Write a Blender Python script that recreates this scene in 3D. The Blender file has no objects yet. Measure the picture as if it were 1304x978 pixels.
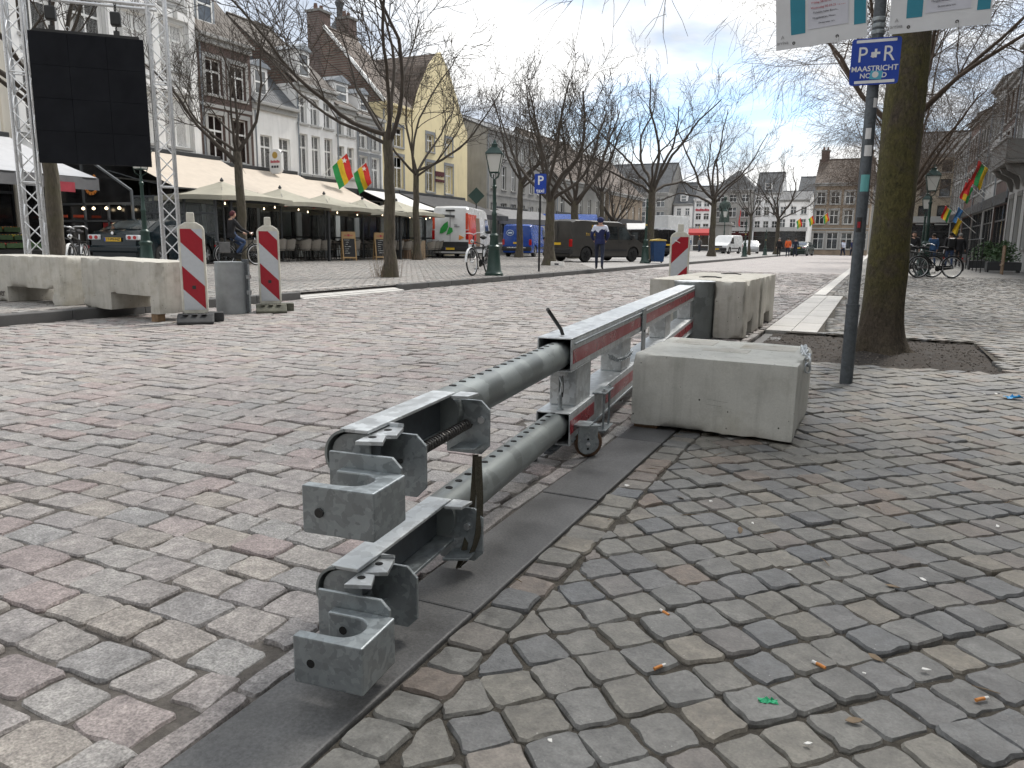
import bpy, bmesh, math, random
import numpy as np
from mathutils import Vector, Matrix, Euler
R = math.radians
PI = math.pi
random.seed(11)
scene = bpy.context.scene
COL = scene.collection

# ------------------------------------------------------------------ camera
cam_data = bpy.data.cameras.new('camera')
cam = bpy.data.objects.new('camera', cam_data)
COL.objects.link(cam)
cam.matrix_world = (Matrix.Translation((0, 0, 0.95)) @ Matrix.Rotation(R(25), 4, 'Z')
                    @ Matrix.Rotation(PI / 2 - math.atan(179.5 / 980), 4, 'X') @ Matrix.Rotation(0.012, 4, 'Z'))
cam_data.sensor_fit = 'HORIZONTAL'
cam_data.sensor_width = 36
cam_data.lens = 36 * 980 / 1304
cam_data.clip_start = 0.05
cam_data.clip_end = 3000
scene.camera = cam

# ------------------------------------------------------------------ sky, sun, exposure
SUN_EL, SUN_AZ = R(52), R(12)          # azimuth measured clockwise from +Y
world = bpy.data.worlds.new('World')
scene.world = world
world.use_nodes = True
wn, wl = world.node_tree.nodes, world.node_tree.links
wn.clear()
w_out = wn.new('ShaderNodeOutputWorld')
w_bg = wn.new('ShaderNodeBackground')
w_bg.inputs['Strength'].default_value = 0.115
w_sky = wn.new('ShaderNodeTexSky')
w_sky.sky_type = 'NISHITA'
w_sky.sun_disc = False
w_sky.sun_elevation = SUN_EL
w_sky.sun_rotation = SUN_AZ
w_sky.air_density = 1.0
w_sky.dust_density = 1.0
w_sky.ozone_density = 1.5
w_tc = wn.new('ShaderNodeTexCoord')
w_sep = wn.new('ShaderNodeSeparateXYZ')
wl.new(w_tc.outputs['Generated'], w_sep.inputs[0])
def wmath(op, a, b=None):
    n = wn.new('ShaderNodeMath'); n.operation = op
    for i, v in enumerate((a, b)):
        if v is None: continue
        if isinstance(v, (int, float)): n.inputs[i].default_value = v
        else: wl.new(v, n.inputs[i])
    return n.outputs[0]
zc = wmath('ADD', wmath('MAXIMUM', w_sep.outputs['Z'], 0.0), 0.16)
w_comb = wn.new('ShaderNodeCombineXYZ')
wl.new(wmath('DIVIDE', w_sep.outputs['X'], zc), w_comb.inputs[0])
wl.new(wmath('DIVIDE', w_sep.outputs['Y'], zc), w_comb.inputs[1])
def wnoise(scale, detail, rough, off, dist=0.0):
    mp = wn.new('ShaderNodeMapping'); mp.inputs['Location'].default_value = off
    wl.new(w_comb.outputs[0], mp.inputs['Vector'])
    n = wn.new('ShaderNodeTexNoise'); n.inputs['Scale'].default_value = scale
    n.inputs['Detail'].default_value = detail; n.inputs['Roughness'].default_value = rough
    n.inputs['Distortion'].default_value = dist
    wl.new(mp.outputs[0], n.inputs['Vector'])
    return n.outputs['Fac']
def wramp(fac, stops):
    r = wn.new('ShaderNodeValToRGB'); cr = r.color_ramp
    while len(cr.elements) < len(stops): cr.elements.new(0.5)
    for e, (p, c) in zip(cr.elements, stops):
        e.position = p; e.color = c if len(c) == 4 else (*c, 1)
    wl.new(fac, r.inputs[0])
    return r.outputs['Color']
cover = wramp(wnoise(0.8, 7, 0.55, (3.7, 1.3, 0), 0.3), [(0.31, (0, 0, 0)), (0.46, (1, 1, 1))])
cloudcol = wramp(wnoise(1.25, 7, 0.52, (1.2, 5.1, 0), 0.2), [(0.37, (2.25, 2.5, 2.9)), (0.46, (3.4, 3.55, 3.75)), (0.54, (4.7, 4.7, 4.65))])
w_mix = wn.new('ShaderNodeMixRGB')
wl.new(cover, w_mix.inputs[0])
w_gain = wn.new('ShaderNodeMixRGB'); w_gain.blend_type = 'MULTIPLY'; w_gain.inputs[0].default_value = 1
w_gain.inputs[2].default_value = (.50, .55, .60, 1)
wl.new(w_sky.outputs[0], w_gain.inputs[1])
wl.new(w_gain.outputs[0], w_mix.inputs[1])
wl.new(cloudcol, w_mix.inputs[2])
wl.new(w_mix.outputs[0], w_bg.inputs['Color'])
wl.new(w_bg.outputs[0], w_out.inputs['Surface'])

sun_data = bpy.data.lights.new('sun', 'SUN')
sun_data.energy = 1.5
sun_data.angle = R(12)
sun_data.color = (1.0, 0.95, 0.88)
sun = bpy.data.objects.new('sun', sun_data)
COL.objects.link(sun)
sd = Vector((math.sin(SUN_AZ) * math.cos(SUN_EL), math.cos(SUN_AZ) * math.cos(SUN_EL), math.sin(SUN_EL)))
sun.rotation_euler = sd.to_track_quat('Z', 'Y').to_euler()
sun.location = (0, 0, 60)

scene.view_settings.view_transform = 'Standard'
scene.view_settings.look = 'None'
scene.view_settings.gamma = 1
scene.view_settings.use_curve_mapping = False
scene.view_settings.exposure = 1.42
scene.render.engine = 'CYCLES'
scene.cycles.use_denoising = True
scene.cycles.max_bounces = 5
scene.cycles.diffuse_bounces = 3
scene.cycles.glossy_bounces = 3
scene.cycles.adaptive_threshold = 0.02
scene.cycles.transparent_max_bounces = 8

# ------------------------------------------------------------------ material helpers
MATS = {}
class NT:
    def __init__(s, name):
        s.m = bpy.data.materials.new(name); s.m.use_nodes = True
        s.n = s.m.node_tree.nodes; s.l = s.m.node_tree.links
        s.b = s.n['Principled BSDF']
        MATS[name] = s.m
    def new(s, t, **kw):
        n = s.n.new(t)
        for k, v in kw.items(): setattr(n, k, v)
        return n
    def link(s, a, b): s.l.new(a, b)
    def co(s, kind='Object', scale=(1, 1, 1), loc=(0, 0, 0), rot=(0, 0, 0)):
        tc = s.new('ShaderNodeTexCoord'); mp = s.new('ShaderNodeMapping')
        mp.inputs['Scale'].default_value = scale; mp.inputs['Location'].default_value = loc
        mp.inputs['Rotation'].default_value = rot
        s.link(tc.outputs[kind], mp.inputs[0]); return mp.outputs[0]
    def noise(s, v, scale, detail=4, rough=.55, dist=0, out='Fac'):
        n = s.new('ShaderNodeTexNoise')
        n.inputs['Scale'].default_value = scale; n.inputs['Detail'].default_value = detail
        n.inputs['Roughness'].default_value = rough; n.inputs['Distortion'].default_value = dist
        if v is not None: s.link(v, n.inputs['Vector'])
        return n.outputs[out]
    def vor(s, v, scale, feat='F1', out='Distance', rnd=1):
        n = s.new('ShaderNodeTexVoronoi'); n.feature = feat
        n.inputs['Scale'].default_value = scale; n.inputs['Randomness'].default_value = rnd
        s.link(v, n.inputs['Vector']); return n.outputs[out]
    def ramp(s, f, stops, interp='LINEAR'):
        r = s.new('ShaderNodeValToRGB'); r.color_ramp.interpolation = interp
        e = r.color_ramp.elements
        while len(e) < len(stops): e.new(.5)
        for el, (p, c) in zip(e, stops):
            el.position = p; el.color = (c, c, c, 1) if isinstance(c, (int, float)) else (*c[:3], 1)
        s.link(f, r.inputs[0]); return r.outputs['Color']
    def mix(s, f, a, b, mode='MIX'):
        n = s.new('ShaderNodeMixRGB'); n.blend_type = mode
        for i, v in enumerate((f, a, b)):
            if isinstance(v, (int, float)): n.inputs[i].default_value = v if i == 0 else (v, v, v, 1)
            elif isinstance(v, tuple): n.inputs[i].default_value = (*v[:3], 1)
            else: s.link(v, n.inputs[i])
        return n.outputs[0]
    def math(s, op, a, b=None):
        n = s.new('ShaderNodeMath'); n.operation = op
        for i, v in enumerate((a, b)):
            if v is None: continue
            if isinstance(v, (int, float)): n.inputs[i].default_value = v
            else: s.link(v, n.inputs[i])
        return n.outputs[0]
    def bump(s, h, strength=.3, dist=.01, prev=None):
        b = s.new('ShaderNodeBump'); b.inputs['Strength'].default_value = strength
        b.inputs['Distance'].default_value = dist; s.link(h, b.inputs['Height'])
        if prev is not None: s.link(prev, b.inputs['Normal'])
        return b.outputs[0]
    def set(s, col=None, rough=None, metal=None, normal=None, spec=None):
        for k, v in (('Base Color', col), ('Roughness', rough), ('Metallic', metal), ('Normal', normal), ('Specular IOR Level', spec)):
            if v is None: continue
            i = s.b.inputs[k]
            if isinstance(v, tuple): i.default_value = (*v[:3], 1)
            elif isinstance(v, (int, float)): i.default_value = v
            else: s.link(v, i)
        return s.m

def plain(name, c, rough=.6, metal=0., var=.18, scale=6, bump=0., bscale=40, spec=.5):
    """everyday material: base colour with mottled variation and optional fine relief"""
    t = NT(name); v = t.co()
    f = t.noise(v, scale, 5, .6)
    col = t.ramp(f, [(.25, tuple(x * (1 - var) for x in c)), (.75, tuple(min(1, x * (1 + var)) for x in c))])
    r = t.ramp(t.noise(v, scale * 2.3, 3), [(.3, max(.03, rough - .08)), (.7, min(1, rough + .08))])
    nrm = t.bump(t.noise(v, bscale, 4), bump, .01) if bump else None
    return t.set(col, r, metal, nrm, spec)

def glow(name, c, strength):
    t = NT(name); t.set(c, .5)
    t.b.inputs['Emission Color'].default_value = (*c, 1); t.b.inputs['Emission Strength'].default_value = strength
    return t.m

# ------------------------------------------------------------------ mesh helpers
class MB:
    """collects geometry for ONE mesh object"""
    def __init__(s): s.v = []; s.f = []; s.mi = []; s.cur = 0
    def add(s, vs, fs):
        o = len(s.v); s.v += [tuple(p) for p in vs]
        for f in fs: s.f.append(tuple(i + o for i in f)); s.mi.append(s.cur)
        return s
    def box(s, x0, x1, y0, y1, z0, z1, M=None):
        vs = [(x, y, z) for z in (z0, z1) for y in (y0, y1) for x in (x0, x1)]
        if M is not None: vs = [M @ Vector(p) for p in vs]
        return s.add(vs, [(0, 2, 3, 1), (4, 5, 7, 6), (0, 1, 5, 4), (2, 6, 7, 3), (0, 4, 6, 2), (1, 3, 7, 5)])
    def quad(s, a, b, c, d): return s.add([a, b, c, d], [(0, 1, 2, 3)])
    def tube(s, pts, r, n=8, cap=True, closed=False):
        pts = [Vector(p) for p in pts]; m = len(pts)
        rs = r if isinstance(r, (list, tuple)) else [r] * m
        o = len(s.v); up = None
        for i, p in enumerate(pts):
            if closed: d = pts[(i + 1) % m] - pts[i - 1]
            else: d = pts[min(i + 1, m - 1)] - pts[max(i - 1, 0)]
            if d.length < 1e-9: d = Vector((0, 0, 1))
            d.normalize()
            if up is None: up = d.orthogonal().normalized()
            else:
                up = up - d * up.dot(d)
                up = up.normalized() if up.length > 1e-6 else d.orthogonal().normalized()
            w = d.cross(up)
            for k in range(n):
                a = 2 * PI * k / n
                s.v.append(tuple(p + (up * math.cos(a) + w * math.sin(a)) * rs[i]))
        for i in range(m if closed else m - 1):
            j = (i + 1) % m
            for k in range(n):
                k2 = (k + 1) % n
                s.f.append((o + i * n + k, o + i * n + k2, o + j * n + k2, o + j * n + k)); s.mi.append(s.cur)
        if cap and not closed:
            s.f.append(tuple(o + k for k in reversed(range(n)))); s.mi.append(s.cur)
            s.f.append(tuple(o + (m - 1) * n + k for k in range(n))); s.mi.append(s.cur)
        return s
    def lathe(s, prof, n=16, c=(0, 0, 0), axis='Z', closed=False):
        """prof: list of (radius, height)"""
        o = len(s.v); m = len(prof)
        for r, h in prof:
            for k in range(n):
                a = 2 * PI * k / n; x, y = r * math.cos(a), r * math.sin(a)
                p = {'Z': (x, y, h), 'X': (h, x, y), 'Y': (y, h, x)}[axis]
                s.v.append((p[0] + c[0], p[1] + c[1], p[2] + c[2]))
        for i in range(m if closed else m - 1):
            j = (i + 1) % m
            for k in range(n):
                k2 = (k + 1) % n
                s.f.append((o + i * n + k, o + i * n + k2, o + j * n + k2, o + j * n + k)); s.mi.append(s.cur)
        if not closed:
            if prof[0][0] > 1e-5: s.f.append(tuple(o + k for k in reversed(range(n)))); s.mi.append(s.cur)
            if prof[-1][0] > 1e-5: s.f.append(tuple(o + (m - 1) * n + k for k in range(n))); s.mi.append(s.cur)
        return s
    def prism(s, poly, h0, h1, plane='XY'):
        """extrude a polygon (counter-clockwise) between h0 and h1 along the third axis"""
        n = len(poly)
        def p3(a, b, h): return {'XY': (a, b, h), 'XZ': (a, h, b), 'YZ': (h, a, b)}[plane]
        vs = [p3(a, b, h0) for a, b in poly] + [p3(a, b, h1) for a, b in poly]
        fs = [tuple(reversed(range(n))), tuple(range(n, 2 * n))] + [(i, (i + 1) % n, n + (i + 1) % n, n + i) for i in range(n)]
        return s.add(vs, fs)
    def grid(s, nu, nv, fn):
        o = len(s.v)
        for j in range(nv + 1):
            for i in range(nu + 1): s.v.append(tuple(fn(i / nu, j / nv)))
        for j in range(nv):
            for i in range(nu):
                a = o + j * (nu + 1) + i
                s.f.append((a, a + 1, a + nu + 2, a + nu + 1)); s.mi.append(s.cur)
        return s
    def build(s, name, mat, parent=None, smooth=None, bevel=0, loc=None, rot=None, fix=True, weld=False):
        me = bpy.data.meshes.new(name)
        me.from_pydata(s.v, [], s.f)
        ms = mat if isinstance(mat, (list, tuple)) else [mat]
        for m in ms: me.materials.append(MATS[m] if isinstance(m, str) else m)
        if len(ms) > 1: me.polygons.foreach_set('material_index', s.mi)
        if fix or weld:
            bm = bmesh.new(); bm.from_mesh(me)
            if weld: bmesh.ops.remove_doubles(bm, verts=bm.verts, dist=1e-4)
            bmesh.ops.recalc_face_normals(bm, faces=bm.faces); bm.to_mesh(me); bm.free()
        if smooth is not None:
            me.polygons.foreach_set('use_smooth', [True] * len(me.polygons))
            me.set_sharp_from_angle(angle=R(smooth))
        me.update()
        o = bpy.data.objects.new(name, me); COL.objects.link(o)
        if parent is not None: o.parent = parent
        if loc is not None: o.location = loc
        if rot is not None: o.rotation_euler = rot
        if bevel:
            b = o.modifiers.new('bevel', 'BEVEL'); b.width = bevel; b.segments = 2; b.limit_method = 'ANGLE'; b.angle_limit = R(50)
        return o

def tag(o, label=None, cat=None, group=None, kind=None):
    for k, v in (('label', label), ('category', cat), ('group', group), ('kind', kind)):
        if v: o[k] = v
    return o
def thing(name, label, cat, loc=(0, 0, 0), rz=0., group=None):
    o = bpy.data.objects.new(name, None); o.empty_display_size = .2
    COL.objects.link(o); o.location = loc; o.rotation_euler = (0, 0, rz)
    return tag(o, label, cat, group)
def dup(o, loc=None, rz=None, label=None, scale=None, group=None, parent=None):
    """copy a thing with its parts and sub-parts"""
    c = o.copy(); COL.objects.link(c)
    if parent is not None: c.parent = parent
    if loc is not None: c.location = loc
    if rz is not None: c.rotation_euler = (0, 0, rz)
    if scale is not None: c.scale = (scale,) * 3 if isinstance(scale, (int, float)) else scale
    if label: c['label'] = label
    if group: c['group'] = group
    for ch in list(o.children): dup(ch, parent=c)
    return c
def bez(p0, p1, p2, p3, n):
    out = []
    for i in range(n + 1):
        t = i / n; u = 1 - t
        out.append(Vector(p0) * u**3 + Vector(p1) * 3 * u * u * t + Vector(p2) * 3 * u * t * t + Vector(p3) * t**3)
    return out
def text_mesh(txt, size, name='lettering', mat='ink', parent=None, loc=(0, 0, 0), rot=(PI / 2, 0, 0), extrude=.0008, align='CENTER', sx=1., bold=0.):
    cu = bpy.data.curves.new(name, 'FONT'); cu.body = txt; cu.size = size; cu.extrude = extrude
    cu.align_x = align; cu.align_y = 'CENTER'; cu.offset = bold
    cu.resolution_u = 3
    tmp = bpy.data.objects.new('tmp', cu); COL.objects.link(tmp)
    dg = bpy.context.evaluated_depsgraph_get()
    me = bpy.data.meshes.new_from_object(tmp.evaluated_get(dg))
    bpy.data.objects.remove(tmp); bpy.data.curves.remove(cu)
    me.name = name; me.materials.clear(); me.materials.append(MATS[mat])
    o = bpy.data.objects.new(name, me); COL.objects.link(o)
    o.parent = parent; o.location = loc; o.rotation_euler = rot; o.scale = (sx, 1, 1)
    return o
# ------------------------------------------------------------------ materials
def cobble(name, cols, rough=(.55, .8), bumpd=.006, grain=.75, gain=1.):
    """split stone: a colour of its own for every stone, cleft surface, grit"""
    t = NT(name); v = t.co()
    oi = t.new('ShaderNodeObjectInfo'); at = t.new('ShaderNodeAttribute'); at.attribute_name = 'rnd'
    f = t.math('FRACT', t.math('ADD', oi.outputs['Random'], at.outputs['Fac']))
    n = len(cols)
    base = t.ramp(f, [((i + .02) / n, c) for i, c in enumerate(cols)], 'LINEAR')
    # offset texture space per stone so that no two look alike
    off = t.new('ShaderNodeVectorMath'); off.operation = 'ADD'
    cx = t.new('ShaderNodeCombineXYZ'); k = t.math('MULTIPLY', f, 57.0)
    t.link(k, cx.inputs[0]); t.link(k, cx.inputs[1]); t.link(k, cx.inputs[2])
    t.link(v, off.inputs[0]); t.link(cx.outputs[0], off.inputs[1]); w = off.outputs[0]
    big = t.noise(w, 9, 4, .6, .4); fine = t.noise(w, 160, 3, .6); mid = t.noise(w, 34, 5, .65)
    c1 = t.mix(.55, base, t.ramp(big, [(.3, (.55, .55, .56)), (.7, (1.35, 1.34, 1.32))]), 'MULTIPLY')
    c2 = t.mix(grain, c1, t.ramp(fine, [(.32, (.5, .5, .5)), (.68, (1.5, 1.5, 1.48))]), 'MULTIPLY')
    c2 = t.mix(.6, c2, t.ramp(mid, [(.36, (.62, .61, .6)), (.64, (1.3, 1.3, 1.28))]), 'MULTIPLY')
    spots = t.ramp(t.vor(w, 46), [(.0, 1.), (.06, 1.), (.10, 0.)])
    c2 = t.mix(1., c2, (gain, gain, gain), 'MULTIPLY')
    c3 = t.mix(t.math('MULTIPLY', spots, t.ramp(t.noise(v, 3.1, 2), [(.52, 0.), (.62, .45)])), c2, (.52, .51, .48))
    n1 = t.bump(big, .7, bumpd * 2.2)
    n2 = t.bump(mid, .8, bumpd * 1.0, n1)
    n3 = t.bump(fine, .5, .002, n2)
    return t.set(c3, t.ramp(mid, [(.3, rough[0]), (.7, rough[1])]), 0, n3, .4)
cobble('cobble_road', [(.295, .274, .268), (.27, .260, .257), (.305, .276, .268), (.245, .243, .244), (.295, .247, .241), (.28, .277, .274), (.315, .30, .29), (.285, .24, .235), (.26, .252, .252), (.308, .282, .257), (.285, .267, .26)])
cobble('cobble_pavement', [(.155, .152, .141), (.138, .139, .137), (.168, .160, .141), (.142, .143, .140), (.180, .164, .138), (.112, .118, .126), (.152, .149, .140), (.147, .140, .124), (.162, .160, .150), (.160, .132, .112), (.132, .133, .134)], (.42, .7), .004, .3, 1.14)
cobble('cobble_square', [(.30, .29, .275), (.27, .265, .26), (.33, .31, .295), (.25, .25, .245), (.31, .285, .27)], (.55, .8), .004)

t = NT('joint_dirt'); v = t.co()
c = t.ramp(t.noise(v, 30, 6, .7), [(.3, (.035, .03, .024)), (.6, (.085, .075, .06)), (.75, (.16, .145, .12))])
t.set(t.mix(t.ramp(t.vor(v, 120), [(0, .5), (.1, 0.)]), c, (.3, .28, .24)), .95, 0, t.bump(t.noise(v, 90, 5, .7), .9, .012))
t = NT('joint_sand'); v = t.co()
c = t.ramp(t.noise(v, 22, 6, .7), [(.3, (.07, .062, .055)), (.6, (.15, .135, .12)), (.75, (.21, .19, .17))])
t.set(c, .95, 0, t.bump(t.noise(v, 90, 5, .7), .9, .01))

def far_paving(name, c1, c2, mortar, w, h, rot=0., off=.5):
    t = NT(name); v = t.co('Object', (1, 1, 1), (0, 0, 0), (0, 0, rot))
    b = t.new('ShaderNodeTexBrick'); b.offset = off
    b.inputs['Color1'].default_value = (*c1, 1); b.inputs['Color2'].default_value = (*c2, 1); b.inputs['Mortar'].default_value = (*mortar, 1)
    b.inputs['Scale'].default_value = 1; b.inputs['Brick Width'].default_value = w; b.inputs['Row Height'].default_value = h
    b.inputs['Mortar Size'].default_value = .008; b.inputs['Mortar Smooth'].default_value = .4
    t.link(v, b.inputs['Vector'])
    n = t.ramp(t.noise(v, 1.3, 6, .6), [(.3, (.8, .8, .8)), (.7, (1.15, 1.15, 1.15))])
    return t.set(t.mix(1, b.outputs['Color'], n, 'MULTIPLY'), .72, 0, t.bump(b.outputs['Fac'], -.6, .01))
far_paving('paving_road_far', (.36, .325, .315), (.27, .255, .25), (.15, .14, .13), .19, .135)
far_paving('paving_walk_far', (.20, .19, .172), (.15, .148, .14), (.07, .065, .055), .122, .118, R(45), 0.)
far_paving('paving_square_far', (.33, .315, .30), (.26, .255, .25), (.15, .14, .13), .17, .13)

def slab(name, c, var=.2, rough=.6, sc=1.):
    t = NT(name); v = t.co(); oi = t.new('ShaderNodeObjectInfo')
    big = t.noise(v, 2.2 * sc, 6, .62, .3); fine = t.noise(v, 140, 4, .65)
    base = t.ramp(big, [(.28, tuple(x * (1 - var) for x in c)), (.72, tuple(x * (1 + var) for x in c))])
    base = t.mix(.16, base, t.ramp(oi.outputs['Random'], [(0, (.8, .8, .8)), (1, (1.2, 1.2, 1.2))]), 'MULTIPLY')
    base = t.mix(.8, base, t.ramp(fine, [(.3, (.6, .6, .6)), (.7, (1.4, 1.4, 1.4))]), 'MULTIPLY')
    scr = t.ramp(t.noise(t.co('Object', (14, 1.2, 1)), 3, 5, .7), [(.62, 0.), (.7, .25)])
    base = t.mix(scr, base, tuple(min(1, x * 1.7) for x in c))
    return t.set(base, t.ramp(big, [(.3, rough - .1), (.7, rough + .12)]), 0, t.bump(fine, .35, .002))
slab('kerb_flush', (.10, .10, .10), .38, .55, 2.2)
slab('kerb_dark', (.085, .085, .085), .25, .6)
slab('slab_pale', (.46, .45, .43), .14, .7)
slab('soil', (.036, .029, .024), .55, .95, 4)
plain('soil_grit', (.13, .115, .10), .9, 0, .5, 60)

def concrete(name, c, stain, rough=.8, warm=(.40, .36, .28), pores=1.):
    t = NT(name); v = t.co()
    big = t.noise(v, 1.7, 6, .6, .5); mid = t.noise(v, 9, 6, .62); fine = t.noise(v, 130, 4, .6)
    base = t.ramp(big, [(.3, tuple(x * .80 for x in c)), (.7, tuple(min(1, x * 1.10) for x in c))])
    base = t.mix(t.ramp(mid, [(.5, 0.), (.75, .55)]), base, stain)
    base = t.mix(t.ramp(t.noise(t.co('Object', (1, 1, 1), (4.2, 1.7, 3.3)), 2.3, 5, .6), [(.56, 0.), (.75, .6)]), base, warm)
    streak = t.ramp(t.noise(t.co('Object', (9, 9, .7)), 2.2, 5, .6), [(.50, 0.), (.75, .35)])
    base = t.mix(streak, base, tuple(x * .55 for x in stain))
    hole = t.ramp(t.vor(v, 21), [(0, 1.), (.075, 1.), (.11, 0.)])
    few = t.ramp(t.noise(v, 21, 1), [(.5, 0.), (.56, pores)])
    hm = t.math('MULTIPLY', hole, few)
    base = t.mix(hm, base, (.05, .048, .043))
    base = t.mix(.35, base, t.ramp(fine, [(.3, (.8, .8, .8)), (.7, (1.18, 1.18, 1.18))]), 'MULTIPLY')
    nb = t.bump(t.math('SUBTRACT', mid, hm), .35, .006)
    return t.set(base, rough, 0, t.bump(fine, .3, .0015, nb), .3)
concrete('concrete_pale', (.55, .55, .51), (.36, .36, .32), .78, (.44, .43, .36))
concrete('concrete_worn', (.50, .485, .44), (.30, .28, .22), .85, (.33, .29, .21))
concrete('concrete_raw', (.20, .175, .13), (.09, .075, .05), .95, (.2, .17, .1))
plain('scratch', (.2, .2, .18), .9)
plain('carve', (.12, .11, .1), .9)

def galvanised(name, c, rough=.42, metal=.7, sp=34):
    t = NT(name); v = t.co()
    cell = t.vor(t.mix(.06, v, t.noise(v, 20, 3, .6, 0, 'Color')), sp, 'F1', 'Color')
    bw = t.new('ShaderNodeRGBToBW'); t.link(cell, bw.inputs[0])
    big = t.noise(v, 4, 5, .6, .6)
    base = t.ramp(bw.outputs[0], [(.2, tuple(x * .82 for x in c)), (.8, tuple(min(1, x * 1.16) for x in c))])
    base = t.mix(.5, base, t.ramp(big, [(.3, (.74, .76, .77)), (.7, (1.14, 1.13, 1.11))]), 'MULTIPLY')
    scuff = t.ramp(t.noise(t.co('Object', (30, 3, 30)), 2.4, 6, .7), [(.6, 0.), (.68, .35)])
    base = t.mix(scuff, base, tuple(min(1, x * 1.4) for x in c))
    grime = t.ramp(t.noise(t.co('Object', (1, 1, 1), (7, 3, 1)), 7, 6, .7), [(.58, 0.), (.8, .22)])
    base = t.mix(grime, base, (.16, .155, .14))
    rr = t.ramp(t.mix(.5, bw.outputs[0], big), [(.25, rough - .08), (.75, rough + .16)])
    return t.set(base, rr, metal, t.bump(t.noise(v, 60, 4, .6), .12, .003))
galvanised('galv', (.33, .362, .378), .42, .68, 60)
galvanised('galv_pipe', (.27, .295, .295), .45, .6, 10)
galvanised('galv_bright', (.56, .585, .60), .40, .62, 40)
galvanised('galv_post', (.105, .118, .13), .5, .5, 60)
plain('steel_dark', (.045, .045, .045), .55, .5, .3, 30)
plain('hole_dark', (.008, .008, .008), .9)
plain('spring_steel', (.09, .085, .08), .42, .7, .3, 60)
plain('wheel_rubber', (.10, .055, .03), .6, 0, .4, 40, .2)
plain('strap', (.062, .055, .038), .9, 0, .3, 90, .5, 300)
t = NT('red_film'); v = t.co()
t.set(t.mix(t.ramp(t.noise(v, 5, 6, .7), [(.5, 0.), (.7, .35)]), (.25, .007, .018), (.19, .05, .05)), t.ramp(t.noise(v, 9, 3), [(.3, .22), (.7, .4)]), 0, t.bump(t.vor(v, 220), .2, .0008), .6)
plain('beacon_white', (.58, .57, .50), .5, 0, .2, 9)
plain('beacon_red', (.32, .006, .018), .35, 0, .08, 30)
plain('beacon_grey', (.50, .53, .56), .35, 0, .06, 30)
plain('rubber_black', (.028, .029, .031), .7, 0, .35, 12, .3)
plain('rubber_mossy', (.085, .085, .065), .85, 0, .4, 12, .3)
plain('plastic_grey', (.26, .28, .29), .45, .2, .2, 7)
plain('wood_block', (.20, .13, .075), .8, 0, .3, 20, .3)

plain('sign_blue', (.012, .055, .36), .35, 0, .1, 6)
plain('sign_white', (.72, .73, .73), .45, 0, .06, 12)
plain('sign_back', (.25, .26, .27), .5, .4)
plain('banner_white', (.60, .61, .625), .45, 0, .06, 7, .1, 14)
plain('banner_teal', (.022, .21, .29), .45, 0, .08, 7)
plain('paper', (.55, .56, .62), .4, 0, .05, 9)
plain('ink', (.03, .03, .04), .6)
plain('ink_grey', (.22, .22, .23), .6)
plain('ink_red', (.42, .05, .07), .6)
plain('ink_orange', (.75, .26, .05), .6)
plain('sticker_white', (.66, .66, .66), .5)
plain('sticker_teal', (.13, .38, .38), .5)
plain('sticker_cyan', (.08, .38, .52), .5)
plain('sticker_dark', (.02, .02, .02), .5)
plain('alu', (.62, .63, .64), .33, .8, .1, 20)
plain('led_black', (.011, .012, .015), .8, 0, .25, 3, spec=.12)
plain('led_edge', (.012, .012, .013), .4)

# bark
t = NT('bark_mossy'); v = t.co()
moss = t.noise(v, 3.5, 7, .68, .5); sep = t.new('ShaderNodeSeparateXYZ'); t.link(v, sep.inputs[0])
rid = t.noise(t.co('Object', (1, 1, .5)), 46, 6, .7, .8)
hz = t.ramp(t.math('MULTIPLY', sep.outputs['Z'], .5), [(.12, 0.), (.42, 1.)])
brown = t.ramp(rid, [(.3, (.026, .021, .016)), (.7, (.12, .095, .07))])
green = t.ramp(rid, [(.3, (.03, .028, .010)), (.7, (.135, .12, .042))])
mk = t.math('MULTIPLY', t.ramp(moss, [(.36, 0.), (.56, 1.)]), t.mix(1, hz, (.12, .12, .12), 'ADD'))
t.set(t.mix(mk, brown, green), .95, 0, t.bump(rid, .9, .02))
t = NT('bark'); v = t.co()
rid = t.noise(t.co('Object', (1, 1, .25)), 22, 6, .65, .6)
g = t.ramp(t.noise(v, 2, 5, .6), [(.45, 0.), (.65, .6)])
t.set(t.mix(g, t.ramp(rid, [(.3, (.03, .026, .02)), (.7, (.115, .097, .075))]), (.075, .07, .035)), .95, 0, t.bump(rid, .8, .015))
plain('twig', (.055, .045, .036), .9, 0, .35, 5)
plain('twig_brown', (.085, .062, .046), .9, 0, .35, 5)

# facades
def stucco(name, c, var=.08, dirt=.35):
    t = NT(name); v = t.co()
    base = t.ramp(t.noise(v, .8, 6, .6), [(.3, tuple(x * (1 - var) for x in c)), (.7, tuple(min(1, x * (1 + var)) for x in c))])
    st = t.ramp(t.noise(t.co('Object', (2.2, 2.2, .35)), 1.6, 6, .65), [(.5, 0.), (.8, dirt)])
    base = t.mix(st, base, tuple(x * .5 for x in c))
    return t.set(base, .8, 0, t.bump(t.noise(v, 30, 4, .6), .15, .01))
stucco('stucco_white', (.80, .795, .78)); stucco('stucco_white2', (.74, .74, .735)); stucco('stucco_cream', (.62, .58, .50))
stucco('stucco_yellow', (.72, .62, .38)); stucco('stucco_grey', (.40, .40, .39)); stucco('stone_trim', (.33, .33, .32))
stucco('stone_bluish', (.22, .23, .24)); stucco('stone_sand', (.36, .31, .24)); stucco('stone_old', (.27, .265, .25), .15, .6)
stucco('stone_dark', (.17, .165, .155), .2, .6)
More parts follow.
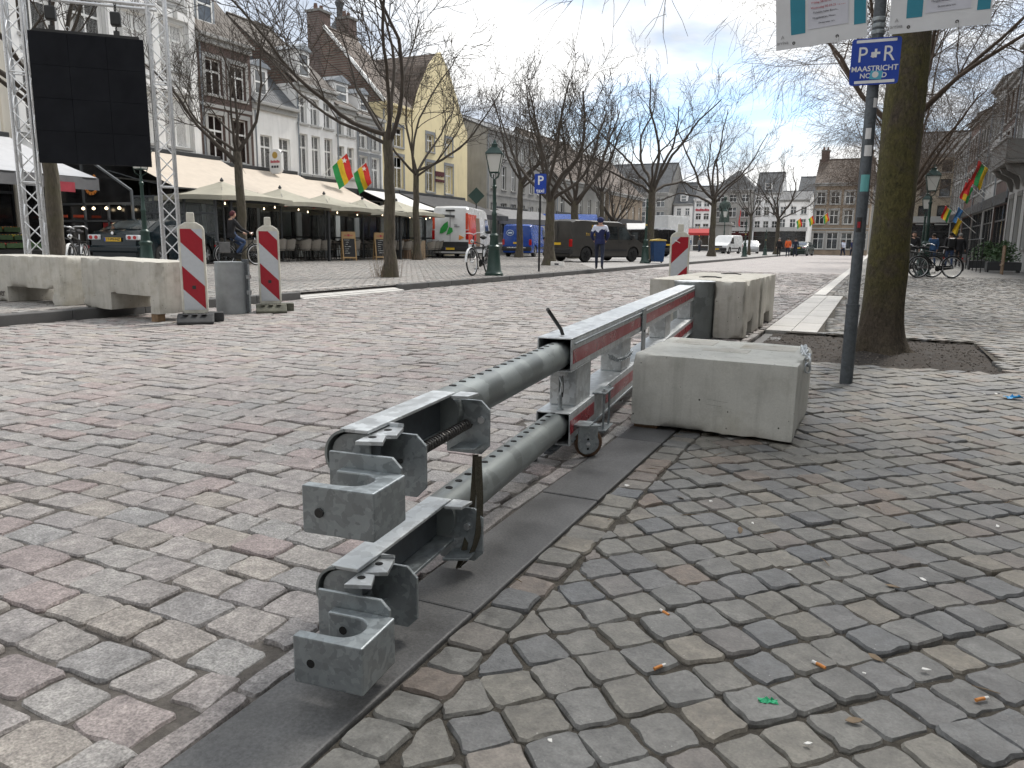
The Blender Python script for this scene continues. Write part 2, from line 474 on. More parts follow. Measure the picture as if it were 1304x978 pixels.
def brick(name, c1, c2, mortar, w=.21, h=.065):
    t = NT(name); v = t.co('Object', (1, 1, 1), (0, 0, 0), (PI / 2, 0, 0))
    b = t.new('ShaderNodeTexBrick')
    b.inputs['Color1'].default_value = (*c1, 1); b.inputs['Color2'].default_value = (*c2, 1); b.inputs['Mortar'].default_value = (*mortar, 1)
    b.inputs['Scale'].default_value = 1; b.inputs['Brick Width'].default_value = w; b.inputs['Row Height'].default_value = h
    b.inputs['Mortar Size'].default_value = .008
    t.link(v, b.inputs['Vector'])
    n = t.ramp(t.noise(v, .9, 6, .6), [(.3, (.7, .7, .7)), (.7, (1.2, 1.2, 1.2))])
    return t.set(t.mix(1, b.outputs['Color'], n, 'MULTIPLY'), .85, 0, t.bump(b.outputs['Fac'], -.4, .01))
brick('brick_brown', (.115, .07, .058), (.085, .052, .045), (.14, .12, .11))
brick('brick_red', (.15, .075, .055), (.10, .05, .04), (.16, .14, .12))
brick('brick_tan', (.30, .23, .16), (.24, .18, .13), (.25, .22, .18))
def tiles(name, c):
    t = NT(name); v = t.co()
    wv = t.new('ShaderNodeTexWave'); wv.wave_type = 'BANDS'; wv.bands_direction = 'Z'; wv.wave_profile = 'SAW'
    wv.inputs['Scale'].default_value = 1.35; wv.inputs['Distortion'].default_value = .6; wv.inputs['Detail'].default_value = 2
    t.link(v, wv.inputs['Vector'])
    wx = t.new('ShaderNodeTexWave'); wx.wave_type = 'BANDS'; wx.bands_direction = 'X'; wx.inputs['Scale'].default_value = 1.6
    t.link(v, wx.inputs['Vector'])
    n = t.noise(v, 1.1, 6, .65); n2 = t.noise(v, 7, 3, .7)
    base = t.ramp(n, [(.3, tuple(x * .65 for x in c)), (.7, tuple(x * 1.35 for x in c))])
    base = t.mix(.5, base, t.ramp(n2, [(.35, (.6, .6, .6)), (.65, (1.35, 1.35, 1.3))]), 'MULTIPLY')
    base = t.mix(t.ramp(wv.outputs[0], [(.0, .5), (.25, 0.)]), base, tuple(x * .3 for x in c))
    return t.set(base, .75, 0, t.bump(t.math('ADD', wv.outputs[0], t.math('MULTIPLY', wx.outputs[0], .6)), .7, .05))
tiles('roof_tile', (.085, .072, .062)); tiles('roof_slate', (.085, .09, .098)); tiles('roof_brown', (.10, .075, .06))
plain('zinc', (.24, .26, .28), .45, .4, .15, 2)
plain('frame_white', (.78, .78, .76), .5, 0, .06, 3)
plain('frame_dark', (.03, .032, .034), .5, 0, .2, 3)
plain('frame_grey', (.14, .15, .16), .45, .3, .15, 3)
def glass(name, c, rough=.06):
    t = NT(name); v = t.co(); oi = t.new('ShaderNodeObjectInfo')
    n = t.noise(v, 2.3, 3, .5)
    k = t.ramp(oi.outputs['Random'], [(0, (.5, .5, .5)), (.6, (1, 1, 1)), (1, (2.6, 2.6, 2.5))])
    col = t.mix(1, t.ramp(n, [(.35, tuple(x * .6 for x in c)), (.65, tuple(x * 1.5 for x in c))]), k, 'MULTIPLY')
    return t.set(col, rough, 0, t.bump(t.noise(v, 1.7, 2), .05, .02), .9)
glass('glass_window', (.05, .055, .06)); glass('glass_shop', (.014, .014, .015), .12); glass('glass_car', (.018, .022, .024), .04)
glass('glass_car_green', (.10, .17, .15), .05)
t = NT('glass_clear'); t.set((.9, .95, .95), .03); t.b.inputs['Transmission Weight'].default_value = .92; t.b.inputs['IOR'].default_value = 1.1
t = NT('lantern_glass'); t.set((.66, .66, .62), .35); t.b.inputs['Transmission Weight'].default_value = .35
plain('net_curtain', (.6, .6, .58), .9, 0, .1, 12)
plain('shop_dark', (.02, .019, .018), .7, 0, .5, 2)
plain('shop_brown', (.05, .035, .026), .7, 0, .4, 2)
plain('canvas_beige', (.50, .44, .37), .85, 0, .08, 3, .1, 60)
plain('canvas_white', (.62, .62, .61), .85, 0, .08, 3, .1, 60)
plain('canvas_grey', (.44, .45, .47), .85, 0, .08, 3, .1, 60)
plain('canvas_black', (.035, .036, .04), .85, 0, .2, 3, .1, 60)
plain('canvas_midgrey', (.18, .18, .185), .85, 0, .15, 3)
plain('parasol_cloth', (.36, .345, .28), .85, 0, .1, 3, .1, 60)
plain('heater_red', (.7, .10, .04), .5)
glow('bulb', (1.0, .78, .5), 1.6)
plain('wicker', (.24, .22, .19), .85, 0, .35, 60, .5, 150)
plain('chair_frame', (.05, .046, .042), .5, .3)
plain('board_frame', (.42, .27, .12), .6, 0, .2, 10)
plain('chalk_black', (.02, .021, .023), .7)
plain('chalk', (.5, .5, .48), .9)
plain('paint_green', (.018, .045, .036), .4, .1, .2, 8)
plain('paint_black', (.012, .013, .014), .45, .1)
plain('paint_orange', (.62, .08, .025), .45)
plain('carton', (.20, .13, .085), .85)
plain('carton_light', (.42, .32, .22), .85)
plain('leaf_green', (.05, .095, .035), .6, 0, .4, 9)
plain('leaf_dry', (.19, .14, .09), .8, 0, .3, 20)
plain('bronze', (.055, .075, .065), .55, .5, .3, 3)
plain('fruit_red', (.45, .03, .02), .4); plain('fruit_orange', (.65, .22, .02), .45); plain('fruit_green', (.12, .26, .03), .45); plain('fruit_yellow', (.66, .48, .04), .45)
# vehicles
def paint(name, c, rough=.22):
    t = NT(name); v = t.co()
    t.set(t.ramp(t.noise(v, 1.5, 4), [(.3, tuple(x * .9 for x in c)), (.7, tuple(min(1, x * 1.08) for x in c))]), t.ramp(t.noise(v, 3, 4), [(.3, rough - .05), (.7, rough + .1)]))
    t.b.inputs['Specular IOR Level'].default_value = .35; t.b.inputs['Coat Weight'].default_value = .15; t.b.inputs['Coat Roughness'].default_value = .08
paint('car_teal', (.003, .010, .014), .16); paint('car_white', (.68, .69, .69)); paint('car_red', (.60, .075, .035)); paint('car_blue', (.012, .06, .30))
paint('car_brown', (.050, .047, .043), .38); paint('car_black', (.012, .012, .013)); paint('car_silver', (.38, .39, .40)); paint('car_green', (.02, .035, .03))
plain('tyre', (.014, .014, .014), .8, 0, .2, 30); plain('rim', (.42, .43, .44), .35, .7); plain('rim_dark', (.02, .02, .021), .4, .5)
plain('car_plastic', (.022, .022, .023), .6); plain('chrome', (.6, .6, .6), .15, 1.); plain('plate_yellow', (.72, .46, .03), .45)
t = NT('tail_red'); t.set((.38, .012, .012), .15); t = NT('head_glass'); t.set((.6, .62, .64), .1)
plain('logo_green', (.03, .30, .06), .4); plain('logo_gold', (.42, .28, .06), .4); plain('logo_pale', (.5, .6, .72), .4)
# people
for nm, c in {'cloth_navy': (.012, .018, .075), 'cloth_white': (.55, .58, .68), 'cloth_black': (.012, .012, .014), 'cloth_jeans': (.03, .055, .12), 'cloth_darkblue': (.014, .02, .042),
              'cloth_orange': (.72, .13, .03), 'cloth_brown': (.07, .045, .032), 'cloth_grey': (.12, .12, .12), 'cloth_maroon': (.09, .02, .025), 'cloth_blue': (.04, .10, .22), 'cloth_red': (.35, .03, .03), 'skin': (.42, .25, .18), 'hair_dark': (.02, .014, .01), 'hair_grey': (.22, .21, .2), 'shoe': (.02, .02, .02)}.items():
    plain(nm, c, .85 if nm != 'skin' else .55, 0, .22, 9)
for nm, c in {'flag_red': (.62, .035, .03), 'flag_yellow': (.75, .50, .03), 'flag_green': (.03, .30, .08), 'flag_white': (.75, .75, .74), 'flag_blue': (.08, .25, .55)}.items():
    plain(nm, c, .8, 0, .1, 5)
plain('bin_blue', (.012, .05, .14), .5); plain('bin_yellow', (.55, .40, .10), .5)
plain('butt_orange', (.55, .22, .06), .8); plain('litter_white', (.7, .69, .66), .7); plain('wrapper_green', (.02, .36, .16), .35); plain('wrapper_blue', (.03, .33, .65), .35)
# ------------------------------------------------------------------ ground, road, pavements
def cam_depth_uv(P):
    Mi = np.array(cam.matrix_world.inverted())
    q = P @ Mi[:3, :3].T + Mi[:3, 3]
    d = -q[:, 2]
    with np.errstate(divide='ignore', invalid='ignore'):
        u = .5 + q[:, 0] / d * (980 / 1304); v = .5 + q[:, 1] / d * (980 / 978)
    return d, u, v

KX0, KX1 = -1.105, -.87           # flush kerb band at the edge of the right pavement
LKX = -8.5                        # left kerb face
SQ = .12                          # height of the market square
GEO_END = 30.0                    # beyond this the joints come from the material

def sheet(name, x0, x1, y0, y1, z, mat, parent=None):
    m = MB().quad((x0, y0, z), (x1, y0, z), (x1, y1, z), (x0, y1, z))
    return m.build(name, mat, parent, fix=False)
tag(sheet('ground', -1500, 1500, -1500, 1500, -.08, 'paving_square_far'), kind='structure')
m = MB(); m.quad((LKX, -6, -.009), (KX0, -6, -.009), (KX0, GEO_END, -.009), (LKX, GEO_END, -.009)); m.cur = 1
m.quad((LKX, GEO_END, -.002), (KX0, GEO_END, -.002), (KX0, 130, -.002), (LKX, 130, -.002))
road = tag(m.build('road', ['joint_sand', 'paving_road_far'], fix=False), kind='structure')
m = MB()
for (x0, x1, y0, y1) in ((KX1, 9, -6, 6.93), (.99, 9, 6.93, 9.2), (KX1, 9, 9.2, GEO_END)): m.quad((x0, y0, -.009), (x1, y0, -.009), (x1, y1, -.009), (x0, y1, -.009))
m.cur = 1
m.quad((KX1, GEO_END, -.002), (9, GEO_END, -.002), (9, 130, -.002), (KX1, 130, -.002))
pavement = tag(m.build('pavement', ['joint_dirt', 'paving_walk_far'], fix=False), kind='structure')
m = MB(); m.quad((-40, -6, SQ - .02), (LKX - .15, -6, SQ - .02), (LKX - .15, 130, SQ - .02), (-40, 130, SQ - .02))
square = tag(m.build('market_square', ['paving_square_far'], fix=False), kind='structure')

def clip_poly(poly, fn):
    """keep the part of a convex polygon where fn(p) >= 0"""
    out = []
    for i, p in enumerate(poly):
        q = poly[(i + 1) % len(poly)]; a, b = fn(p), fn(q)
        if a >= 0: out.append(p)
        if (a >= 0) != (b >= 0):
            t = a / (a - b); out.append((p[0] + (q[0] - p[0]) * t, p[1] + (q[1] - p[1]) * t))
    return out
def area(poly):
    return .5 * sum(poly[i][0] * poly[(i + 1) % len(poly)][1] - poly[(i + 1) % len(poly)][0] * poly[i][1] for i in range(len(poly)))

def stone_geo(poly, z, rnd, gap=.011, detail=2, jit=.004, tilt=.02, dome=.0008):
    n = len(poly)
    cx = sum(p[0] for p in poly) / n; cy = sum(p[1] for p in poly) / n
    size = math.sqrt(abs(area(poly)))
    ts = ((.0,), (.08, .92), (.06, .5, .94), (.075, .34, .66, .925))[detail]
    ring = []
    cor = []
    for p in poly:
        dx, dy = p[0] - cx, p[1] - cy; L = math.hypot(dx, dy) + 1e-9; k = (L - gap * .9) / L
        cor.append((cx + dx * k + rnd.gauss(0, jit * .8), cy + dy * k + rnd.gauss(0, jit * .8)))
    for i in range(n):
        a, b = cor[i], cor[(i + 1) % n]
        ex, ey = b[0] - a[0], b[1] - a[1]; L = math.hypot(ex, ey) + 1e-9
        for t in ts:
            o = rnd.gauss(.0015, jit * .6) if detail > 0 else 0
            o += .003 if t == .5 else 0
            ring.append((a[0] + ex * t + ey / L * o, a[1] + ey * t - ex / L * o))
    m = len(ring); gx, gy = rnd.gauss(0, tilt), rnd.gauss(0, tilt)
    ins = min(.0045, size * .05)
    vs = []
    for x, y in ring:
        dx, dy = x - cx, y - cy; L = math.hypot(dx, dy) + 1e-9; k = max(.3, (L - ins * (.6 + .8 * rnd.random())) / L)
        X, Y = cx + dx * k, cy + dy * k
        vs.append((X, Y, z + gx * (X - cx) + gy * (Y - cy) + rnd.gauss(0, .0007)))
    for x, y in ring: vs.append((x, y, z - .005 - .004 * rnd.random() + gx * (x - cx) + gy * (y - cy)))
    for x, y in ring: vs.append((cx + (x - cx) * .97, cy + (y - cy) * .97, z - .055))
    fs = []
    if detail > 0:
        vs.append((cx + rnd.gauss(0, .006), cy + rnd.gauss(0, .006), z + dome))
        fs += [(i, (i + 1) % m, 3 * m) for i in range(m)]
    else: fs.append(tuple(range(m)))
    for i in range(m):
        j = (i + 1) % m
        fs.append((m + i, m + j, j, i)); fs.append((2 * m + i, 2 * m + j, m + j, m + i))
    return vs, fs, (cx, cy)

def lay(polys, zbase, parent, mat, seed, single=300, gap=.011, jit=.004, name='cobble', stuff='cobbles', bad=None):
    """polys: stone outlines. The `single` that show largest become parts of their own, the rest one mesh"""
    rnd = random.Random(seed)
    cen = np.array([(sum(p[0] for p in q) / len(q), sum(p[1] for p in q) / len(q), zbase) for q in polys])
    ar = np.array([abs(area(q)) for q in polys])
    d, u, v = cam_depth_uv(cen)
    inf = (d > .3) & (u > -.02) & (u < 1.02) & (v > -.03) & (v < 1.02)
    key = np.where(inf, ar / np.maximum(d, .1) ** 3, -1)
    order = np.argsort(-key)
    near = set(order[:single].tolist())
    V, F, RN = [], [], []
    for i, q in enumerate(polys):
        dz = rnd.gauss(0, .0028); tl = .022
        g = gap * rnd.uniform(.75, 1.3)
        if bad is not None and bad(cen[i]): dz = rnd.uniform(-.004, .005); tl = .03; g *= 1.35
        if i in near:
            vs, fs, c = stone_geo(q, 0, rnd, g, 3, jit, tl)
            me = bpy.data.meshes.new(name); me.from_pydata([(x - c[0], y - c[1], z) for x, y, z in vs], [], fs)
            me.materials.append(MATS[mat]); me.polygons.foreach_set('use_smooth', [True] * len(fs)); me.set_sharp_from_angle(angle=R(24)); me.update()
            o = bpy.data.objects.new(name, me); COL.objects.link(o); o.parent = parent; o.location = (c[0], c[1], zbase + dz)
        else:
            det = 2 if d[i] < 7 and inf[i] else (1 if d[i] < 14 else 0)
            vs, fs, c = stone_geo(q, zbase + dz, rnd, g, det, jit, tl)
            o = len(V); V += vs; F += [tuple(k + o for k in f) for f in fs]; RN += [rnd.random()] * len(fs)
    me = bpy.data.meshes.new(stuff); me.from_pydata(V, [], F); me.materials.append(MATS[mat])
    at = me.attributes.new('rnd', 'FLOAT', 'FACE'); at.data.foreach_set('value', RN)
    me.polygons.foreach_set('use_smooth', [True] * len(F)); me.set_sharp_from_angle(angle=R(24)); me.update()
    o = bpy.data.objects.new(stuff, me); COL.objects.link(o); o.parent = parent; o['kind'] = 'stuff'
    return o

# road: courses across the carriageway, staggered
rnd = random.Random(5); polys = []
y = .1; row = 0
while y < GEO_END:
    h = rnd.uniform(.122, .142)
    x = KX0 - .075 - (.09 if row % 2 else 0) - rnd.uniform(0, .03)
    if row % 2: polys.append([(x, y), (KX0 - .07, y), (KX0 - .07, y + h), (x, y + h)])
    while x > LKX + .06:
        w = rnd.uniform(.155, .215)
        x2 = max(x - w, LKX + .02)
        wob = lambda a: .012 * math.sin(a * 2.1 + row * .03) + .010 * math.sin(a * .9)
        polys.append([(x2, y + wob(x2)), (x, y + wob(x)), (x + rnd.gauss(0, .004), y + h + wob(x)), (x2 + rnd.gauss(0, .004), y + h + wob(x2))])
        x = x2
    y += h; row += 1
y = .1
while y < GEO_END:                      # narrow closing course beside the kerb
    h = rnd.uniform(.16, .34); polys.append([(KX0 - .068, y), (KX0 - .006, y), (KX0 - .006, y + h), (KX0 - .068, y + h)]); y += h
lay(polys, 0., road, 'cobble_road', 3, 300, .0075, .0042, bad=lambda c: -1.75 < c[0] < -1.18 and c[1] < 2.6)

# right pavement: a border course along the kerb, then courses laid at 45 degrees
PIT = (-1.0, 1.0, 6.95, 9.2)            # tree pit x0,x1,y0,y1
SLAB = (-1.10, -.54, 9.25, 16.4)
polys = []; y = -.4
while y < GEO_END:
    h = rnd.uniform(.10, .128)
    if not (PIT[2] - .05 < y + h and y < PIT[3] + .05) and not (SLAB[2] < y < SLAB[3]):
        w = rnd.uniform(-.004, .006); polys.append([(KX1 + .004, y), (KX1 + .125 + w, y), (KX1 + .125 + w, y + h), (KX1 + .004, y + h)])
    y += h
BX = KX1 + .132
def rotg(i, j, a=.124, b=.114):
    s = math.sqrt(.5); p, q = i * a, j * b
    return (BX + .03 + (p + q) * s, -1.2 + (q - p) * s)
for i in range(-290, 60):
    for j in range(-60, 330):
        x, y = rotg(i + .5, j + .5)
        if not (BX - .05 < x < 6.4 and -.4 < y < GEO_END): continue
        if x > 1.2 and y < x * 1.15 - .6: continue          # far outside the view, off to the right
        wv = lambda p: (p[0] + .012 * math.sin(p[1] * 1.7 + p[0]), p[1] + .014 * math.sin(p[0] * 2.3 + p[1] * .6))
        sh = rnd.uniform(-.03, .03) if False else 0
        q = [wv(rotg(i, j)), wv(rotg(i + 1, j)), wv(rotg(i + 1, j + 1)), wv(rotg(i, j + 1))]
        if area(q) < 0: q.reverse()
        if x < BX + .1: q = clip_poly(q, lambda p: p[0] - BX)
        if len(q) < 3 or area(q) < .0022: continue
        if PIT[0] - .04 < x < PIT[1] + .02 and PIT[2] - .05 < y < PIT[3] + .03: continue
        if SLAB[0] - .1 < x < SLAB[1] + .06 and SLAB[2] - .03 < y < SLAB[3] + .05: continue
        polys.append(q)
lay(polys, 0., pavement, 'cobble_pavement', 8, 300, .0082, .0036)

# market square: coarse rows, built as one field
rs = np.random.RandomState(4)
nx, ny = int(14.8 / .168), int(40 / .131)
gx = LKX - .17 - np.arange(nx) * .168; gy = 2.0 + np.arange(ny) * .131
X, Y = np.meshgrid(gx, gy); X = X + (np.arange(ny) % 2)[:, None] * .084
X = X.ravel() + rs.normal(0, .004, X.size); Y = Y.ravel() + rs.normal(0, .004, Y.size)
keep = (Y < (-X) * 2.2 + 6) & (X < LKX - .24); X, Y = X[keep], Y[keep]; n = X.size
Z = SQ + rs.normal(0, .002, n)
hx, hy = .078 + rs.normal(0, .002, n), .058 + rs.normal(0, .002, n)
sx, sy = np.array([-1, 1, 1, -1]), np.array([-1, -1, 1, 1])
top = np.stack([X[:, None] + (hx - .007)[:, None] * sx, Y[:, None] + (hy - .007)[:, None] * sy, np.repeat(Z[:, None], 4, 1)], -1)
low = np.stack([X[:, None] + hx[:, None] * sx, Y[:, None] + hy[:, None] * sy, np.repeat(Z[:, None] - .022, 4, 1)], -1)
V = np.concatenate([top, low], 1).reshape(-1, 3)
base = (np.arange(n) * 8)[:, None]
F = np.concatenate([base + np.array([[0, 1, 2, 3]])] + [base + np.array([[4 + k, 4 + (k + 1) % 4, (k + 1) % 4, k]]) for k in range(4)], 1).reshape(-1, 4)
me = bpy.data.meshes.new('cobbles'); me.from_pydata(V.tolist(), [], F.tolist()); me.materials.append(MATS['cobble_square'])
at = me.attributes.new('rnd', 'FLOAT', 'FACE'); at.data.foreach_set('value', np.repeat(rs.rand(n), 5)); me.update()
o = bpy.data.objects.new('cobbles', me); COL.objects.link(o); o.parent = square; o['kind'] = 'stuff'

# kerbs -----------------------------------------------------------------
kerb = tag(MB().box(KX0 + .01, KX1 - .01, -3, 60, -.09, -.04).build('flush_kerb', 'kerb_flush'), kind='structure')
y = -.35; i = 0
while y < 7.0:
    L = [1.02, .98, 1.0, .96, 1.04, 1.0, 1.0, 1.0][i % 8]
    b = MB().box(KX0 + .003, KX1 - .003, y + .003, min(y + L, 6.93) - .003, -.05, .001 + .002 * (i % 2)).build('kerbstone', 'kerb_flush', kerb, bevel=.006)
    y += L; i += 1
while y < 36:
    if y > 16.3: MB().box(KX0 + .003, KX1 - .003, y + .003, y + .993, -.05, .004).build('kerbstone', 'slab_pale' if y > 14 else 'kerb_flush', kerb, bevel=.006)
    y += 1.0
MB().box(KX0 + .003, KX1 - .003, 36, 125, -.05, .003).build('kerb_run', 'slab_pale', kerb)
slabs = tag(MB().box(SLAB[0] + .02, SLAB[1] - .02, SLAB[2] + .02, SLAB[3] - .02, -.07, -.03).build('slab_strip', 'joint_sand'), kind='structure')
for a in range(2):
    for b in range(13):
        x0 = SLAB[0] + a * .28; y0 = SLAB[2] + b * .55
        MB().box(x0 + .003, x0 + .277, y0 + .003, y0 + .547, -.04, .003 + .002 * ((a + b) % 2)).build('paving_slab', 'slab_pale', slabs, bevel=.004)
lk = tag(MB().box(LKX - .14, LKX - .01, 2, 125, -.09, .03).build('raised_kerb', 'kerb_dark'), kind='structure')
y = 2.0
while y < 34:
    if not (10.1 < y + .5 < 13.3) and not (y + .5 < 5.1):
        MB().box(LKX - .15, LKX, y + .003, y + .997, -.05, SQ).build('kerbstone', 'kerb_dark', lk, bevel=.012)
    else:                                # dropped kerb: pale sloping stones
        MB().prism([(LKX - .15 - .35, SQ + .004), (LKX - .5, -.05), (LKX + .06, -.05), (LKX + .06, .012)][::-1], y + .003, y + .997, 'XZ').build('ramp_stone', 'slab_pale', lk, bevel=.006)
    y += 1.0
MB().box(LKX - .15, LKX, 34, 125, -.05, SQ).build('kerb_run', 'kerb_dark', lk)

# tree pit ----------------------------------------------------------------
rnd = random.Random(2)
def pit_z(a, b):
    x = PIT[0] + (PIT[1] - PIT[0]) * a; y = PIT[2] + (PIT[3] - PIT[2]) * b
    e = min(a, 1 - a, b, 1 - b)
    d = math.hypot(x - .09, y - 8.0)
    return (x + rnd.gauss(0, .004), y + rnd.gauss(0, .004), -.042 + .06 * math.exp(-(d / .45) ** 2) + abs(rnd.gauss(0, .006)) + .008 * abs(math.sin(x * 9)) * math.sin(y * 7))
tag(MB().grid(60, 66, pit_z).build('tree_pit', 'soil', smooth=80), kind='structure')
m = MB()
for k in range(2600):
    a, b = rnd.random(), rnd.random(); x, y, z = pit_z(a, b); r = rnd.uniform(.004, .013)
    vs = [(x + dx * r * rnd.uniform(.7, 1.3), y + dy * r * rnd.uniform(.7, 1.3), z + dz * r * .8) for dx, dy, dz in ((1, 0, 0), (-1, 0, 0), (0, 1, 0), (0, -1, 0), (0, 0, 1), (0, 0, -1))]
    m.add(vs, [(0, 2, 4), (2, 1, 4), (1, 3, 4), (3, 0, 4), (2, 0, 5), (1, 2, 5), (3, 1, 5), (0, 3, 5)])
tag(m.build('gravel', 'soil_grit', fix=False), 'loose grey grit scattered over the brown soil of the tree pit', 'gravel', kind='stuff')
# ------------------------------------------------------------------ the folding barrier in the foreground
bar = thing('road_barrier', 'long galvanised steel barrier with twin telescopic pipes, clamp ends and red reflective stripes', 'barrier', (-1.235, 3.08, 0), R(5.88))
ZU, ZL, PR = .465, .154, .062
rnd = random.Random(21)
def box_beam(z0, z1, name):
    w, t, y0, y1 = .079, .008, 0., 4.93
    m = MB()
    m.box(-w, w, y0, y1, z1 - t, z1); m.box(-w, w, y0, y1, z0, z0 + t)
    m.box(-w, -w + t, y0, y1, z0 + t, z1 - t); m.box(w - t, w, y0, y1, z0 + t, z1 - t)
    m.box(-w + t, w - t, 1.6, 1.61, z0 + t, z1 - t)
    return m.build(name, 'galv_bright', bar, bevel=.004)
ub = box_beam(.40, .55, 'beam'); lb = box_beam(.07, .22, 'beam')
# edge lips on the outer face
for z, p in ((.522, ub), (.088, lb)):
    MB().tube([(.084, .03, z), (.084, 4.9, z)], .0045, 6).build('lip', 'galv', p, smooth=40)
MB().box(.0792, .0812, .02, 1.70, .436, .497).build('reflective_stripe', 'red_film', ub)
MB().box(.0792, .0812, 1.86, 4.88, .436, .497).build('reflective_stripe', 'red_film', ub)
MB().box(.0792, .0812, .0, .45, .125, .186).build('reflective_stripe', 'red_film', lb)
MB().box(.0792, .0812, .72, 4.88, .125, .186).build('reflective_stripe', 'red_film', lb)
for y0, y1 in ((.15, .43), (1.2, 1.47), (2.95, 3.25), (4.68, 4.93)):
    MB().box(-.062, .064, y0, y1, .221, .399).build('post', 'galv_bright', bar, bevel=.006)
for y0 in (.165, 1.215):
    m = MB().tube([(-.05, y0 - .015, .222), (.055, y0 - .015, .222)], .004, 6); m.build('weld', 'galv', bar, smooth=60)
MB().box(.083, .091, 1.72, 1.85, .235, .545).build('strap_plate', 'galv', bar, bevel=.003)
MB().lathe([(.009, .091), (.009, .095), (0, .0965)], 10, (0, 1.785, .4), 'X').build('bolt', 'steel_dark', bar)
MB().box(-.02, .02, .9, .93, .36, .40).build('lug', 'galv', bar, bevel=.003)
def chain(pts, parent, name='chain', mat='galv', link=.03, wire=.0035, wid=.011):
    """real links along a polyline"""
    ps = [Vector(p) for p in pts]; L = [0]
    for a, b in zip(ps, ps[1:]): L.append(L[-1] + (b - a).length)
    def at(s):
        for i in range(len(ps) - 1):
            if s <= L[i + 1] or i == len(ps) - 2:
                t = (s - L[i]) / max(1e-6, L[i + 1] - L[i]); return ps[i].lerp(ps[i + 1], t), (ps[i + 1] - ps[i]).normalized()
    m = MB(); n = int(L[-1] / (link * .72))
    for k in range(n):
        c, d = at(k * link * .72 + link * .36); u = d.orthogonal().normalized(); w = d.cross(u)
        s_ = u if k % 2 else w
        loop = [c + d * (math.cos(a) * link / 2) + s_ * (math.sin(a) * wid) for a in [2 * PI * q / 10 for q in range(10)]]
        m.tube(loop, wire, 5, closed=True)
    return m.build(name, mat, parent, smooth=60)
chain([(.06, .86, .36), (.075, 1.0, .315), (.08, 1.2, .30), (.082, 1.42, .31)], bar)

def pipe(zc, yend, name):
    m = MB(); m.tube([(0, yend, zc), (0, 1.2, zc)], PR, 40)
    p = m.build(name, 'galv_pipe', bar, smooth=40)
    y = yend + .10
    while y < .08:
        MB().lathe([(.0115, -.001), (.0115, .0012)], 14, (0, y, zc + PR)).build('hole', 'hole_dark', p)
        y += .075
    return p
pu = pipe(ZU, -1.20, 'pipe'); pl = pipe(ZL, -1.23, 'pipe')

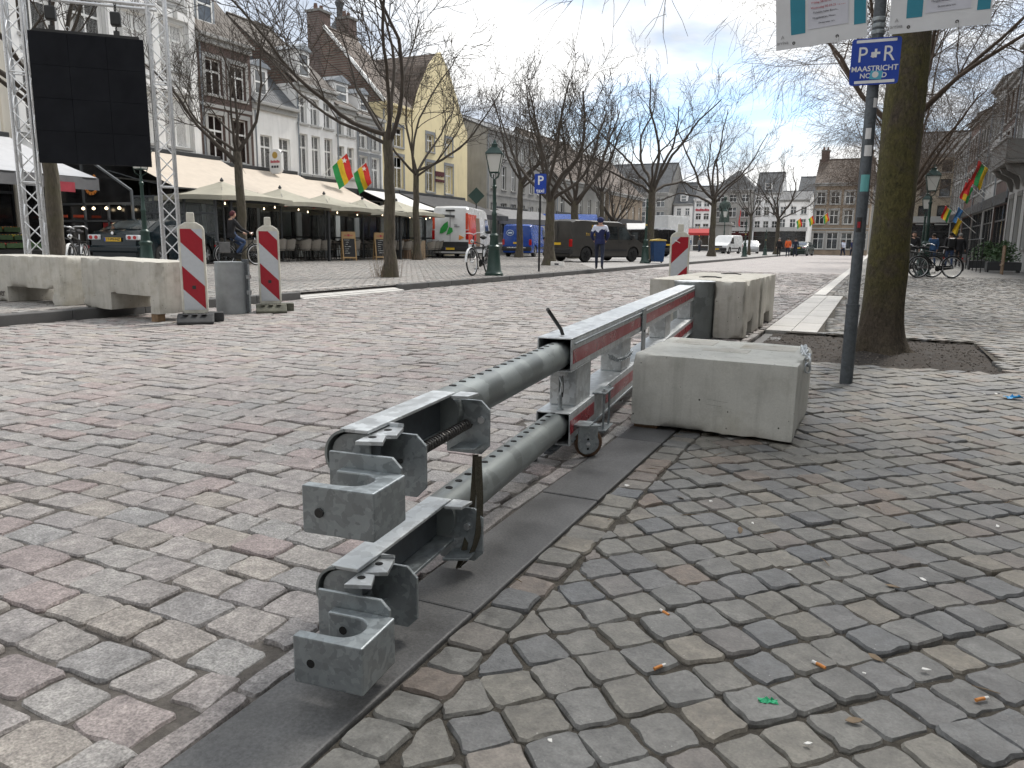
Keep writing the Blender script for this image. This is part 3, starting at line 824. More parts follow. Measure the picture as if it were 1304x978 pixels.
def clamp(zc, y0, yfull, yr, yf, yb0, yb1, bx0, bx1, bz0, bz1, upper):
    """the jaw at the end of a pipe. y0: tip of the shell, yb0..yb1: slotted block"""
    c = MB()                                       # open half shell of the pipe
    a0, a1, n = R(100), R(268), 20
    for ri, flip in ((PR, 0), (PR - .006, 1)):
        c.grid(n, 1, lambda a, b, ri=ri: (ri * math.cos(a0 + (a1 - a0) * a), y0 + (yfull + .01 - y0) * b, zc + ri * math.sin(a0 + (a1 - a0) * a)))
    for yy in (y0, yfull + .01):
        c.grid(n, 1, lambda a, b, yy=yy: ((PR - .006 * b) * math.cos(a0 + (a1 - a0) * a), yy, zc + (PR - .006 * b) * math.sin(a0 + (a1 - a0) * a)))
    for aa in (a0, a1):
        c.grid(1, 1, lambda a, b, aa=aa: ((PR - .006 * b) * math.cos(aa), y0 + (yfull + .01 - y0) * a, zc + (PR - .006 * b) * math.sin(aa)))
    shell = c.build('jaw_shell', 'galv_pipe', bar, smooth=40, weld=True)
    MB().box(-.022, .05, y0 + .004, yfull + .004, zc + PR - .008, zc + PR + .001).build('top_plate', 'galv_bright', shell, bevel=.002)
    MB().box(-.006, .06, y0 + .03, yfull + .004, zc - PR - .002, zc - PR + .007).build('bottom_plate', 'galv', shell, bevel=.002)
    MB().prism([(.05, zc - PR + .012), (.05, zc + PR - .010)] + [(.05 * math.cos(a), zc + .05 * math.sin(a)) for a in [PI / 2 + PI * q / 12 for q in range(13)]], y0 + .012, y0 + .020, 'XZ').build('end_plate', 'galv', shell, bevel=.0015)
    MB().box(-.004, .004, y0 + .04, yfull, zc - PR + .009, zc + PR - .011).build('web_plate', 'galv_post', shell)
    def octo(x0, x1, z0, z1, k): return [(x0, z0), (x1 - k, z0), (x1, z0 + k), (x1, z1 - k), (x1 - k, z1), (x0, z1)]
    MB().prism(octo(.006, .142, zc - .125, zc + .036, .026), yr, yr + .009, 'XZ').build('rear_plate', 'galv', bar, bevel=.002)
    MB().prism(octo(.02, .142, zc - .122, zc + .034, .026), yf, yf + .009, 'XZ').build('front_plate', 'galv', bar, bevel=.002)
    for yy, nm in ((yr - .09, 'rear'), (yf - .03, 'front')):
        g = MB().prism([(.051, yy + .02), (.10 if nm == 'rear' else .085, yy + .03), (.11 if nm == 'rear' else .075, yy + (.088 if nm == 'rear' else .028)), (.051, yy + (.088 if nm == 'rear' else .0285))], zc + PR - .012, zc + PR - .003).build('gusset', 'galv_bright', bar, bevel=.0015)
    MB().prism([(.051, yr - .085), (.12, yr - .06), (.12, yr - .002), (.051, yr - .002)], zc - .10, zc - .092).build('gusset', 'galv', bar, bevel=.0015)
    # connecting gussets with drilled holes between shell, front plate and block
    for ya, yb in ((yf - .10, yf - .002), (yb1 + .002, yb1 + .07)):
        g = MB().prism([(.045, ya), (.105, ya + (yb - ya) * .25), (.085, yb), (.045, yb)], zc + PR - .022, zc + PR - .012).build('gusset', 'galv_bright', bar, bevel=.0015)
        MB().lathe([(.0095, -.0005), (.0095, .0008)], 12, (.064, (ya + yb) / 2 + .01, zc + PR - .012)).build('hole', 'hole_dark', g)
    MB().prism(octo(-.022, .158, bz0 + .004, bz1 + .034, .022), yb1 + .001, yb1 + .010, 'XZ').build('adapter_plate', 'galv', bar, bevel=.0015)
    # slotted block: U opening towards -x
    ym = (yb0 + yb1) / 2; r = .043; xc = bx0 + .085
    poly = [(bx0, yb0), (bx1, yb0), (bx1, yb1), (bx0 + .012, yb1), (bx0 + .012, ym + r)]
    poly += [(xc + r * math.cos(a), ym + r * math.sin(a)) for a in [PI / 2 - PI * q / 14 for q in range(15)]]
    poly += [(bx0, ym - r)]
    bm = bmesh.new(); vs = [bm.verts.new((x, y, bz0)) for x, y in poly]; f = bm.faces.new(vs)
    ret = bmesh.ops.extrude_face_region(bm, geom=[f])
    bmesh.ops.translate(bm, verts=[v for v in ret['geom'] if isinstance(v, bmesh.types.BMVert)], vec=(0, 0, bz1 - bz0))
    bmesh.ops.triangulate(bm, faces=[q for q in bm.faces if len(q.verts) > 4])
    bmesh.ops.recalc_face_normals(bm, faces=bm.faces)
    me = bpy.data.meshes.new('slotted_block'); bm.to_mesh(me); bm.free(); me.materials.append(MATS['galv'])
    b = bpy.data.objects.new('slotted_block', me); COL.objects.link(b); b.parent = bar
    bv = b.modifiers.new('bevel', 'BEVEL'); bv.width = .004; bv.segments = 2; bv.limit_method = 'ANGLE'; bv.angle_limit = R(50)
    if upper: MB().lathe([(.0105, yb0 - .004), (.0105, yb0 + .002)], 16, (bx0 + .042, 0, (bz0 + bz1) / 2 - .004), 'Y').build('plug', 'steel_dark', b, bevel=.001)
    else:
        MB().lathe([(.0095, yb0 - .0008), (.0095, yb0 + .002)], 16, (bx0 + .042, 0, (bz0 + bz1) / 2 - .004), 'Y').build('hole', 'hole_dark', b)
        MB().lathe([(.0095, ym + r - .0012), (.0095, ym + r + .002)], 16, (bx0 + .05, 0, (bz0 + bz1) / 2 + .015), 'Y').build('hole', 'hole_dark', b)
    # rod and spring between the plates
    xs, zs = .075, zc - .035
    if upper:
        MB().tube([(xs, yf - .03, zs), (xs, yr + .03, zs)], .0065, 8).build('rod', 'steel_dark', bar, smooth=40)
        turns = 26; pts = [(xs + .0135 * math.cos(2 * PI * q / 10), yf + .01 + (yr - yf - .012) * q / (turns * 10), zs + .0135 * math.sin(2 * PI * q / 10)) for q in range(turns * 10 + 1)]
        MB().tube(pts, .0028, 5).build('spring', 'spring_steel', bar, smooth=60)
    MB().lathe([(.011, yr - .010), (.011, yr - .001)], 6, (.095 if not upper else .118, 0, zc - .02), 'Y').build('bolt', 'alu', bar)
clamp(ZU, -1.70, -1.20, -1.16, -1.585, -1.885, -1.745, .0, .17, .348, .452, True)
clamp(ZL, -1.755, -1.23, -1.21, -1.64, -1.948, -1.808, .008, .172, .043, .148, False)

# webbing strap slung from the upper jaw round the lower one
def ribbon(path, w, name, mat, parent, th=.002):
    m = MB(); n = len(path) - 1
    for sgn in (0, 1):
        m.grid(1, n, lambda a, b, sgn=sgn: (lambda p, d: p + d * (w * (a - .5)) + Vector((0, 0, 0)) + Vector((th * sgn, -th * sgn, 0)))(Vector(path[round(b * n)][0]), Vector(path[round(b * n)][1]).normalized()))
    for s_ in (0, 1):
        m.grid(1, n, lambda a, b, s_=s_: Vector(path[round(b * n)][0]) + Vector(path[round(b * n)][1]).normalized() * (w * (s_ - .5)) + Vector((th * a, -th * a, 0)))
    return m.build(name, mat, parent, smooth=60, weld=True)
pb = bez((.118, -1.19, .342), (.125, -1.20, .22), (.16, -1.22, .08), (.075, -1.235, .012), 16)
ribbon([(p, Vector((.9 - .5 * i / 16, .35 + .6 * i / 16, .1))) for i, p in enumerate(pb)], .02, 'strap', 'strap', bar)
pb = bez((.104, -1.175, .342), (.10, -1.18, .22), (.10, -1.19, .12), (.075, -1.235, .012), 12)
ribbon([(p, Vector((.9, .35, .1))) for p in pb], .016, 'strap', 'strap', bar)
# lock lever, pin and latch at the mouth of the beams
MB().tube([(.01, .13, .52), (.0, .10, .575), (-.03, -.015, .672)], .0085, 8).build('lever', 'steel_dark', bar, smooth=50)
MB().tube([(.015, .06, .215), (.015, .06, .395)], .0085, 10).build('pin', 'galv', bar, smooth=40)
MB().lathe([(.016, .0), (.016, .006), (.009, .008)], 12, (.015, .06, .2205)).build('washer', 'galv', bar)
m = MB().box(-.03, .012, .045, .075, .30, .375); m.box(-.012, .04, .03, .09, .375, .399); m.tube([(.012, .05, .37), (.03, .03, .345), (.026, .03, .31), (.015, .045, .29)], .005, 6)
m.build('latch', 'galv_bright', bar, bevel=.003)
MB().tube([(.032, .03, .38), (.040, .02, .33), (.034, .028, .285), (.026, .05, .30)], .0022, 6).build('safety_ring', 'steel_dark', bar, smooth=60)
# strut foot under the mouth of the lower beam
m = MB().box(-.03, .03, -.04, .06, .052, .069); m.prism([(-.06, .0), (-.02, .0), (-.015, .055), (-.055, .055)], -.10, -.06, 'YZ'); m.box(-.018, .018, -.075, .0, .045, .06)
m.build('foot', 'galv_post', bar, bevel=.004)
# castor on the outer face of the lower beam
CP, CR = (.135, .115, .066), (0, 0, R(-52))
cw = MB().lathe([(.03, -.017), (.058, -.016), (.065, -.010), (.065, .010), (.058, .016), (.03, .017)], 28, (0, 0, 0), 'X').build('castor_wheel', 'wheel_rubber', bar, smooth=50, loc=CP, rot=CR)
MB().lathe([(.0, -.018), (.046, -.0175), (.046, .0175), (.0, .018)], 20, (0, 0, 0), 'X').build('hub', 'galv', cw, smooth=50)
arc = [(-.012 + .048 * math.cos(a), .0 + .048 * math.sin(a)) for a in [PI + PI * q / 12 for q in range(13)]]
br = MB().prism([(-.06, .075)] + arc + [(.036, .075)], .020, .025, 'YZ').build('castor_bracket', 'galv', bar, bevel=.0015, loc=CP, rot=CR)
MB().box(-.024, .025, -.06, .05, .075, .082).build('fork_plate', 'galv', br)
MB().lathe([(.010, .025), (.010, .032), (.005, .033), (.005, .039), (0, .040)], 6, (0, -.012, 0), 'X').build('axle_nut', 'alu', br)
for dz in (.022, -.022): MB().lathe([(.0055, .0248), (.0055, .0258)], 10, (0, -.012, dz), 'X').build('hole', 'hole_dark', br)
MB().box(.08, .15, .06, .16, .149, .156).build('castor_mount', 'galv', bar)
# U-bolt bracket over the lower beam
m = MB().box(.065, .135, .47, .66, .2205, .229); b = m.build('bracket_plate', 'galv', bar, bevel=.002)
MB().box(.066, .135, .48, .66, .030, .038).build('bracket_plate', 'galv', bar, bevel=.002)
for y in (.50, .63):
    MB().tube([(.118, y, .02), (.118, y, .243)], .006, 8).build('threaded_rod', 'galv', bar, smooth=40)
    MB().lathe([(.012, .229), (.012, .238)], 6, (.118, y, 0)).build('nut', 'alu', bar)

# ------------------------------------------------------------------ concrete blocks
def rough_block(sx, sy, sz, cell, solid, seed, chip=.012, amp=.003, chips=None):
    """block cut into cells so that its edges can be chipped; solid(cx,cy,cz)->bool carves notches; returns MB centred in x,y with z from 0"""
    from mathutils import noise as mn
    nx, ny, nz = [max(2, round(s / cell)) for s in (sx, sy, sz)]
    S = np.zeros((nx + 2, ny + 2, nz + 2), bool)
    for i in range(nx):
        for j in range(ny):
            for k in range(nz):
                S[i + 1, j + 1, k + 1] = solid((i + .5) / nx * sx - sx / 2, (j + .5) / ny * sy - sy / 2, (k + .5) / nz * sz)
    idx = {}; vs = []; fs = []; nsum = {}
    def vid(i, j, k):
        if (i, j, k) not in idx: idx[(i, j, k)] = len(vs); vs.append(Vector((i / nx * sx - sx / 2, j / ny * sy - sy / 2, k / nz * sz)))
        return idx[(i, j, k)]
    D = [((1, 0, 0), [(1, 0, 0), (1, 1, 0), (1, 1, 1), (1, 0, 1)]), ((-1, 0, 0), [(0, 0, 0), (0, 0, 1), (0, 1, 1), (0, 1, 0)]),
         ((0, 1, 0), [(0, 1, 0), (0, 1, 1), (1, 1, 1), (1, 1, 0)]), ((0, -1, 0), [(0, 0, 0), (1, 0, 0), (1, 0, 1), (0, 0, 1)]),
         ((0, 0, 1), [(0, 0, 1), (1, 0, 1), (1, 1, 1), (0, 1, 1)]), ((0, 0, -1), [(0, 0, 0), (0, 1, 0), (1, 1, 0), (1, 0, 0)])]
    for i, j, k in zip(*np.nonzero(S)):
        for d, cs in D:
            if not S[i + d[0], j + d[1], k + d[2]]:
                f = tuple(vid(i - 1 + a, j - 1 + b, k - 1 + c) for a, b, c in cs); fs.append(f)
                for q in f: nsum.setdefault(q, set()).add(d)
    off = Vector((seed * 3.7, seed * 1.9, seed * 7.3)); out = []
    for q, p in enumerate(vs):
        ds = nsum[q]; nrm = Vector((0, 0, 0))
        for d in ds: nrm += Vector(d)
        g = p + nrm.normalized() * (mn.noise((p + off) * 9) * amp) if nrm.length > 0 else p.copy()
        if len(ds) >= 2:
            c = mn.noise((p + off) * 5.5) + .5 * mn.noise((p + off) * 17)
            k = chip * (.28 + max(0, c - .12) * 3.2) * (1.5 if len(ds) > 2 else 1)
            g = g - nrm.normalized() * k
        out.append(g)
    m = MB(); m.v = [tuple(p) for p in out]; m.f = fs; m.mi = [0] * len(fs)
    return m
hb = thing('concrete_block', 'pale square concrete block set askew on the pavement against the barrier', 'concrete block', (-.70, 4.262, .0), R(-.5))
rough_block(.81, .81, .375, .03, lambda x, y, z: True, 3, .011, .0025).build('block', 'concrete_pale', hb, smooth=45, loc=(0, 0, .018))
hb.rotation_euler = (R(.25), R(.5), R(-.5))
MB().box(-.39, -.27, -.38, -.2, -.006, .02).build('packing_wedge', 'wood_block', hb)
def scratch(pts, y, w=.004):
    m = MB(); m.tube([(x, y, z) for x, z in pts], w * .5, 4); return m
for pts in ([(-.12, .20), (.06, .185), (.145, .183), (.128, .145), (.10, .155), (.115, .13)], [(-.10, .17), (.06, .16)], [(-.36, .235), (-.345, .22), (-.355, .25)]):
    scratch(pts, -.4045, .002).build('scratch', 'scratch', hb)
for x0, x1, y0, y1 in ((-.12, .12, -.1, .05), (-.34, -.1, .12, .34), (.05, .34, .1, .3)):
    MB().box(x0, x1, y0, y1, .388, .3945).build('formwork_patch', 'concrete_worn', hb, bevel=.002)
tag(chain([(-.335, 4.62, .36), (-.325, 4.5, .402), (-.315, 4.38, .408), (-.30, 4.28, .402), (-.279, 4.2, .386), (-.277, 4.19, .33), (-.278, 4.2, .30)], None, 'steel_chain', 'galv_bright', .05, .006, .018),
    'short galvanised chain draped over the corner of the pale concrete block', 'chain')

# two blocks behind the barrier with the pivot post let into the first
def notch(w, h, x0):
    return lambda x, y, z: not (abs(x - x0) < w / 2 and z < h)
b1 = thing('concrete_block', 'weathered concrete block behind the barrier holding its steel pivot post', 'concrete block', (-1.675, 8.68, 0), 0, 'weathered concrete barrier blocks')
rough_block(.98, 1.22, .59, .05, lambda x, y, z: not (z < .16 and -.25 < y + .0 < .10 and x > .1) and not (math.hypot(x + .02, y + .58) < .2), 5, .016, .004).build('block', 'concrete_worn', b1, smooth=45, loc=(0, 0, .005))
b2 = thing('concrete_block', 'weathered concrete block standing farthest along the flush kerb', 'concrete block', (-1.66, 9.95, 0), 0, 'weathered concrete barrier blocks')
rough_block(.98, 1.22, .59, .05, lambda x, y, z: not (z < .17 and -.3 < y < .22 and x > .1), 6, .016, .004).build('block', 'concrete_worn', b2, smooth=45, loc=(0, 0, .005))
for b in (b1, b2):
    MB().tube([(-.12, .1, .596), (-.04, .12, .606), (.06, .11, .606), (.13, .1, .596)], .008, 6).build('lifting_eye', 'steel_dark', b, smooth=50)
pp = thing('pivot_post', 'round galvanised steel post set in the concrete block at the end of the barrier', 'post', (-1.70, 8.12, 0))
m = MB().lathe([(.205, .0), (.205, .572)], 36); m.build('tube', 'galv_pipe', pp, smooth=40)
MB().lathe([(.212, .572), (.212, .586), (.0, .588)], 36).build('cap', 'galv_bright', pp, smooth=40)

# left-hand blocks on the kerb of the square, with fork pockets
def left_block(x0, x1, y0, label, seed, zb=.12, tilt=0.):
    L = x1 - x0
    b = thing('concrete_block', label, 'concrete block', ((x0 + x1) / 2, y0 + .31, zb), 0, 'weathered concrete barrier blocks')
    rough_block(L, .62, .60, .05, lambda x, y, z: not (z < .20 + .02 * math.sin(x * 7) and -.13 * L < x < .39 * L), seed, .022, .005).build('block', ['concrete_worn'], b, smooth=45)
    return b
lb1 = left_block(-8.72, -7.42, 6.30, 'weathered concrete block jutting over the kerb beside the striped beacon', 8)
lb0 = left_block(-10.78, -8.99, 6.28, 'weathered concrete block with a name carved in its side, under the truss gantry', 9)
lb0.rotation_euler = (0, 0, R(-3)); lb1.rotation_euler = (0, R(1.5), 0); lb1.location.z = .105 
o = text_mesh('Vibber', .14, 'carved_name', 'carve', lb0, (-.45, -.318, .12), (PI / 2, 0, 0), .002, sx=.8)
MB().box(.50, .60, -.30, -.19, -.10, .0).build('timber', 'wood_block', lb1, bevel=.004)
gp = thing('pivot_post', 'grey steel post with a hinge rod standing behind the striped beacon', 'post', (-7.62, 7.62, 0), R(25))
m = MB().lathe([(.2, .0), (.2, .655)], 28); m.build('tube', 'plastic_grey', gp, smooth=40)
MB().lathe([(.205, .655), (.205, .668), (.0, .67)], 28).build('cap', 'galv', gp, smooth=40)
MB().box(.16, .235, -.04, .04, .02, .70).build('hinge_plate', 'galv_post', gp, bevel=.004)
MB().tube([(.25, -.05, .01), (.25, -.05, .64)], .012, 8).build('hinge_rod', 'galv', gp, smooth=40)
for z in (.25, .45): MB().box(.22, .262, -.07, .0, z, z + .05).build('knuckle', 'galv', gp, bevel=.003)

# ------------------------------------------------------------------ striped beacons
def beacon(loc, rz, label, slope=1, base='rubber_black', has_base=True, zoff=.10, stickers=False):
    t = thing('striped_beacon', label, 'traffic beacon', loc, rz, 'red and white striped beacons')
    W, H0, H1 = .142, zoff, zoff + 1.02
    out = [(-W + .02, H0), (W - .02, H0), (W, H0 + .04), (W, H1 - .06), (W - .02, H1 - .02), (.06, H1 + .02), (-.06, H1 + .02), (-W + .02, H1 - .02), (-W, H1 - .06), (-W, H0 + .04)]
    MB().prism(out, -.035, .035, 'XZ').build('housing', 'beacon_white', t, bevel=.012)
    MB().prism([(-.045, H1 + .015), (.045, H1 + .015), (.04, H1 + .13), (-.04, H1 + .13)], -.022, .022, 'XZ').build('grip', 'beacon_white', t, bevel=.01)
    w, z0, z1 = .116, H0 + .045, H1 - .055
    for sgn in (-1, 1):
        yy = sgn * .0375
        s = slope
        def clipz(poly): return clip_poly(clip_poly(poly, lambda p: p[1] - z0), lambda p: z1 - p[1])
        step = .265; k = 0; zz = z1 - .0
        # alternating bands with 45 degree edges
        for b in range(-2, 6):
            top = z1 + .115 - b * step * 1.0
            p = [(-w, top - (0 if s > 0 else 2 * w) + 0), (-w, top - step - (0 if s > 0 else 2 * w)), (w, top - step - (2 * w if s > 0 else 0)), (w, top - (2 * w if s > 0 else 0))]
            p = clipz(p)
            if len(p) > 2:
                y0, y1 = (yy - .003, yy) if sgn < 0 else (yy, yy + .003)
                MB().prism(p, y0, y1, 'XZ').build('red_band' if b % 2 == 0 else 'grey_band', 'beacon_red' if b % 2 == 0 else 'beacon_grey', t)
    if stickers:
        m = MB().tube([(-.075, -.0415, z1 - .06), (-.06, -.0415, z1 - .045), (-.045, -.0415, z1 - .065)], .010, 6); m.tube([(-.045, -.0415, z1 - .06), (.0, -.0415, z1 - .085)], .005, 5)
        m.build('scribble', 'sticker_white', t)
    if not stickers:
        MB().box(-.02, .02, -.0422, -.0408, z0 + .24, z0 + .28).build('sticker', 'sticker_dark', t)
    if has_base:
        for (y0, y1, x0, x1) in ((-.30, .0, -.19, .20), (.0, .28, -.15, .30)):
            m = MB(); h = .105
            poly = [(y0, 0), (y1, 0), (y1, .03 if y1 > 0.1 else h), (y1 - (.1 if y1 > .1 else 0), h), (y0 + (.12 if y0 < -.1 else 0), h), (y0, .03 if y0 < -.1 else h)]
            m.prism(poly, x0, x1, 'YZ').build('foot', base, t, bevel=.012)
        for x in (-.1, .0, .1): MB().box(x - .03, x + .03, -.225, -.10, .100, .109).build('foot_rib', base, t, bevel=.004, rot=(0, 0, 0))
    return t
beacon((-7.12, 6.55, 0), R(44), 'red and white striped beacon on a black rubber foot beside the concrete blocks', 1)
beacon((-7.36, 8.05, 0), R(43), 'red and white striped beacon on a mossy rubber foot, clear of the blocks', 1, 'rubber_mossy')
beacon((-2.62, 11.35, 0), R(13), 'red and white striped beacon rising behind the concrete blocks at the barrier end', -1, 'rubber_black', True, .10, True)
# ------------------------------------------------------------------ sign pole, P+R sign, bus notices
pole = thing('sign_pole', 'grey galvanised pole with stickers standing in front of the mossy tree trunk', 'pole', (-.126, 5.872, 0))
MB().lathe([(.043, -.03), (.043, .55)], 24).build('sleeve', 'galv_post', pole, smooth=40)
MB().lathe([(.037, .55), (.037, 2.93)], 24).build('tube', 'galv_post', pole, smooth=40)
MB().lathe([(.046, .545), (.046, .56)], 24).build('collar', 'galv_post', pole, smooth=40)
for z in (2.32, 2.36, 2.40): MB().lathe([(.0385, z), (.042, z + .004), (.042, z + .022), (.0385, z + .026)], 24).build('clamp_band', 'galv', pole, smooth=40)
def sticker(z0, z1, a0, a1, mat):
    MB().grid(8, 2, lambda a, b: (.0378 * math.cos(a0 + (a1 - a0) * a), .0378 * math.sin(a0 + (a1 - a0) * a), z0 + (z1 - z0) * b)).build('sticker', mat, pole, fix=False)
sticker(1.66, 1.73, R(-120), R(-65), 'sticker_white'); sticker(1.55, 1.62, R(-115), R(-40), 'sticker_white'); sticker(1.32, 1.43, R(-125), R(-35), 'sticker_teal')
sticker(1.05, 1.15, R(-130), R(-75), 'sticker_dark'); sticker(1.08, 1.12, R(-118), R(-88), 'beacon_red'); sticker(1.86, 1.92, R(-70), R(-30), 'sticker_white')

def rrect(x0, x1, z0, z1, r, n=5):
    out = []
    for cx, cz, a0 in ((x1 - r, z0 + r, -90), (x1 - r, z1 - r, 0), (x0 + r, z1 - r, 90), (x0 + r, z0 + r, 180)):
        for i in range(n + 1):
            a = R(a0 + 90 * i / n); out.append((cx + r * math.cos(a), cz + r * math.sin(a)))
    return out
sg = thing('parking_sign', 'square blue park and ride sign with white lettering, fixed to the grey pole', 'sign', (-.126, 5.818, 2.0), R(3))
MB().prism(rrect(-.147, .147, 0, .29, .02), 0, .004, 'XZ').build('panel', 'sign_blue', sg)
MB().prism(rrect(-.12, .12, .263, .281, .004), -.0012, 0, 'XZ').build('band', 'sign_white', sg)
MB().prism(rrect(-.115, .125, .010, .028, .004), -.0012, 0, 'XZ').build('band', 'sign_white', sg)
text_mesh('P', .135, 'lettering', 'sign_white', sg, (-.078, -.0012, .185), sx=.9)
text_mesh('+', .10, 'lettering', 'sign_white', sg, (.0, -.0012, .19), bold=.003)
text_mesh('R', .135, 'lettering', 'sign_white', sg, (.078, -.0012, .185), sx=.9)
text_mesh('MAASTRICHT', .046, 'lettering', 'sign_white', sg, (0, -.0012, .1), bold=.0008)
text_mesh('NOORD', .043, 'lettering', 'sign_white', sg, (-.004, -.0012, .056), bold=.0008)
st = MB().prism([(-.028, .035), (.045, .03), (.052, .082), (-.02, .088)], -.003, -.0012, 'XZ').build('sticker', 'sticker_cyan', sg)
MB().lathe([(.02, -.0042), (.02, -.003)], 10, (.008, 0, .062), 'Y').build('sticker_print', 'sticker_white', st)
MB().prism([(-.03, .175), (-.012, .165), (-.004, .18), (-.018, .205)], -.0028, -.0012, 'XZ').build('sticker', 'sticker_white', sg)
MB().box(-.03, .03, .004, .022, .03, .26).build('bracket', 'sign_back', sg)

def banner(x0, x1, zb0, zb1, label, rz):
    w = x1 - x0; H = .80
    b = thing('bus_notice', label, 'notice', (x0, 5.80, zb0), rz)
    b.rotation_euler = (0, -math.atan2(zb1 - zb0, w), rz)
    yy = lambda x, z: .006 * math.sin(x * 9 + z * 4) + .004 * math.sin(z * 13)
    def panel(nm, px0, px1, pz0, pz1, mat, off, slant=0., nu=12, nz=12):
        m = MB()
        for s_ in (0, 1):
            m.grid(nu, nz, lambda a, q, s_=s_: ((lambda x, z: (x, yy(x, z) - off + .0007 * s_, z))(px0 + (px1 - px0) * a + slant * (1 - q) * (1 - a), pz0 + (pz1 - pz0) * q)))
        return m.build(nm, mat, b, smooth=50)
    sh = panel('sheet', 0, w, 0, H, 'banner_white', 0)
    panel('teal_field', w * .14, w * .33, .088, H, 'banner_teal', .0016, w * .03)
    panel('teal_field', w * .86, w * .985, .088, H, 'banner_teal', .0016)
    panel('teal_field', w * .33, w * .86, .335, H, 'banner_teal', .0014)
    pp_ = panel('notice_sheet', w * .36, w * .80, .105, .325, 'paper', .0026)
    cx = w * .58; d = -.0042
    for i, (s_, sz, mt) in enumerate((('Alle Lijnen', .023, 'ink'), ('Vrijdag 28-02-25 14.00u tot', .019, 'ink_red'), ('Woensdag 05-03-25 12.00u', .019, 'ink_red'), ('Tijdelijke halte: Boschstraat/', .0165, 'ink'), ('Maagdendries, Mosae Forum', .0165, 'ink'), ('De bus extra verkeer', .0135, 'ink'))):
        z = .300 - i * .0335 + (0.004 if i > 2 else 0)
        text_mesh(s_, sz, 'lettering', mt, pp_, (cx, yy(cx, z) + d, z), extrude=.0003)
    text_mesh('arriva', .032, 'lettering', 'ink_grey', sh, (w * .075, yy(w * .07, .05) - .003, .045), extrude=.0003)
    text_mesh('A', .035, 'emblem', 'ink_grey', sh, (w * .075, yy(w * .07, .08) - .003, .08), extrude=.0003, bold=-.0005)
    for x in (w * .2, w * .68):
        MB().lathe([(.0045, -.002), (.010, -.002), (.010, .002), (.0045, .002)], 14, (x, yy(x, .03) - .001, .035), 'Y', True).build('eyelet', 'steel_dark', b, smooth=40)
    x = w * .68; MB().tube([(x, yy(x, .03) - .004, .035), (x + .004, -.012, .0), (x - .002, -.01, -.035), (x + .006, -.008, -.02), (x + .004, .0, .03)], .0022, 5).build('cable_tie', 'sign_white', b)
    return b
banner(-.748, -.185, 2.258, 2.300, 'white and teal bus notice hung on the road side of the grey pole', R(2))
banner(-.062, .50, 2.298, 2.283 + .02, 'white and teal bus notice hung over the pavement beside the tree trunk', R(-1))

# ------------------------------------------------------------------ trees
def branchwork(rnd, start, spec):
    """returns list of (points, radii). spec per level: (n children range, length, spread, curl, up)"""
    out = []
    def grow(p, d, r, L, lev, tip):
        seg = max(3, int(L / spec['seg'][lev])); pts = [p.copy()]; rs = [r]; d = d.normalized()
        for i in range(seg):
            t = (i + 1) / seg
            j = Vector((rnd.gauss(0, 1), rnd.gauss(0, 1), rnd.gauss(0, 1))) * spec['wob'][lev]
            d = (d + j + Vector((0, 0, spec['up'][lev])) / seg).normalized()
            p = p + d * (L / seg); pts.append(p.copy()); rs.append(r + (tip - r) * t)
        out.append((pts, rs, lev))
        if lev + 1 >= len(spec['n']): return
        n = rnd.randint(*spec['n'][lev + 1])
        for k in range(n):
            t = spec['t0'][lev] + (1 - spec['t0'][lev]) * ((k + rnd.random()) / n)
            i = min(seg - 1, int(t * seg)); q = pts[i].lerp(pts[i + 1], t * seg - i)
            dd = (pts[i + 1] - pts[i]).normalized()
            a = rnd.uniform(0, 2 * PI); o = dd.orthogonal().normalized(); side = o * math.cos(a) + dd.cross(o) * math.sin(a)
            sp = spec['spread'][lev + 1] * rnd.uniform(.7, 1.25)
            nd = dd * math.cos(sp) + side * math.sin(sp)
            rr = max(spec['rmin'], (rs[i] * (1 - (t * seg - i)) + rs[i + 1] * (t * seg - i)) * spec['rk'][lev + 1])
            LL = spec['len'][lev + 1] * rnd.uniform(.65, 1.25) * (1.15 - .5 * t)
            grow(q, nd, rr, LL, lev + 1, max(spec['rmin'] * .7, rr * .25))
    for (p, d, r, L, tip) in start: grow(Vector(p), Vector(d), r, L, 0, tip)
    return out
def tree_meshes(seed, h_fork, r0, spread=1., height=1., spec=None, nlimb=6, lean=(0, 0), dense=1.):
    rnd = random.Random(seed)
    m = MB(); n = 9; pts = []; rs = []
    for i in range(n + 1):
        t = i / n; pts.append((lean[0] * t + rnd.gauss(0, .015) * h_fork / 3, lean[1] * t + rnd.gauss(0, .015) * h_fork / 3, t * h_fork))
        rs.append(r0 * (1 + .55 * math.exp(-t * h_fork / .18)) * (1 - .28 * t))
    m.tube(pts, rs, 14)
    top = Vector(pts[-1]); st = []
    spec = spec or dict(n=[(1, 1), (5, 6), (4, 7), (4, 6)], len=[3.7, 2.1 * height, 1.15, .55], seg=[.38, .3, .22, .16], wob=[.14, .17, .19, .22], up=[.75, .6, .45, .3],
                        t0=[.3, .2, .15, .12], spread=[.8, .8, .75, .75], rk=[.6, .45, .48, .55], rmin=.0072)
    for k in range(nlimb):
        a = 2 * PI * (k + rnd.uniform(-.3, .3)) / nlimb; el = rnd.uniform(.45, 1.1) if k else 1.4
        z = top.z - rnd.uniform(0, .3) * h_fork * .5 * (1 if k else 0)
        p = Vector((top.x * z / h_fork, top.y * z / h_fork, z)); d = Vector((math.cos(a) * math.cos(el) * spread, math.sin(a) * math.cos(el) * spread, math.sin(el)))
        r = r0 * rnd.uniform(.28, .42); st.append((p, d, r, spec['len'][0] * height * rnd.uniform(.8, 1.25), r * .28))
    limbs = branchwork(rnd, st, spec)
    c = MB()
    for pts, rs, lev in limbs: c.tube(pts, rs, (7, 5, 4, 3, 3)[lev], cap=False)
    return m, c
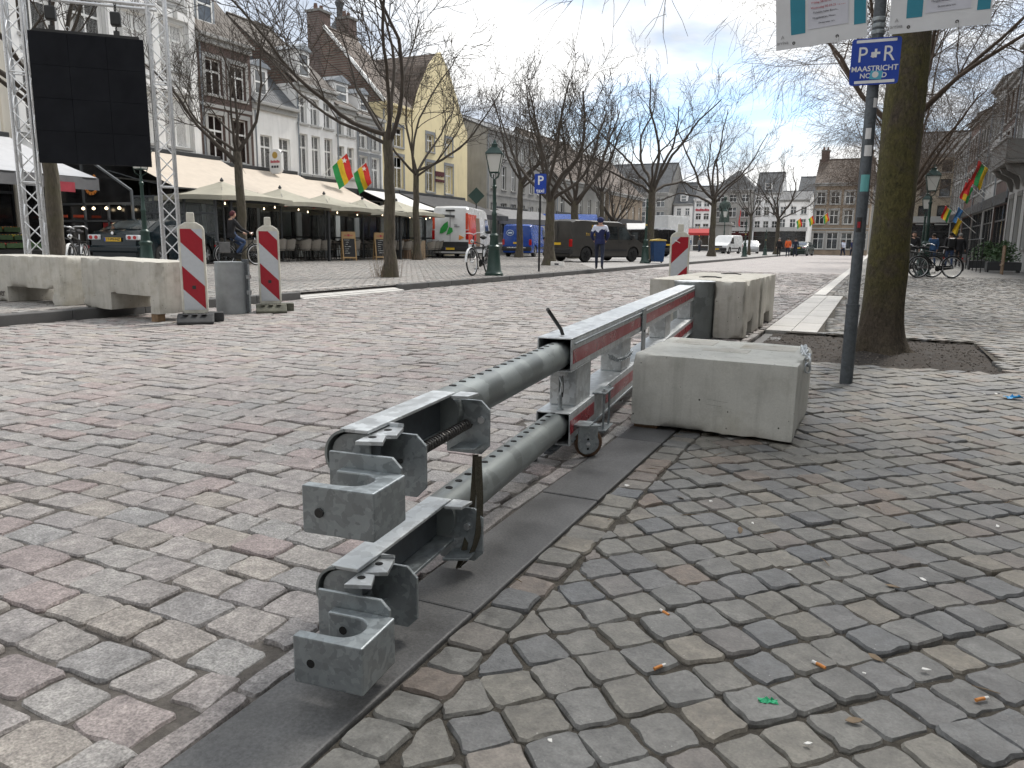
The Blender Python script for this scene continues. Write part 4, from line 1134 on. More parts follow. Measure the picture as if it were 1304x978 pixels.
def plant_tree(seed, loc, h_fork, r0, label, spread=1., height=1., spec=None, nlimb=6, mat='bark', tw='twig', lean=(0, 0), name='bare_tree', group=None):
    t = thing(name, label, 'tree', loc, 0, group)
    m, c = tree_meshes(seed, h_fork, r0, spread, height, spec, nlimb, lean)
    m.build('trunk', mat, t, smooth=60, fix=False); c.build('crown', tw, t, smooth=60, fix=False)
    return t
TG = 'bare lime trees on the market square'
tA = plant_tree(101, (-10.41, 15.42, SQ), 3.3, .15, 'bare tree with grass tuft at its foot, before the parasol terrace', 1.0, 1.15, nlimb=7)
m = MB(); rnd = random.Random(6)
for k in range(60):
    a = rnd.uniform(0, 2 * PI); r = rnd.uniform(.15, .38); x, y = r * math.cos(a) - .1, r * math.sin(a); h = rnd.uniform(.15, .6)
    m.tube([(x, y, 0), (x * 1.1, y * 1.1, h * .6), (x * 1.3, y * 1.25, h)], [.004, .003, .001], 3, False)
m.build('sucker_shoots', 'leaf_dry', tA)
tB = plant_tree(102, (-11.45, 27.8, SQ), 2.6, .215, 'broad dark bare tree rising beside the blue taxi sign', 1.15, 1.12, nlimb=8)
tC = plant_tree(103, (-12.42, 45.92, SQ), 4.2, .27, 'bare spreading tree beside the blue wheelie bin', 1.35, 1.55, nlimb=8)
tD = plant_tree(104, (-19.51, 20.1, SQ), 3.7, .17, 'bare tree growing up between the beige parasols', 1.1, .95, nlimb=7)
dup(tD, (-15.49, 10.73, SQ), R(80), 'tree with a grey trunk behind the black video screen')
dup(tA, (-19.59, 31.3, SQ), R(140), 'bare tree in front of the yellow gabled house', (1.15, 1.15, 1.25))
dup(tD, (-19.05, 41.68, SQ), R(200), 'bare tree between the blue van and the dark brown van', 1.2)
dup(tB, (-15.82, 42.07, SQ), R(60), 'bare tree growing behind the roof of the dark brown van', 1.25)
dup(tC, (-11.81, 61.95, SQ), R(95), 'bare tree standing before the bronze statue', (.98, .98, 1.05))
dup(tA, (-10.99, 75.83, SQ), R(30), 'slim bare tree beside the white van facing us', (.85, .85, 1.15))
dup(tC, (-9.62, 85.47, SQ), R(190), 'bare tree standing near the group with the orange jacket', .9)
dup(tB, (-5.28, 104.4, 0), R(20), 'small bare tree at the far end of the street', 1.1)
dup(tD, (-19.7, 58.3, SQ), R(300), 'bare tree in front of the grey mansion with the steep roof', 1.3)
dup(tB, (-23.5, 73.6, SQ), R(250), 'bare tree at the corner of the grey mansion', 1.2)

# right-hand planes: long thin drooping twigs
droop = dict(n=[(1, 1), (6, 8), (6, 9), (6, 9)], len=[3.6, 2.5, 1.5, .9], seg=[.4, .34, .22, .16], wob=[.10, .12, .14, .16], up=[.5, .12, -.25, -.55],
             t0=[.25, .15, .1, .08], spread=[.7, .8, .75, .7], rk=[.5, .36, .45, .6], rmin=.0036)
t = thing('mossy_tree', 'stout tree with green mossy bark growing from the soil pit by the pole', 'tree', (.09, 7.96, -.03))
m = MB(); pts = []; rs = []; rnd = random.Random(9)
from mathutils import noise as mnoise
NA, NZ = 40, 70; Htr = 5.2
def trunk_pt(a, b):
    z = b * Htr; an = 2 * PI * a
    r = (.175 - .006 * z) * (1 + .55 * math.exp(-z / .13)) + .012 * math.exp(-z / .6)
    fl = 1 + .20 * math.exp(-z / .14) * math.cos(an * 5 + .6) + .10 * math.exp(-z / .2) * math.cos(an * 3 + 2)
    nn = mnoise.noise(Vector((math.cos(an) * 1.6, math.sin(an) * 1.6, z * 1.1))) * .018 + mnoise.noise(Vector((math.cos(an) * 5, math.sin(an) * 5, z * 3.2))) * .007
    r = r * fl + nn
    return (r * math.cos(an) + .005 * z, r * math.sin(an), z)
m.grid(NA, NZ, trunk_pt); m.build('trunk', 'bark_mossy', t, smooth=70, weld=True)
st = []
for k in range(13):
    a = 2 * PI * k / 13 + rnd.uniform(-.3, .3); z = rnd.uniform(3.9, 5.1); el = rnd.uniform(.45, 1.05)
    st.append(((.03, 0, z), (math.cos(a) * math.cos(el), math.sin(a) * math.cos(el), math.sin(el)), rnd.uniform(.018, .032), rnd.uniform(2.4, 3.8), .007))
c = MB()
for pts, rs, lev in branchwork(rnd, st, droop): c.tube(pts, rs, (7, 5, 4, 3)[lev], cap=False)
c.build('crown', 'twig_brown', t, smooth=60, fix=False)
tR = plant_tree(201, (.35, 17.5, 0), 3.4, .14, 'tree with thin drooping twigs, second in the row behind the mossy trunk', 1.0, 1.05, droop, 9, 'bark_mossy', 'twig_brown', name='drooping_tree')
tR2 = plant_tree(207, (.7, 27.5, 0), 3.0, .13, 'tree with drooping twigs beside the street lamp and parked bicycles', 1.0, 1.1, droop, 9, 'bark', 'twig_brown', name='drooping_tree')
dup(tR, (1.0, 40.0, 0), R(130), 'drooping tree beyond the right-hand street lamps', 1.05)
dup(tR2, (.8, 55.0, 0), R(70), 'drooping tree before the tan corner house', 1.05)
dup(tR, (.6, 72.0, 0), R(240), 'farthest drooping tree along the right-hand pavement', 1.1)

# ------------------------------------------------------------------ street lamps and green posts
def lamp_mesh(t, H, lantern=True, glass='lantern_glass'):
    MB().lathe([(.24, 0), (.24, .06), (.215, .08), (.205, .11), (.185, .14), (.15, .55), (.14, .66), (.165, .70), (.165, .74), (.12, .78), (.105, .95), (.115, .98), (.115, 1.02), (.075, 1.07)], 12).build('pedestal', 'paint_green', t, smooth=35)
    z1 = H - (1.0 if lantern else .05)
    MB().lathe([(.062, 1.05), (.055, 1.5), (.07, 1.53), (.07, 1.57), (.048, 1.61), (.042, z1 - .25), (.06, z1 - .22), (.06, z1 - .18), (.035, z1 - .15), (.03, z1)], 12).build('shaft', 'paint_green', t, smooth=35)
    if not lantern:
        MB().lathe([(.03, H - .06), (.05, H - .03), (.05, H), (.02, H + .03), (.03, H + .08), (.0, H + .15)], 12).build('finial', 'paint_green', t, smooth=35); return
    f = MB(); a0, a1, zb, zt = .115, .20, z1 + .16, z1 + .60
    for sx in (-1, 1):
        for sy in (-1, 1):
            f.tube([(sx * a0, sy * a0, zb), (sx * a1, sy * a1, zt)], .012, 5)
            f.tube([(0, 0, z1 - .02), (sx * a0 * .8, sy * a0 * .8, z1 + .06), (sx * a0, sy * a0, zb)], .011, 5)
    for a, z in ((a0, zb), (a1, zt)):
        f.tube([(-a, -a, z), (a, -a, z), (a, a, z), (-a, a, z)], .014, 5, closed=True)
    f.build('lantern_frame', 'paint_green', t, smooth=40)
    for k in range(4):
        b0, b1 = a0 - .002, a1 - .002
        q = [(-b0, -b0, zb), (b0, -b0, zb), (b1, -b1, zt), (-b1, -b1, zt)]
        ca, sa = math.cos(k * PI / 2), math.sin(k * PI / 2)
        MB().quad(*[(x * ca - y * sa, x * sa + y * ca, z) for x, y, z in q]).build('pane', glass, t, fix=False)
    MB().lathe([(.31, zt), (.305, zt + .02), (.16, zt + .15), (.10, zt + .18), (.10, zt + .23), (.12, zt + .24), (.05, zt + .28), (.035, zt + .33), (.0, zt + .37)], 4).build('lantern_roof', 'paint_green', t, rot=(0, 0, PI / 4)).rotation_euler = (0, 0, PI / 4)
def lamp(loc, H, label, rz=0):
    t = thing('street_lamp', label, 'street lamp', loc, rz, 'green street lamps with lanterns'); lamp_mesh(t, H); return t
L1 = lamp((-8.95, 18.0, SQ), 3.42, 'green street lamp with glass lantern and a bicycle chained to its base', R(20))
dup(L1, (-17.28, 14.39, SQ), R(10), 'green street lamp rising behind the parked dark sedan', (1, 1, 1.0))
dup(L1, (1.45, 30.0, 0), R(0), 'green street lamp on the pavement beside the parked bicycles', (1.08, 1.08, 1.1))
dup(L1, (2.1, 47.0, 0), R(0), 'smaller looking street lamp farther along the pavement behind the first', (1.08, 1.08, 1.15))
dup(L1, (-15.5, 88.0, SQ), R(0), 'far street lamp beside the bronze statue', (1.1, 1.1, 1.5))
g1 = thing('green_post', 'green cast post with yellow band beside the blue wheelie bin', 'post', (-9.62, 34.85, SQ), 0, 'green cast posts along the kerb')
lamp_mesh(g1, 2.75, False); MB().lathe([(.052, 1.68), (.052, 1.74)], 12).build('band', 'bin_yellow', g1)
dup(g1, (-9.3, 62.0, SQ), R(30), 'green cast post along the kerb near the slim bare trees')
dup(g1, (-9.3, 74.0, SQ), R(60), 'green cast post along the kerb closest to the group of people', (1, 1, .8))

# ------------------------------------------------------------------ truss gantry with video screen
tr = thing('truss_gantry', 'aluminium truss gantry carrying the black video screen', 'truss', (-10.86, 8.29, SQ), R(44.4))
br_me = None
def truss_leg(cx, cy, z0, z1):
    global br_me
    h = .12
    for sx in (-1, 1):
        for sy in (-1, 1): MB().tube([(cx + sx * h, cy + sy * h, z0), (cx + sx * h, cy + sy * h, z1)], .024, 10).build('chord', 'alu', tr, smooth=40)
    step = .262
    if br_me is None:
        o = MB().tube([(0, 0, 0), (.24, 0, step)], .0095, 6).build('brace', 'alu', tr, smooth=40); br_me = o.data; bpy.data.objects.remove(o)
    n = int((z1 - z0) / step)
    for k in range(n):
        z = z0 + k * step
        for f in range(4):
            up = (k + f) % 2 == 0; ang = f * PI / 2
            o = bpy.data.objects.new('brace', br_me); COL.objects.link(o); o.parent = tr
            M_ = Matrix.Translation((cx, cy, z)) @ Matrix.Rotation(ang, 4, 'Z') @ Matrix.Translation((-h if up else h, -h, 0))
            if not up: M_ = M_ @ Matrix.Scale(-1, 4, (1, 0, 0))
            o.matrix_local = M_
    for z in (z0 + .05, z0 + .05 + (z1 - z0) * .33, z0 + .05 + (z1 - z0) * .66, z1 - .06):
        m = MB(); m.tube([(cx - h, cy - h, z), (cx + h, cy - h, z), (cx + h, cy + h, z), (cx - h, cy + h, z)], .012, 6, closed=True); m.build('ring', 'alu', tr, smooth=40)
truss_leg(-.95, .12, .03, 4.75); truss_leg(.95, .12, .03, 4.75)
for sx in (-.95, .95): MB().box(sx - .2, sx + .2, -.08, .32, 0, .03).build('base_plate', 'galv', tr)
for sy in (-.12, .12):
    for z in (4.28, 4.52): MB().tube([(-.95, .12 + sy, z), (.95, .12 + sy, z)], .024, 10).build('chord', 'alu', tr, smooth=40)
for k in range(7):
    for sy in (0., .24):
        o = bpy.data.objects.new('brace', br_me); COL.objects.link(o); o.parent = tr
        up = k % 2
        o.matrix_local = Matrix.Translation((-.92 + k * .262, sy, 4.28 if up else 4.52)) @ Matrix.Rotation(PI / 2, 4, 'Y') @ (Matrix.Scale(-1, 4, (1, 0, 0)) if up else Matrix.Identity(4))
scr = thing('video_screen', 'large black video screen hanging between the truss legs', 'screen', (-10.86, 8.29, SQ), R(44.4))
for i in range(3):
    for j in range(4):
        MB().box(-.757 + i * .505, -.757 + i * .505 + .502, -.10, -.02, 1.92 + j * .46, 1.92 + j * .46 + .457).build('panel', 'led_black', scr, bevel=.002)
MB().box(-.74, .74, -.02, .05, 1.94, 3.74).build('back_frame', 'led_edge', scr)
MB().box(-.70, .70, -.07, -.01, 3.76, 3.80).build('hanging_bar', 'led_edge', scr)
for x in (-.45, .4):
    h_ = MB().box(x - .07, x + .07, -.11, .03, 3.93, 4.12).build('hoist', 'paint_black', scr, bevel=.02)
    chain([(x, -.04, 3.80), (x, -.04, 3.93)], scr, 'hoist_chain', 'steel_dark', .05, .008, .016); chain([(x, -.04, 4.12), (x, .0, 4.28)], scr, 'hoist_chain', 'steel_dark', .05, .008, .016)
    MB().box(x - .04, x + .04, -.06, -.02, 3.80, 3.86).build('shackle', 'steel_dark', scr)
for x in (-.25, -.02): MB().tube([(x + .025 * math.cos(a), -.04, 3.83 + .03 * math.sin(a)) for a in [2 * PI * q / 12 for q in range(12)]], .005, 5, closed=True).build('lifting_ring', 'alu', scr)
# ------------------------------------------------------------------ buildings
WIN = {}
def share(key, name, fn, mat, parent, loc=(0, 0, 0)):
    """first call builds the mesh, later calls share it"""
    if key not in WIN:
        o = fn().build(name, mat, None); WIN[key] = o.data
    else:
        o = bpy.data.objects.new(name, WIN[key]); COL.objects.link(o)
    o.parent = parent; o.location = loc
    return o
def window(parent, x0, x1, z0, z1, y=.13, style='dutch', frame='frame_white', glassm='glass_window', sill='stone_trim', trim=None):
    w, h = round(x1 - x0, 2), round(z1 - z0, 2); b = .055 if w > .6 else .045
    def fr():
        m = MB(); zt = h * .66
        m.box(0, b, 0, .06, 0, h); m.box(w - b, w, 0, .06, 0, h); m.box(b, w - b, 0, .06, 0, b); m.box(b, w - b, 0, .06, h - b, h)
        if style == 'dutch':
            m.box(b, w - b, .003, .057, zt - .04, zt + .04); m.box(w / 2 - .03, w / 2 + .03, .005, .055, b, zt - .04); m.box(w / 2 - .02, w / 2 + .02, .007, .053, zt + .04, h - b)
        elif style == 'sash': m.box(b, w - b, .003, .057, h * .5 - .035, h * .5 + .035)
        elif style == 'cross':
            m.box(b, w - b, .003, .057, h * .62 - .03, h * .62 + .03); m.box(w / 2 - .03, w / 2 + .03, .005, .055, b, h - b)
        return m
    f = share((w, h, style, frame), 'window', fr, frame, parent, (x0, y, z0))
    if style == 'dutch': rects = [(b, w / 2 - .03, b, h * .66 - .04), (w / 2 + .03, w - b, b, h * .66 - .04), (b, w - b, h * .66 + .04, h - b)]
    elif style == 'sash': rects = [(b, w - b, b, h * .5 - .035), (b, w - b, h * .5 + .035, h - b)]
    elif style == 'plain': rects = [(b, w - b, b, h - b)]
    else: rects = [(b, w / 2 - .03, b, h - b), (w / 2 + .03, w - b, b, h - b)]
    for r in rects:
        share(('pane', round(r[1] - r[0], 3), round(r[3] - r[2], 3), glassm), 'pane', lambda r=r: MB().box(0, r[1] - r[0], 0, .01, 0, r[3] - r[2]), glassm, f, (r[0], .03, r[2]))
    if sill: share(('sill', w, sill), 'sill', lambda: MB().box(-.08, w + .08, -.22, .0, -.10, -.005), sill, f)
    if trim:
        share(('trim', w, h, trim), 'surround', lambda: MB().box(-.16, -.005, -.155, -.09, -.1, h + .02).box(w + .005, w + .16, -.155, -.09, -.1, h + .02).box(-.16, w + .16, -.16, -.09, h + .021, h + .20), trim, f)
    return f
def wall_mesh(L, z0, z1, ops, depth, reveal=.16):
    m = MB(); xs = sorted({0, L, *[o[0] for o in ops], *[o[1] for o in ops]}); zs = sorted({z0, z1, *[o[2] for o in ops], *[o[3] for o in ops]})
    for i in range(len(xs) - 1):
        for k in range(len(zs) - 1):
            cx, cz = (xs[i] + xs[i + 1]) / 2, (zs[k] + zs[k + 1]) / 2
            if any(o[0] < cx < o[1] and o[2] < cz < o[3] for o in ops): continue
            m.quad((xs[i], 0, zs[k]), (xs[i + 1], 0, zs[k]), (xs[i + 1], 0, zs[k + 1]), (xs[i], 0, zs[k + 1]))
    for a, b, c, d in ops:
        e = reveal
        m.quad((a, 0, c), (a, e, c), (a, e, d), (a, 0, d)); m.quad((b, e, c), (b, 0, c), (b, 0, d), (b, e, d))
        m.quad((a, 0, d), (a, e, d), (b, e, d), (b, 0, d)); m.quad((a, e, c), (a, 0, c), (b, 0, c), (b, e, c))
        m.quad((a, e, c), (b, e, c), (b, e, d), (a, e, d))
    m.quad((0, depth, z0), (0, 0, z0), (0, 0, z1), (0, depth, z1)); m.quad((L, 0, z0), (L, depth, z0), (L, depth, z1), (L, 0, z1))
    m.quad((L, depth, z0), (0, depth, z0), (0, depth, z1), (L, depth, z1))
    return m
def building(name, label, loc, rz, L, eave, ridge, wall, rows, depth=8., roof='roof_tile', trim='stone_trim', wtrim=None, style='dutch', shop=True, frame='frame_white', gable_mat=None,
             cornice=True, shopm='glass_shop', fascia='frame_dark', dormers=(), chimneys=(), front_gable=False, hip=0., winopt=None, parapet=0., bands=()):
    t = thing(name, label, 'building', loc, rz)
    ops = []
    for z0, z1, cs, w in rows:
        for c in cs: ops.append((c - w / 2, c + w / 2, z0, z1))
    if shop: ops.append((.18, L - .18, .12, 3.15))
    wl_ = wall_mesh(L, 0, eave, ops, depth)
    wl_.build('wall', wall, t, fix=False)
    for (a, b, c, d) in (ops[:-1] if shop else ops): window(t, a, b, c, d, style=style, frame=frame, sill=trim, trim=wtrim)
    if shop:
        sf = MB().box(.18, L - .18, .15, .158, .55, 3.15).build('shopfront', shopm, t)
        n = max(2, int(L / 1.3)); m = MB()
        for i in range(n + 1):
            x = .18 + (L - .36) * i / n; m.box(x - .035, x + .035, .08, .149, .12, 3.15)
        m.box(.18, L - .18, .085, .147, 2.35, 2.43); m.box(.18, L - .18, .07, .149, .12, .55)
        m.build('mullions', 'frame_dark', sf)
        MB().box(.05, L - .05, -.10, -.003, 3.2, 3.75).build('fascia', fascia, t, bevel=.01)
    for z in bands: MB().box(0, L, -.05, -.003, z, z + .14).build('string_course', trim, t, bevel=.01)
    if cornice:
        m = MB(); m.box(-.02, L + .02, -.14, -.003, eave - .34, eave - .12); m.box(-.03, L + .03, -.30, -.003, eave - .12, eave + .02)
        m.build('cornice', trim if cornice is True else cornice, t, bevel=.02)
        MB().tube([(.1, -.08, eave - .4), (.1, -.08, 3.4)], .04, 6).build('downpipe', 'zinc', t, smooth=40)
    m = MB(); ov = .22; g = MB()
    if front_gable:
        pk = L / 2; prof = [(0, eave), (L * .06, eave + .10 * (ridge - eave)), (L * .2, eave + .45 * (ridge - eave)), (L * .36, eave + .80 * (ridge - eave)), (pk, ridge), (L * .64, eave + .80 * (ridge - eave)), (L * .8, eave + .45 * (ridge - eave)), (L * .94, eave + .10 * (ridge - eave)), (L, eave)]
        g.prism(prof, 0, .3, 'XZ'); g.build('gable', wall, t)
        m.prism([(x, z - .05) for x, z in prof[:5]] + [(x, z - .05) for x, z in prof[5:]], .31, depth, 'XZ'); m.build('roof', roof, t)
    elif hip:
        a = [(-ov, -ov, eave), (L + ov, -ov, eave), (L + ov, depth + ov, eave), (-ov, depth + ov, eave), (hip, depth / 2, ridge), (L - hip, depth / 2, ridge)]
        m.add(a, [(0, 1, 5, 4), (1, 2, 5), (2, 3, 4, 5), (3, 0, 4)]); rf = m.build('roof', roof, t)
    elif ridge > eave:
        d2 = depth / 2
        for s_ in (0, 1):
            y0, y1 = (-ov, d2) if s_ == 0 else (depth + ov, d2)
            m.add([(-.04, y0, eave), (L + .04, y0, eave), (L + .04, y1, ridge), (-.04, y1, ridge), (-.04, y0, eave - .1), (L + .04, y0, eave - .1), (L + .04, y1, ridge - .12), (-.04, y1, ridge - .12)], [(0, 1, 2, 3), (4, 7, 6, 5), (0, 4, 5, 1), (1, 5, 6, 2), (0, 3, 7, 4)])
        rf = m.build('roof', roof, t)
        MB().tube([(-.04, d2, ridge + .0), (L + .04, d2, ridge + .0)], .09, 6).build('ridge_tiles', roof, rf)
        for x0 in (0, L - .25):
            MB().prism([(0, eave - .02), (depth, eave - .02), (depth / 2, ridge - .14)], x0 + .005, x0 + .245, 'YZ').build('gable_wall', gable_mat or wall, t)
    for (cx, w, z0, h) in dormers:
        yb = (z0 - eave) / max(.1, (ridge - eave)) * depth / 2 + .05
        d = MB(); d.box(cx - w / 2, cx + w / 2, yb - .02, yb + 2.2, z0, z0 + h); dm = d.build('dormer', 'stucco_white2' if wall.startswith('stucco_w') else 'zinc', t)
        MB().prism([(cx - w / 2 - .12, z0 + h), (cx + w / 2 + .12, z0 + h), (cx + w / 2, z0 + h + .1), (cx, z0 + h + .35), (cx - w / 2, z0 + h + .1)], yb - .15, yb + 2.4, 'XZ').build('dormer_roof', 'zinc', dm)
        window(t, cx - w * .36, cx + w * .36, z0 + .15, z0 + h - .12, y=yb - .07, style='sash', sill=None)
    for (cx, cy, w, zt, mt) in chimneys:
        c = MB().box(cx - w / 2, cx + w / 2, cy - .45, cy + .45, eave, zt).build('chimney', mt, t)
        MB().box(cx - w / 2 - .06, cx + w / 2 + .06, cy - .52, cy + .52, zt, zt + .14).build('chimney_cap', 'stone_dark', c)
        for dx in (-.25, .25):
            if w > .7: MB().lathe([(.11, zt + .14), (.13, zt + .2), (.10, zt + .5)], 8, (cx + dx * w, cy, 0)).build('chimney_pot', 'brick_red', c)
    return t
FX, RZ = -26., PI / 2
def left(y0, y1, *a, **k): return dict(loc=(FX, y0, SQ), rz=RZ, L=y1 - y0)
def Lb(name, label, y0, y1, eave, ridge, wall, rows, **k):
    return building(name, label, (FX, y0, 0), RZ, y1 - y0, eave, ridge, wall, [(a, b, [c - y0 for c in cs], w) for a, b, cs, w in rows], **k)
Lb('town_house', 'cream rendered house at the end of the row behind the fruit shop awning', 10.2, 16.9, 11.5, 15, 'stucco_cream', [(4.3, 6.3, [11.6, 13.7, 15.9], 1.3), (7.6, 9.5, [11.6, 13.7, 15.9], 1.3)])
w1 = Lb('town_house', 'tall white ornate house with arched window heads behind the video screen', 16.9, 24.78, 12.6, 16, 'stucco_white', [(4.62, 6.5, [17.9, 19.9, 21.85, 23.6], 1.12), (7.53, 9.3, [17.9, 19.9, 21.85, 23.6], 1.12), (10.2, 11.7, [17.9, 19.9, 21.85, 23.6], 1.0)], bands=(4.2, 7.0, 9.85), wtrim='stucco_grey')
for z in (6.5, 9.3):
    for c in (17.9, 19.9, 21.85, 23.6):
        x = c - 16.9; pts = [(x + .78 * math.cos(a), z + .16 + .30 * math.sin(a)) for a in [PI * q / 10 for q in range(11)]]
        MB().prism(pts, -.20, -.165, 'XZ').build('arched_hood', 'stucco_white', w1, bevel=.01)
        MB().box(x - .1, x + .1, -.24, -.202, z + .18, z + .55).build('keystone', 'stucco_grey', w1, bevel=.015)
for x in (.25, 2.0, 3.95, 5.85, 7.63):
    MB().box(x - .16, x + .16, -.06, -.003, 4.36, 12.2).build('pilaster', 'stucco_white', w1, bevel=.01)
Lb('town_house', 'narrow dark brick house with grey stone window surrounds', 24.78, 27.8, 9.3, 13.6, 'brick_brown', [(4.3, 6.15, [25.65, 27.0], .92), (6.98, 8.4, [25.65, 27.0], .92)], wtrim='stone_trim', gable_mat='brick_brown', dormers=((.95, 1.15, 9.75, 1.7),), bands=(6.45,), chimneys=((2.6, 3.6, .9, 14.4, 'brick_brown'),))
Lb('town_house', 'low white house with one window row and a grey dormer', 27.8, 30.68, 7.1, 11.2, 'stucco_white', [(4.17, 5.7, [28.62, 29.85], .78)], gable_mat='brick_brown', dormers=((.85, 1.05, 7.35, 1.35),), roof='roof_slate')
Lb('town_house', 'white three-bay house with dormer and broad brick chimney', 30.68, 33.73, 8.4, 11.9, 'stucco_white2', [(4.2, 6.1, [31.2, 32.15, 33.15], .66), (6.6, 7.85, [31.2, 32.15, 33.15], .66)], gable_mat='brick_red', dormers=((1.2, 1.0, 8.75, 1.35),), chimneys=())
Lb('town_house', 'slim white house flying a striped flag below a zinc dormer', 33.73, 35.43, 7.85, 10.6, 'stucco_white', [(4.28, 5.85, [34.15, 35.0], .6), (6.43, 7.4, [34.15, 35.0], .6)], gable_mat='brick_red', dormers=((.85, 1.3, 8.0, 1.1),))
Lb('town_house', 'white house with grey stone window frames next to the yellow house', 35.43, 37.95, 7.64, 10.2, 'stucco_white', [(3.68, 5.54, [36.12, 37.25], .75), (5.95, 7.0, [36.12, 37.25], .75)], wtrim='stone_bluish', dormers=((1.25, .9, 7.85, 1.0),))
Lb('town_house', 'yellow house with a high brown tiled roof and brick end gable', 37.95, 41.0, 8.7, 13.0, 'stucco_yellow', [(4.05, 5.85, [39.6], .95), (6.43, 7.5, [39.6], .95)], wtrim='stone_bluish', roof='roof_brown', gable_mat='brick_red', chimneys=((.5, 4.6, 1.0, 13.9, 'brick_brown'), (2.6, 4.2, .8, 14.0, 'brick_brown')), depth=7.6, cornice='stucco_yellow')
MB().tube([(FX + .25, 37.9, 8.72), (FX - 3.8, 37.9, 13.02)], .11, 6).build('verge', 'frame_white', bpy.data.objects[[o.name for o in bpy.data.objects if o.get('label', '').startswith('yellow house with a high')][0]]).matrix_parent_inverse = (Matrix.Translation((FX, 37.95, 0)) @ Matrix.Rotation(RZ, 4, 'Z')).inverted()
yg = Lb('town_house', 'yellow gable-fronted corner house with grey stone window frames', 41.0, 48.07, 8.3, 12.7, 'stucco_yellow', [(4.09, 5.85, [43.2, 45.55], .95), (6.55, 7.55, [43.2, 45.55], .85)], wtrim='stone_bluish', roof='roof_brown', front_gable=True, cornice=False, depth=12)
for r_, (z_, h_, n_) in enumerate(((5.1, .30, 6), (4.75, .16, 7))):
    for k in range(n_):
        MB().box(2.75 + k * 1.1 / n_, 2.75 + (k + .8) * 1.1 / n_, -.10, -.02, z_ + .03 * (k % 2), z_ + h_).build('sign_letter', 'cloth_maroon', yg)
tt = thing('church_turret', 'slender slate turret with onion top above the yellow houses', 'turret', (-34.5, 45.6, 9.0))
MB().lathe([(1.1, 0), (1.1, 4.6), (1.35, 4.7), (1.2, 5.4), (.6, 6.3), (.22, 6.9), (.2, 7.5), (.34, 7.8), (.12, 8.2), (.03, 9.2)], 8).build('spire', 'roof_slate', tt, smooth=30)
# stone buildings further along the left side
sb_ = Lb('stone_building', 'grey stone public building with cornices beyond the yellow corner house', 51.0, 63.0, 9.0, 10.6, 'stone_old', [(4.9, 6.6, [52.2, 53.9, 55.6, 57.3, 59, 60.7, 62.2], .8), (7.2, 8.3, [52.2, 53.9, 55.6, 57.3, 59, 60.7, 62.2], .75), (1.6, 3.9, [52.2, 53.9, 55.6, 57.3, 59, 60.7], 1.0)], style='cross', shop=False, roof='roof_slate', bands=(4.4, 6.9, 8.5), trim='stone_old')
Lb('stone_building', 'brown roofed house beyond the grey stone public building', 64.5, 78, 6.6, 11.0, 'stone_old', [(3.6, 5.2, [66, 68.4, 70.8, 73.2, 75.6], 1.0)], style='cross', roof='roof_brown')
Lb('stone_building', 'tan brick house far along the left side of the square', 79, 92, 6.4, 10.5, 'brick_tan', [(3.6, 5.2, [81, 83.5, 86, 88.5, 91], 1.0), ], style='cross', roof='roof_brown')

# far end of the square, facing us
def Eb(name, label, x0, x1, y, eave, ridge, wall, rows, **k):
    k.setdefault('fascia', 'stucco_grey'); return building(name, label, (x0, y, 0), 0, x1 - x0, eave, ridge, wall, [(a, b, [c * (x1 - x0) for c in cs], w) for a, b, cs, w in rows], **k)
W7 = [(i + .5) / 7 for i in range(7)]; W4 = [(i + .5) / 4 for i in range(4)]; W3 = [(i + .5) / 3 for i in range(3)]; W2 = [.28, .72]; W5 = [(i + .5) / 5 for i in range(5)]
Eb('mansion', 'wide grey stone mansion with steep slate roof and dormers', -47, -30.4, 122, 9.0, 14.0, 'stone_old', [(1.2, 3.4, W7, 1.3), (4.3, 6.1, W7, 1.3), (6.8, 8.2, W7, 1.3)], style='cross', shop=False, roof='roof_slate', depth=12, dormers=((3, 1.4, 9.4, 1.7), (6.6, 1.4, 9.4, 1.7), (10.2, 1.4, 9.4, 1.7), (13.6, 1.4, 9.4, 1.7)), gable_mat='stone_dark', bands=(3.8, 6.4))
Eb('town_house', 'white house with steep grey roof and single dormer at the square end', -30.2, -27.1, 125, 7.4, 10.9, 'stucco_white', [(3.3, 4.9, W2, .85), (5.6, 6.7, W2, .7)], roof='roof_slate', dormers=((1.55, 1.2, 7.6, 1.2),), depth=7)
nb = Eb('town_house', 'white house with a red lettered sign band at the square end', -27.0, -24.2, 125, 8.1, 10.3, 'stucco_white', [(2.9, 4.3, W2, .9), (4.9, 5.9, W2, .85), (6.9, 7.8, W2, .85)], roof='roof_slate', depth=7, trim='stucco_white2')
for k in range(9): MB().box(.35 + k * .24, .35 + k * .24 + .19, -.12, -.02, 6.25, 6.62 - .05 * (k % 3)).build('sign_letter', 'ink_red', nb)
Eb('town_house', 'grey stone house with pyramid roof behind the statue', -24.1, -17.9, 125, 9.4, 12.6, 'stone_old', [(3.0, 4.7, [.2, .5, .8], 1.2), (5.3, 6.8, [.2, .5, .8], 1.2), (7.6, 8.7, [.2, .5, .8], 1.1)], style='cross', roof='roof_slate', hip=2.9, depth=8)
Eb('town_house', 'white house with tall dark roof and chimney at the square end', -17.8, -14.0, 125, 8.9, 12.2, 'stucco_white2', [(3.2, 4.7, W3, .8), (5.5, 6.8, W3, .8), (7.3, 8.3, W3, .7)], style='cross', roof='roof_slate', depth=8, dormers=((1.9, 1.1, 9.2, 1.2),))
Eb('town_house', 'low white corner house with dark glazed ground floor at the square end', -13.9, -9.6, 122, 7.7, 9.2, 'stucco_white', [(3.6, 4.9, W3, .8), (5.6, 6.7, W3, .8)], style='cross', roof='roof_slate', depth=10)
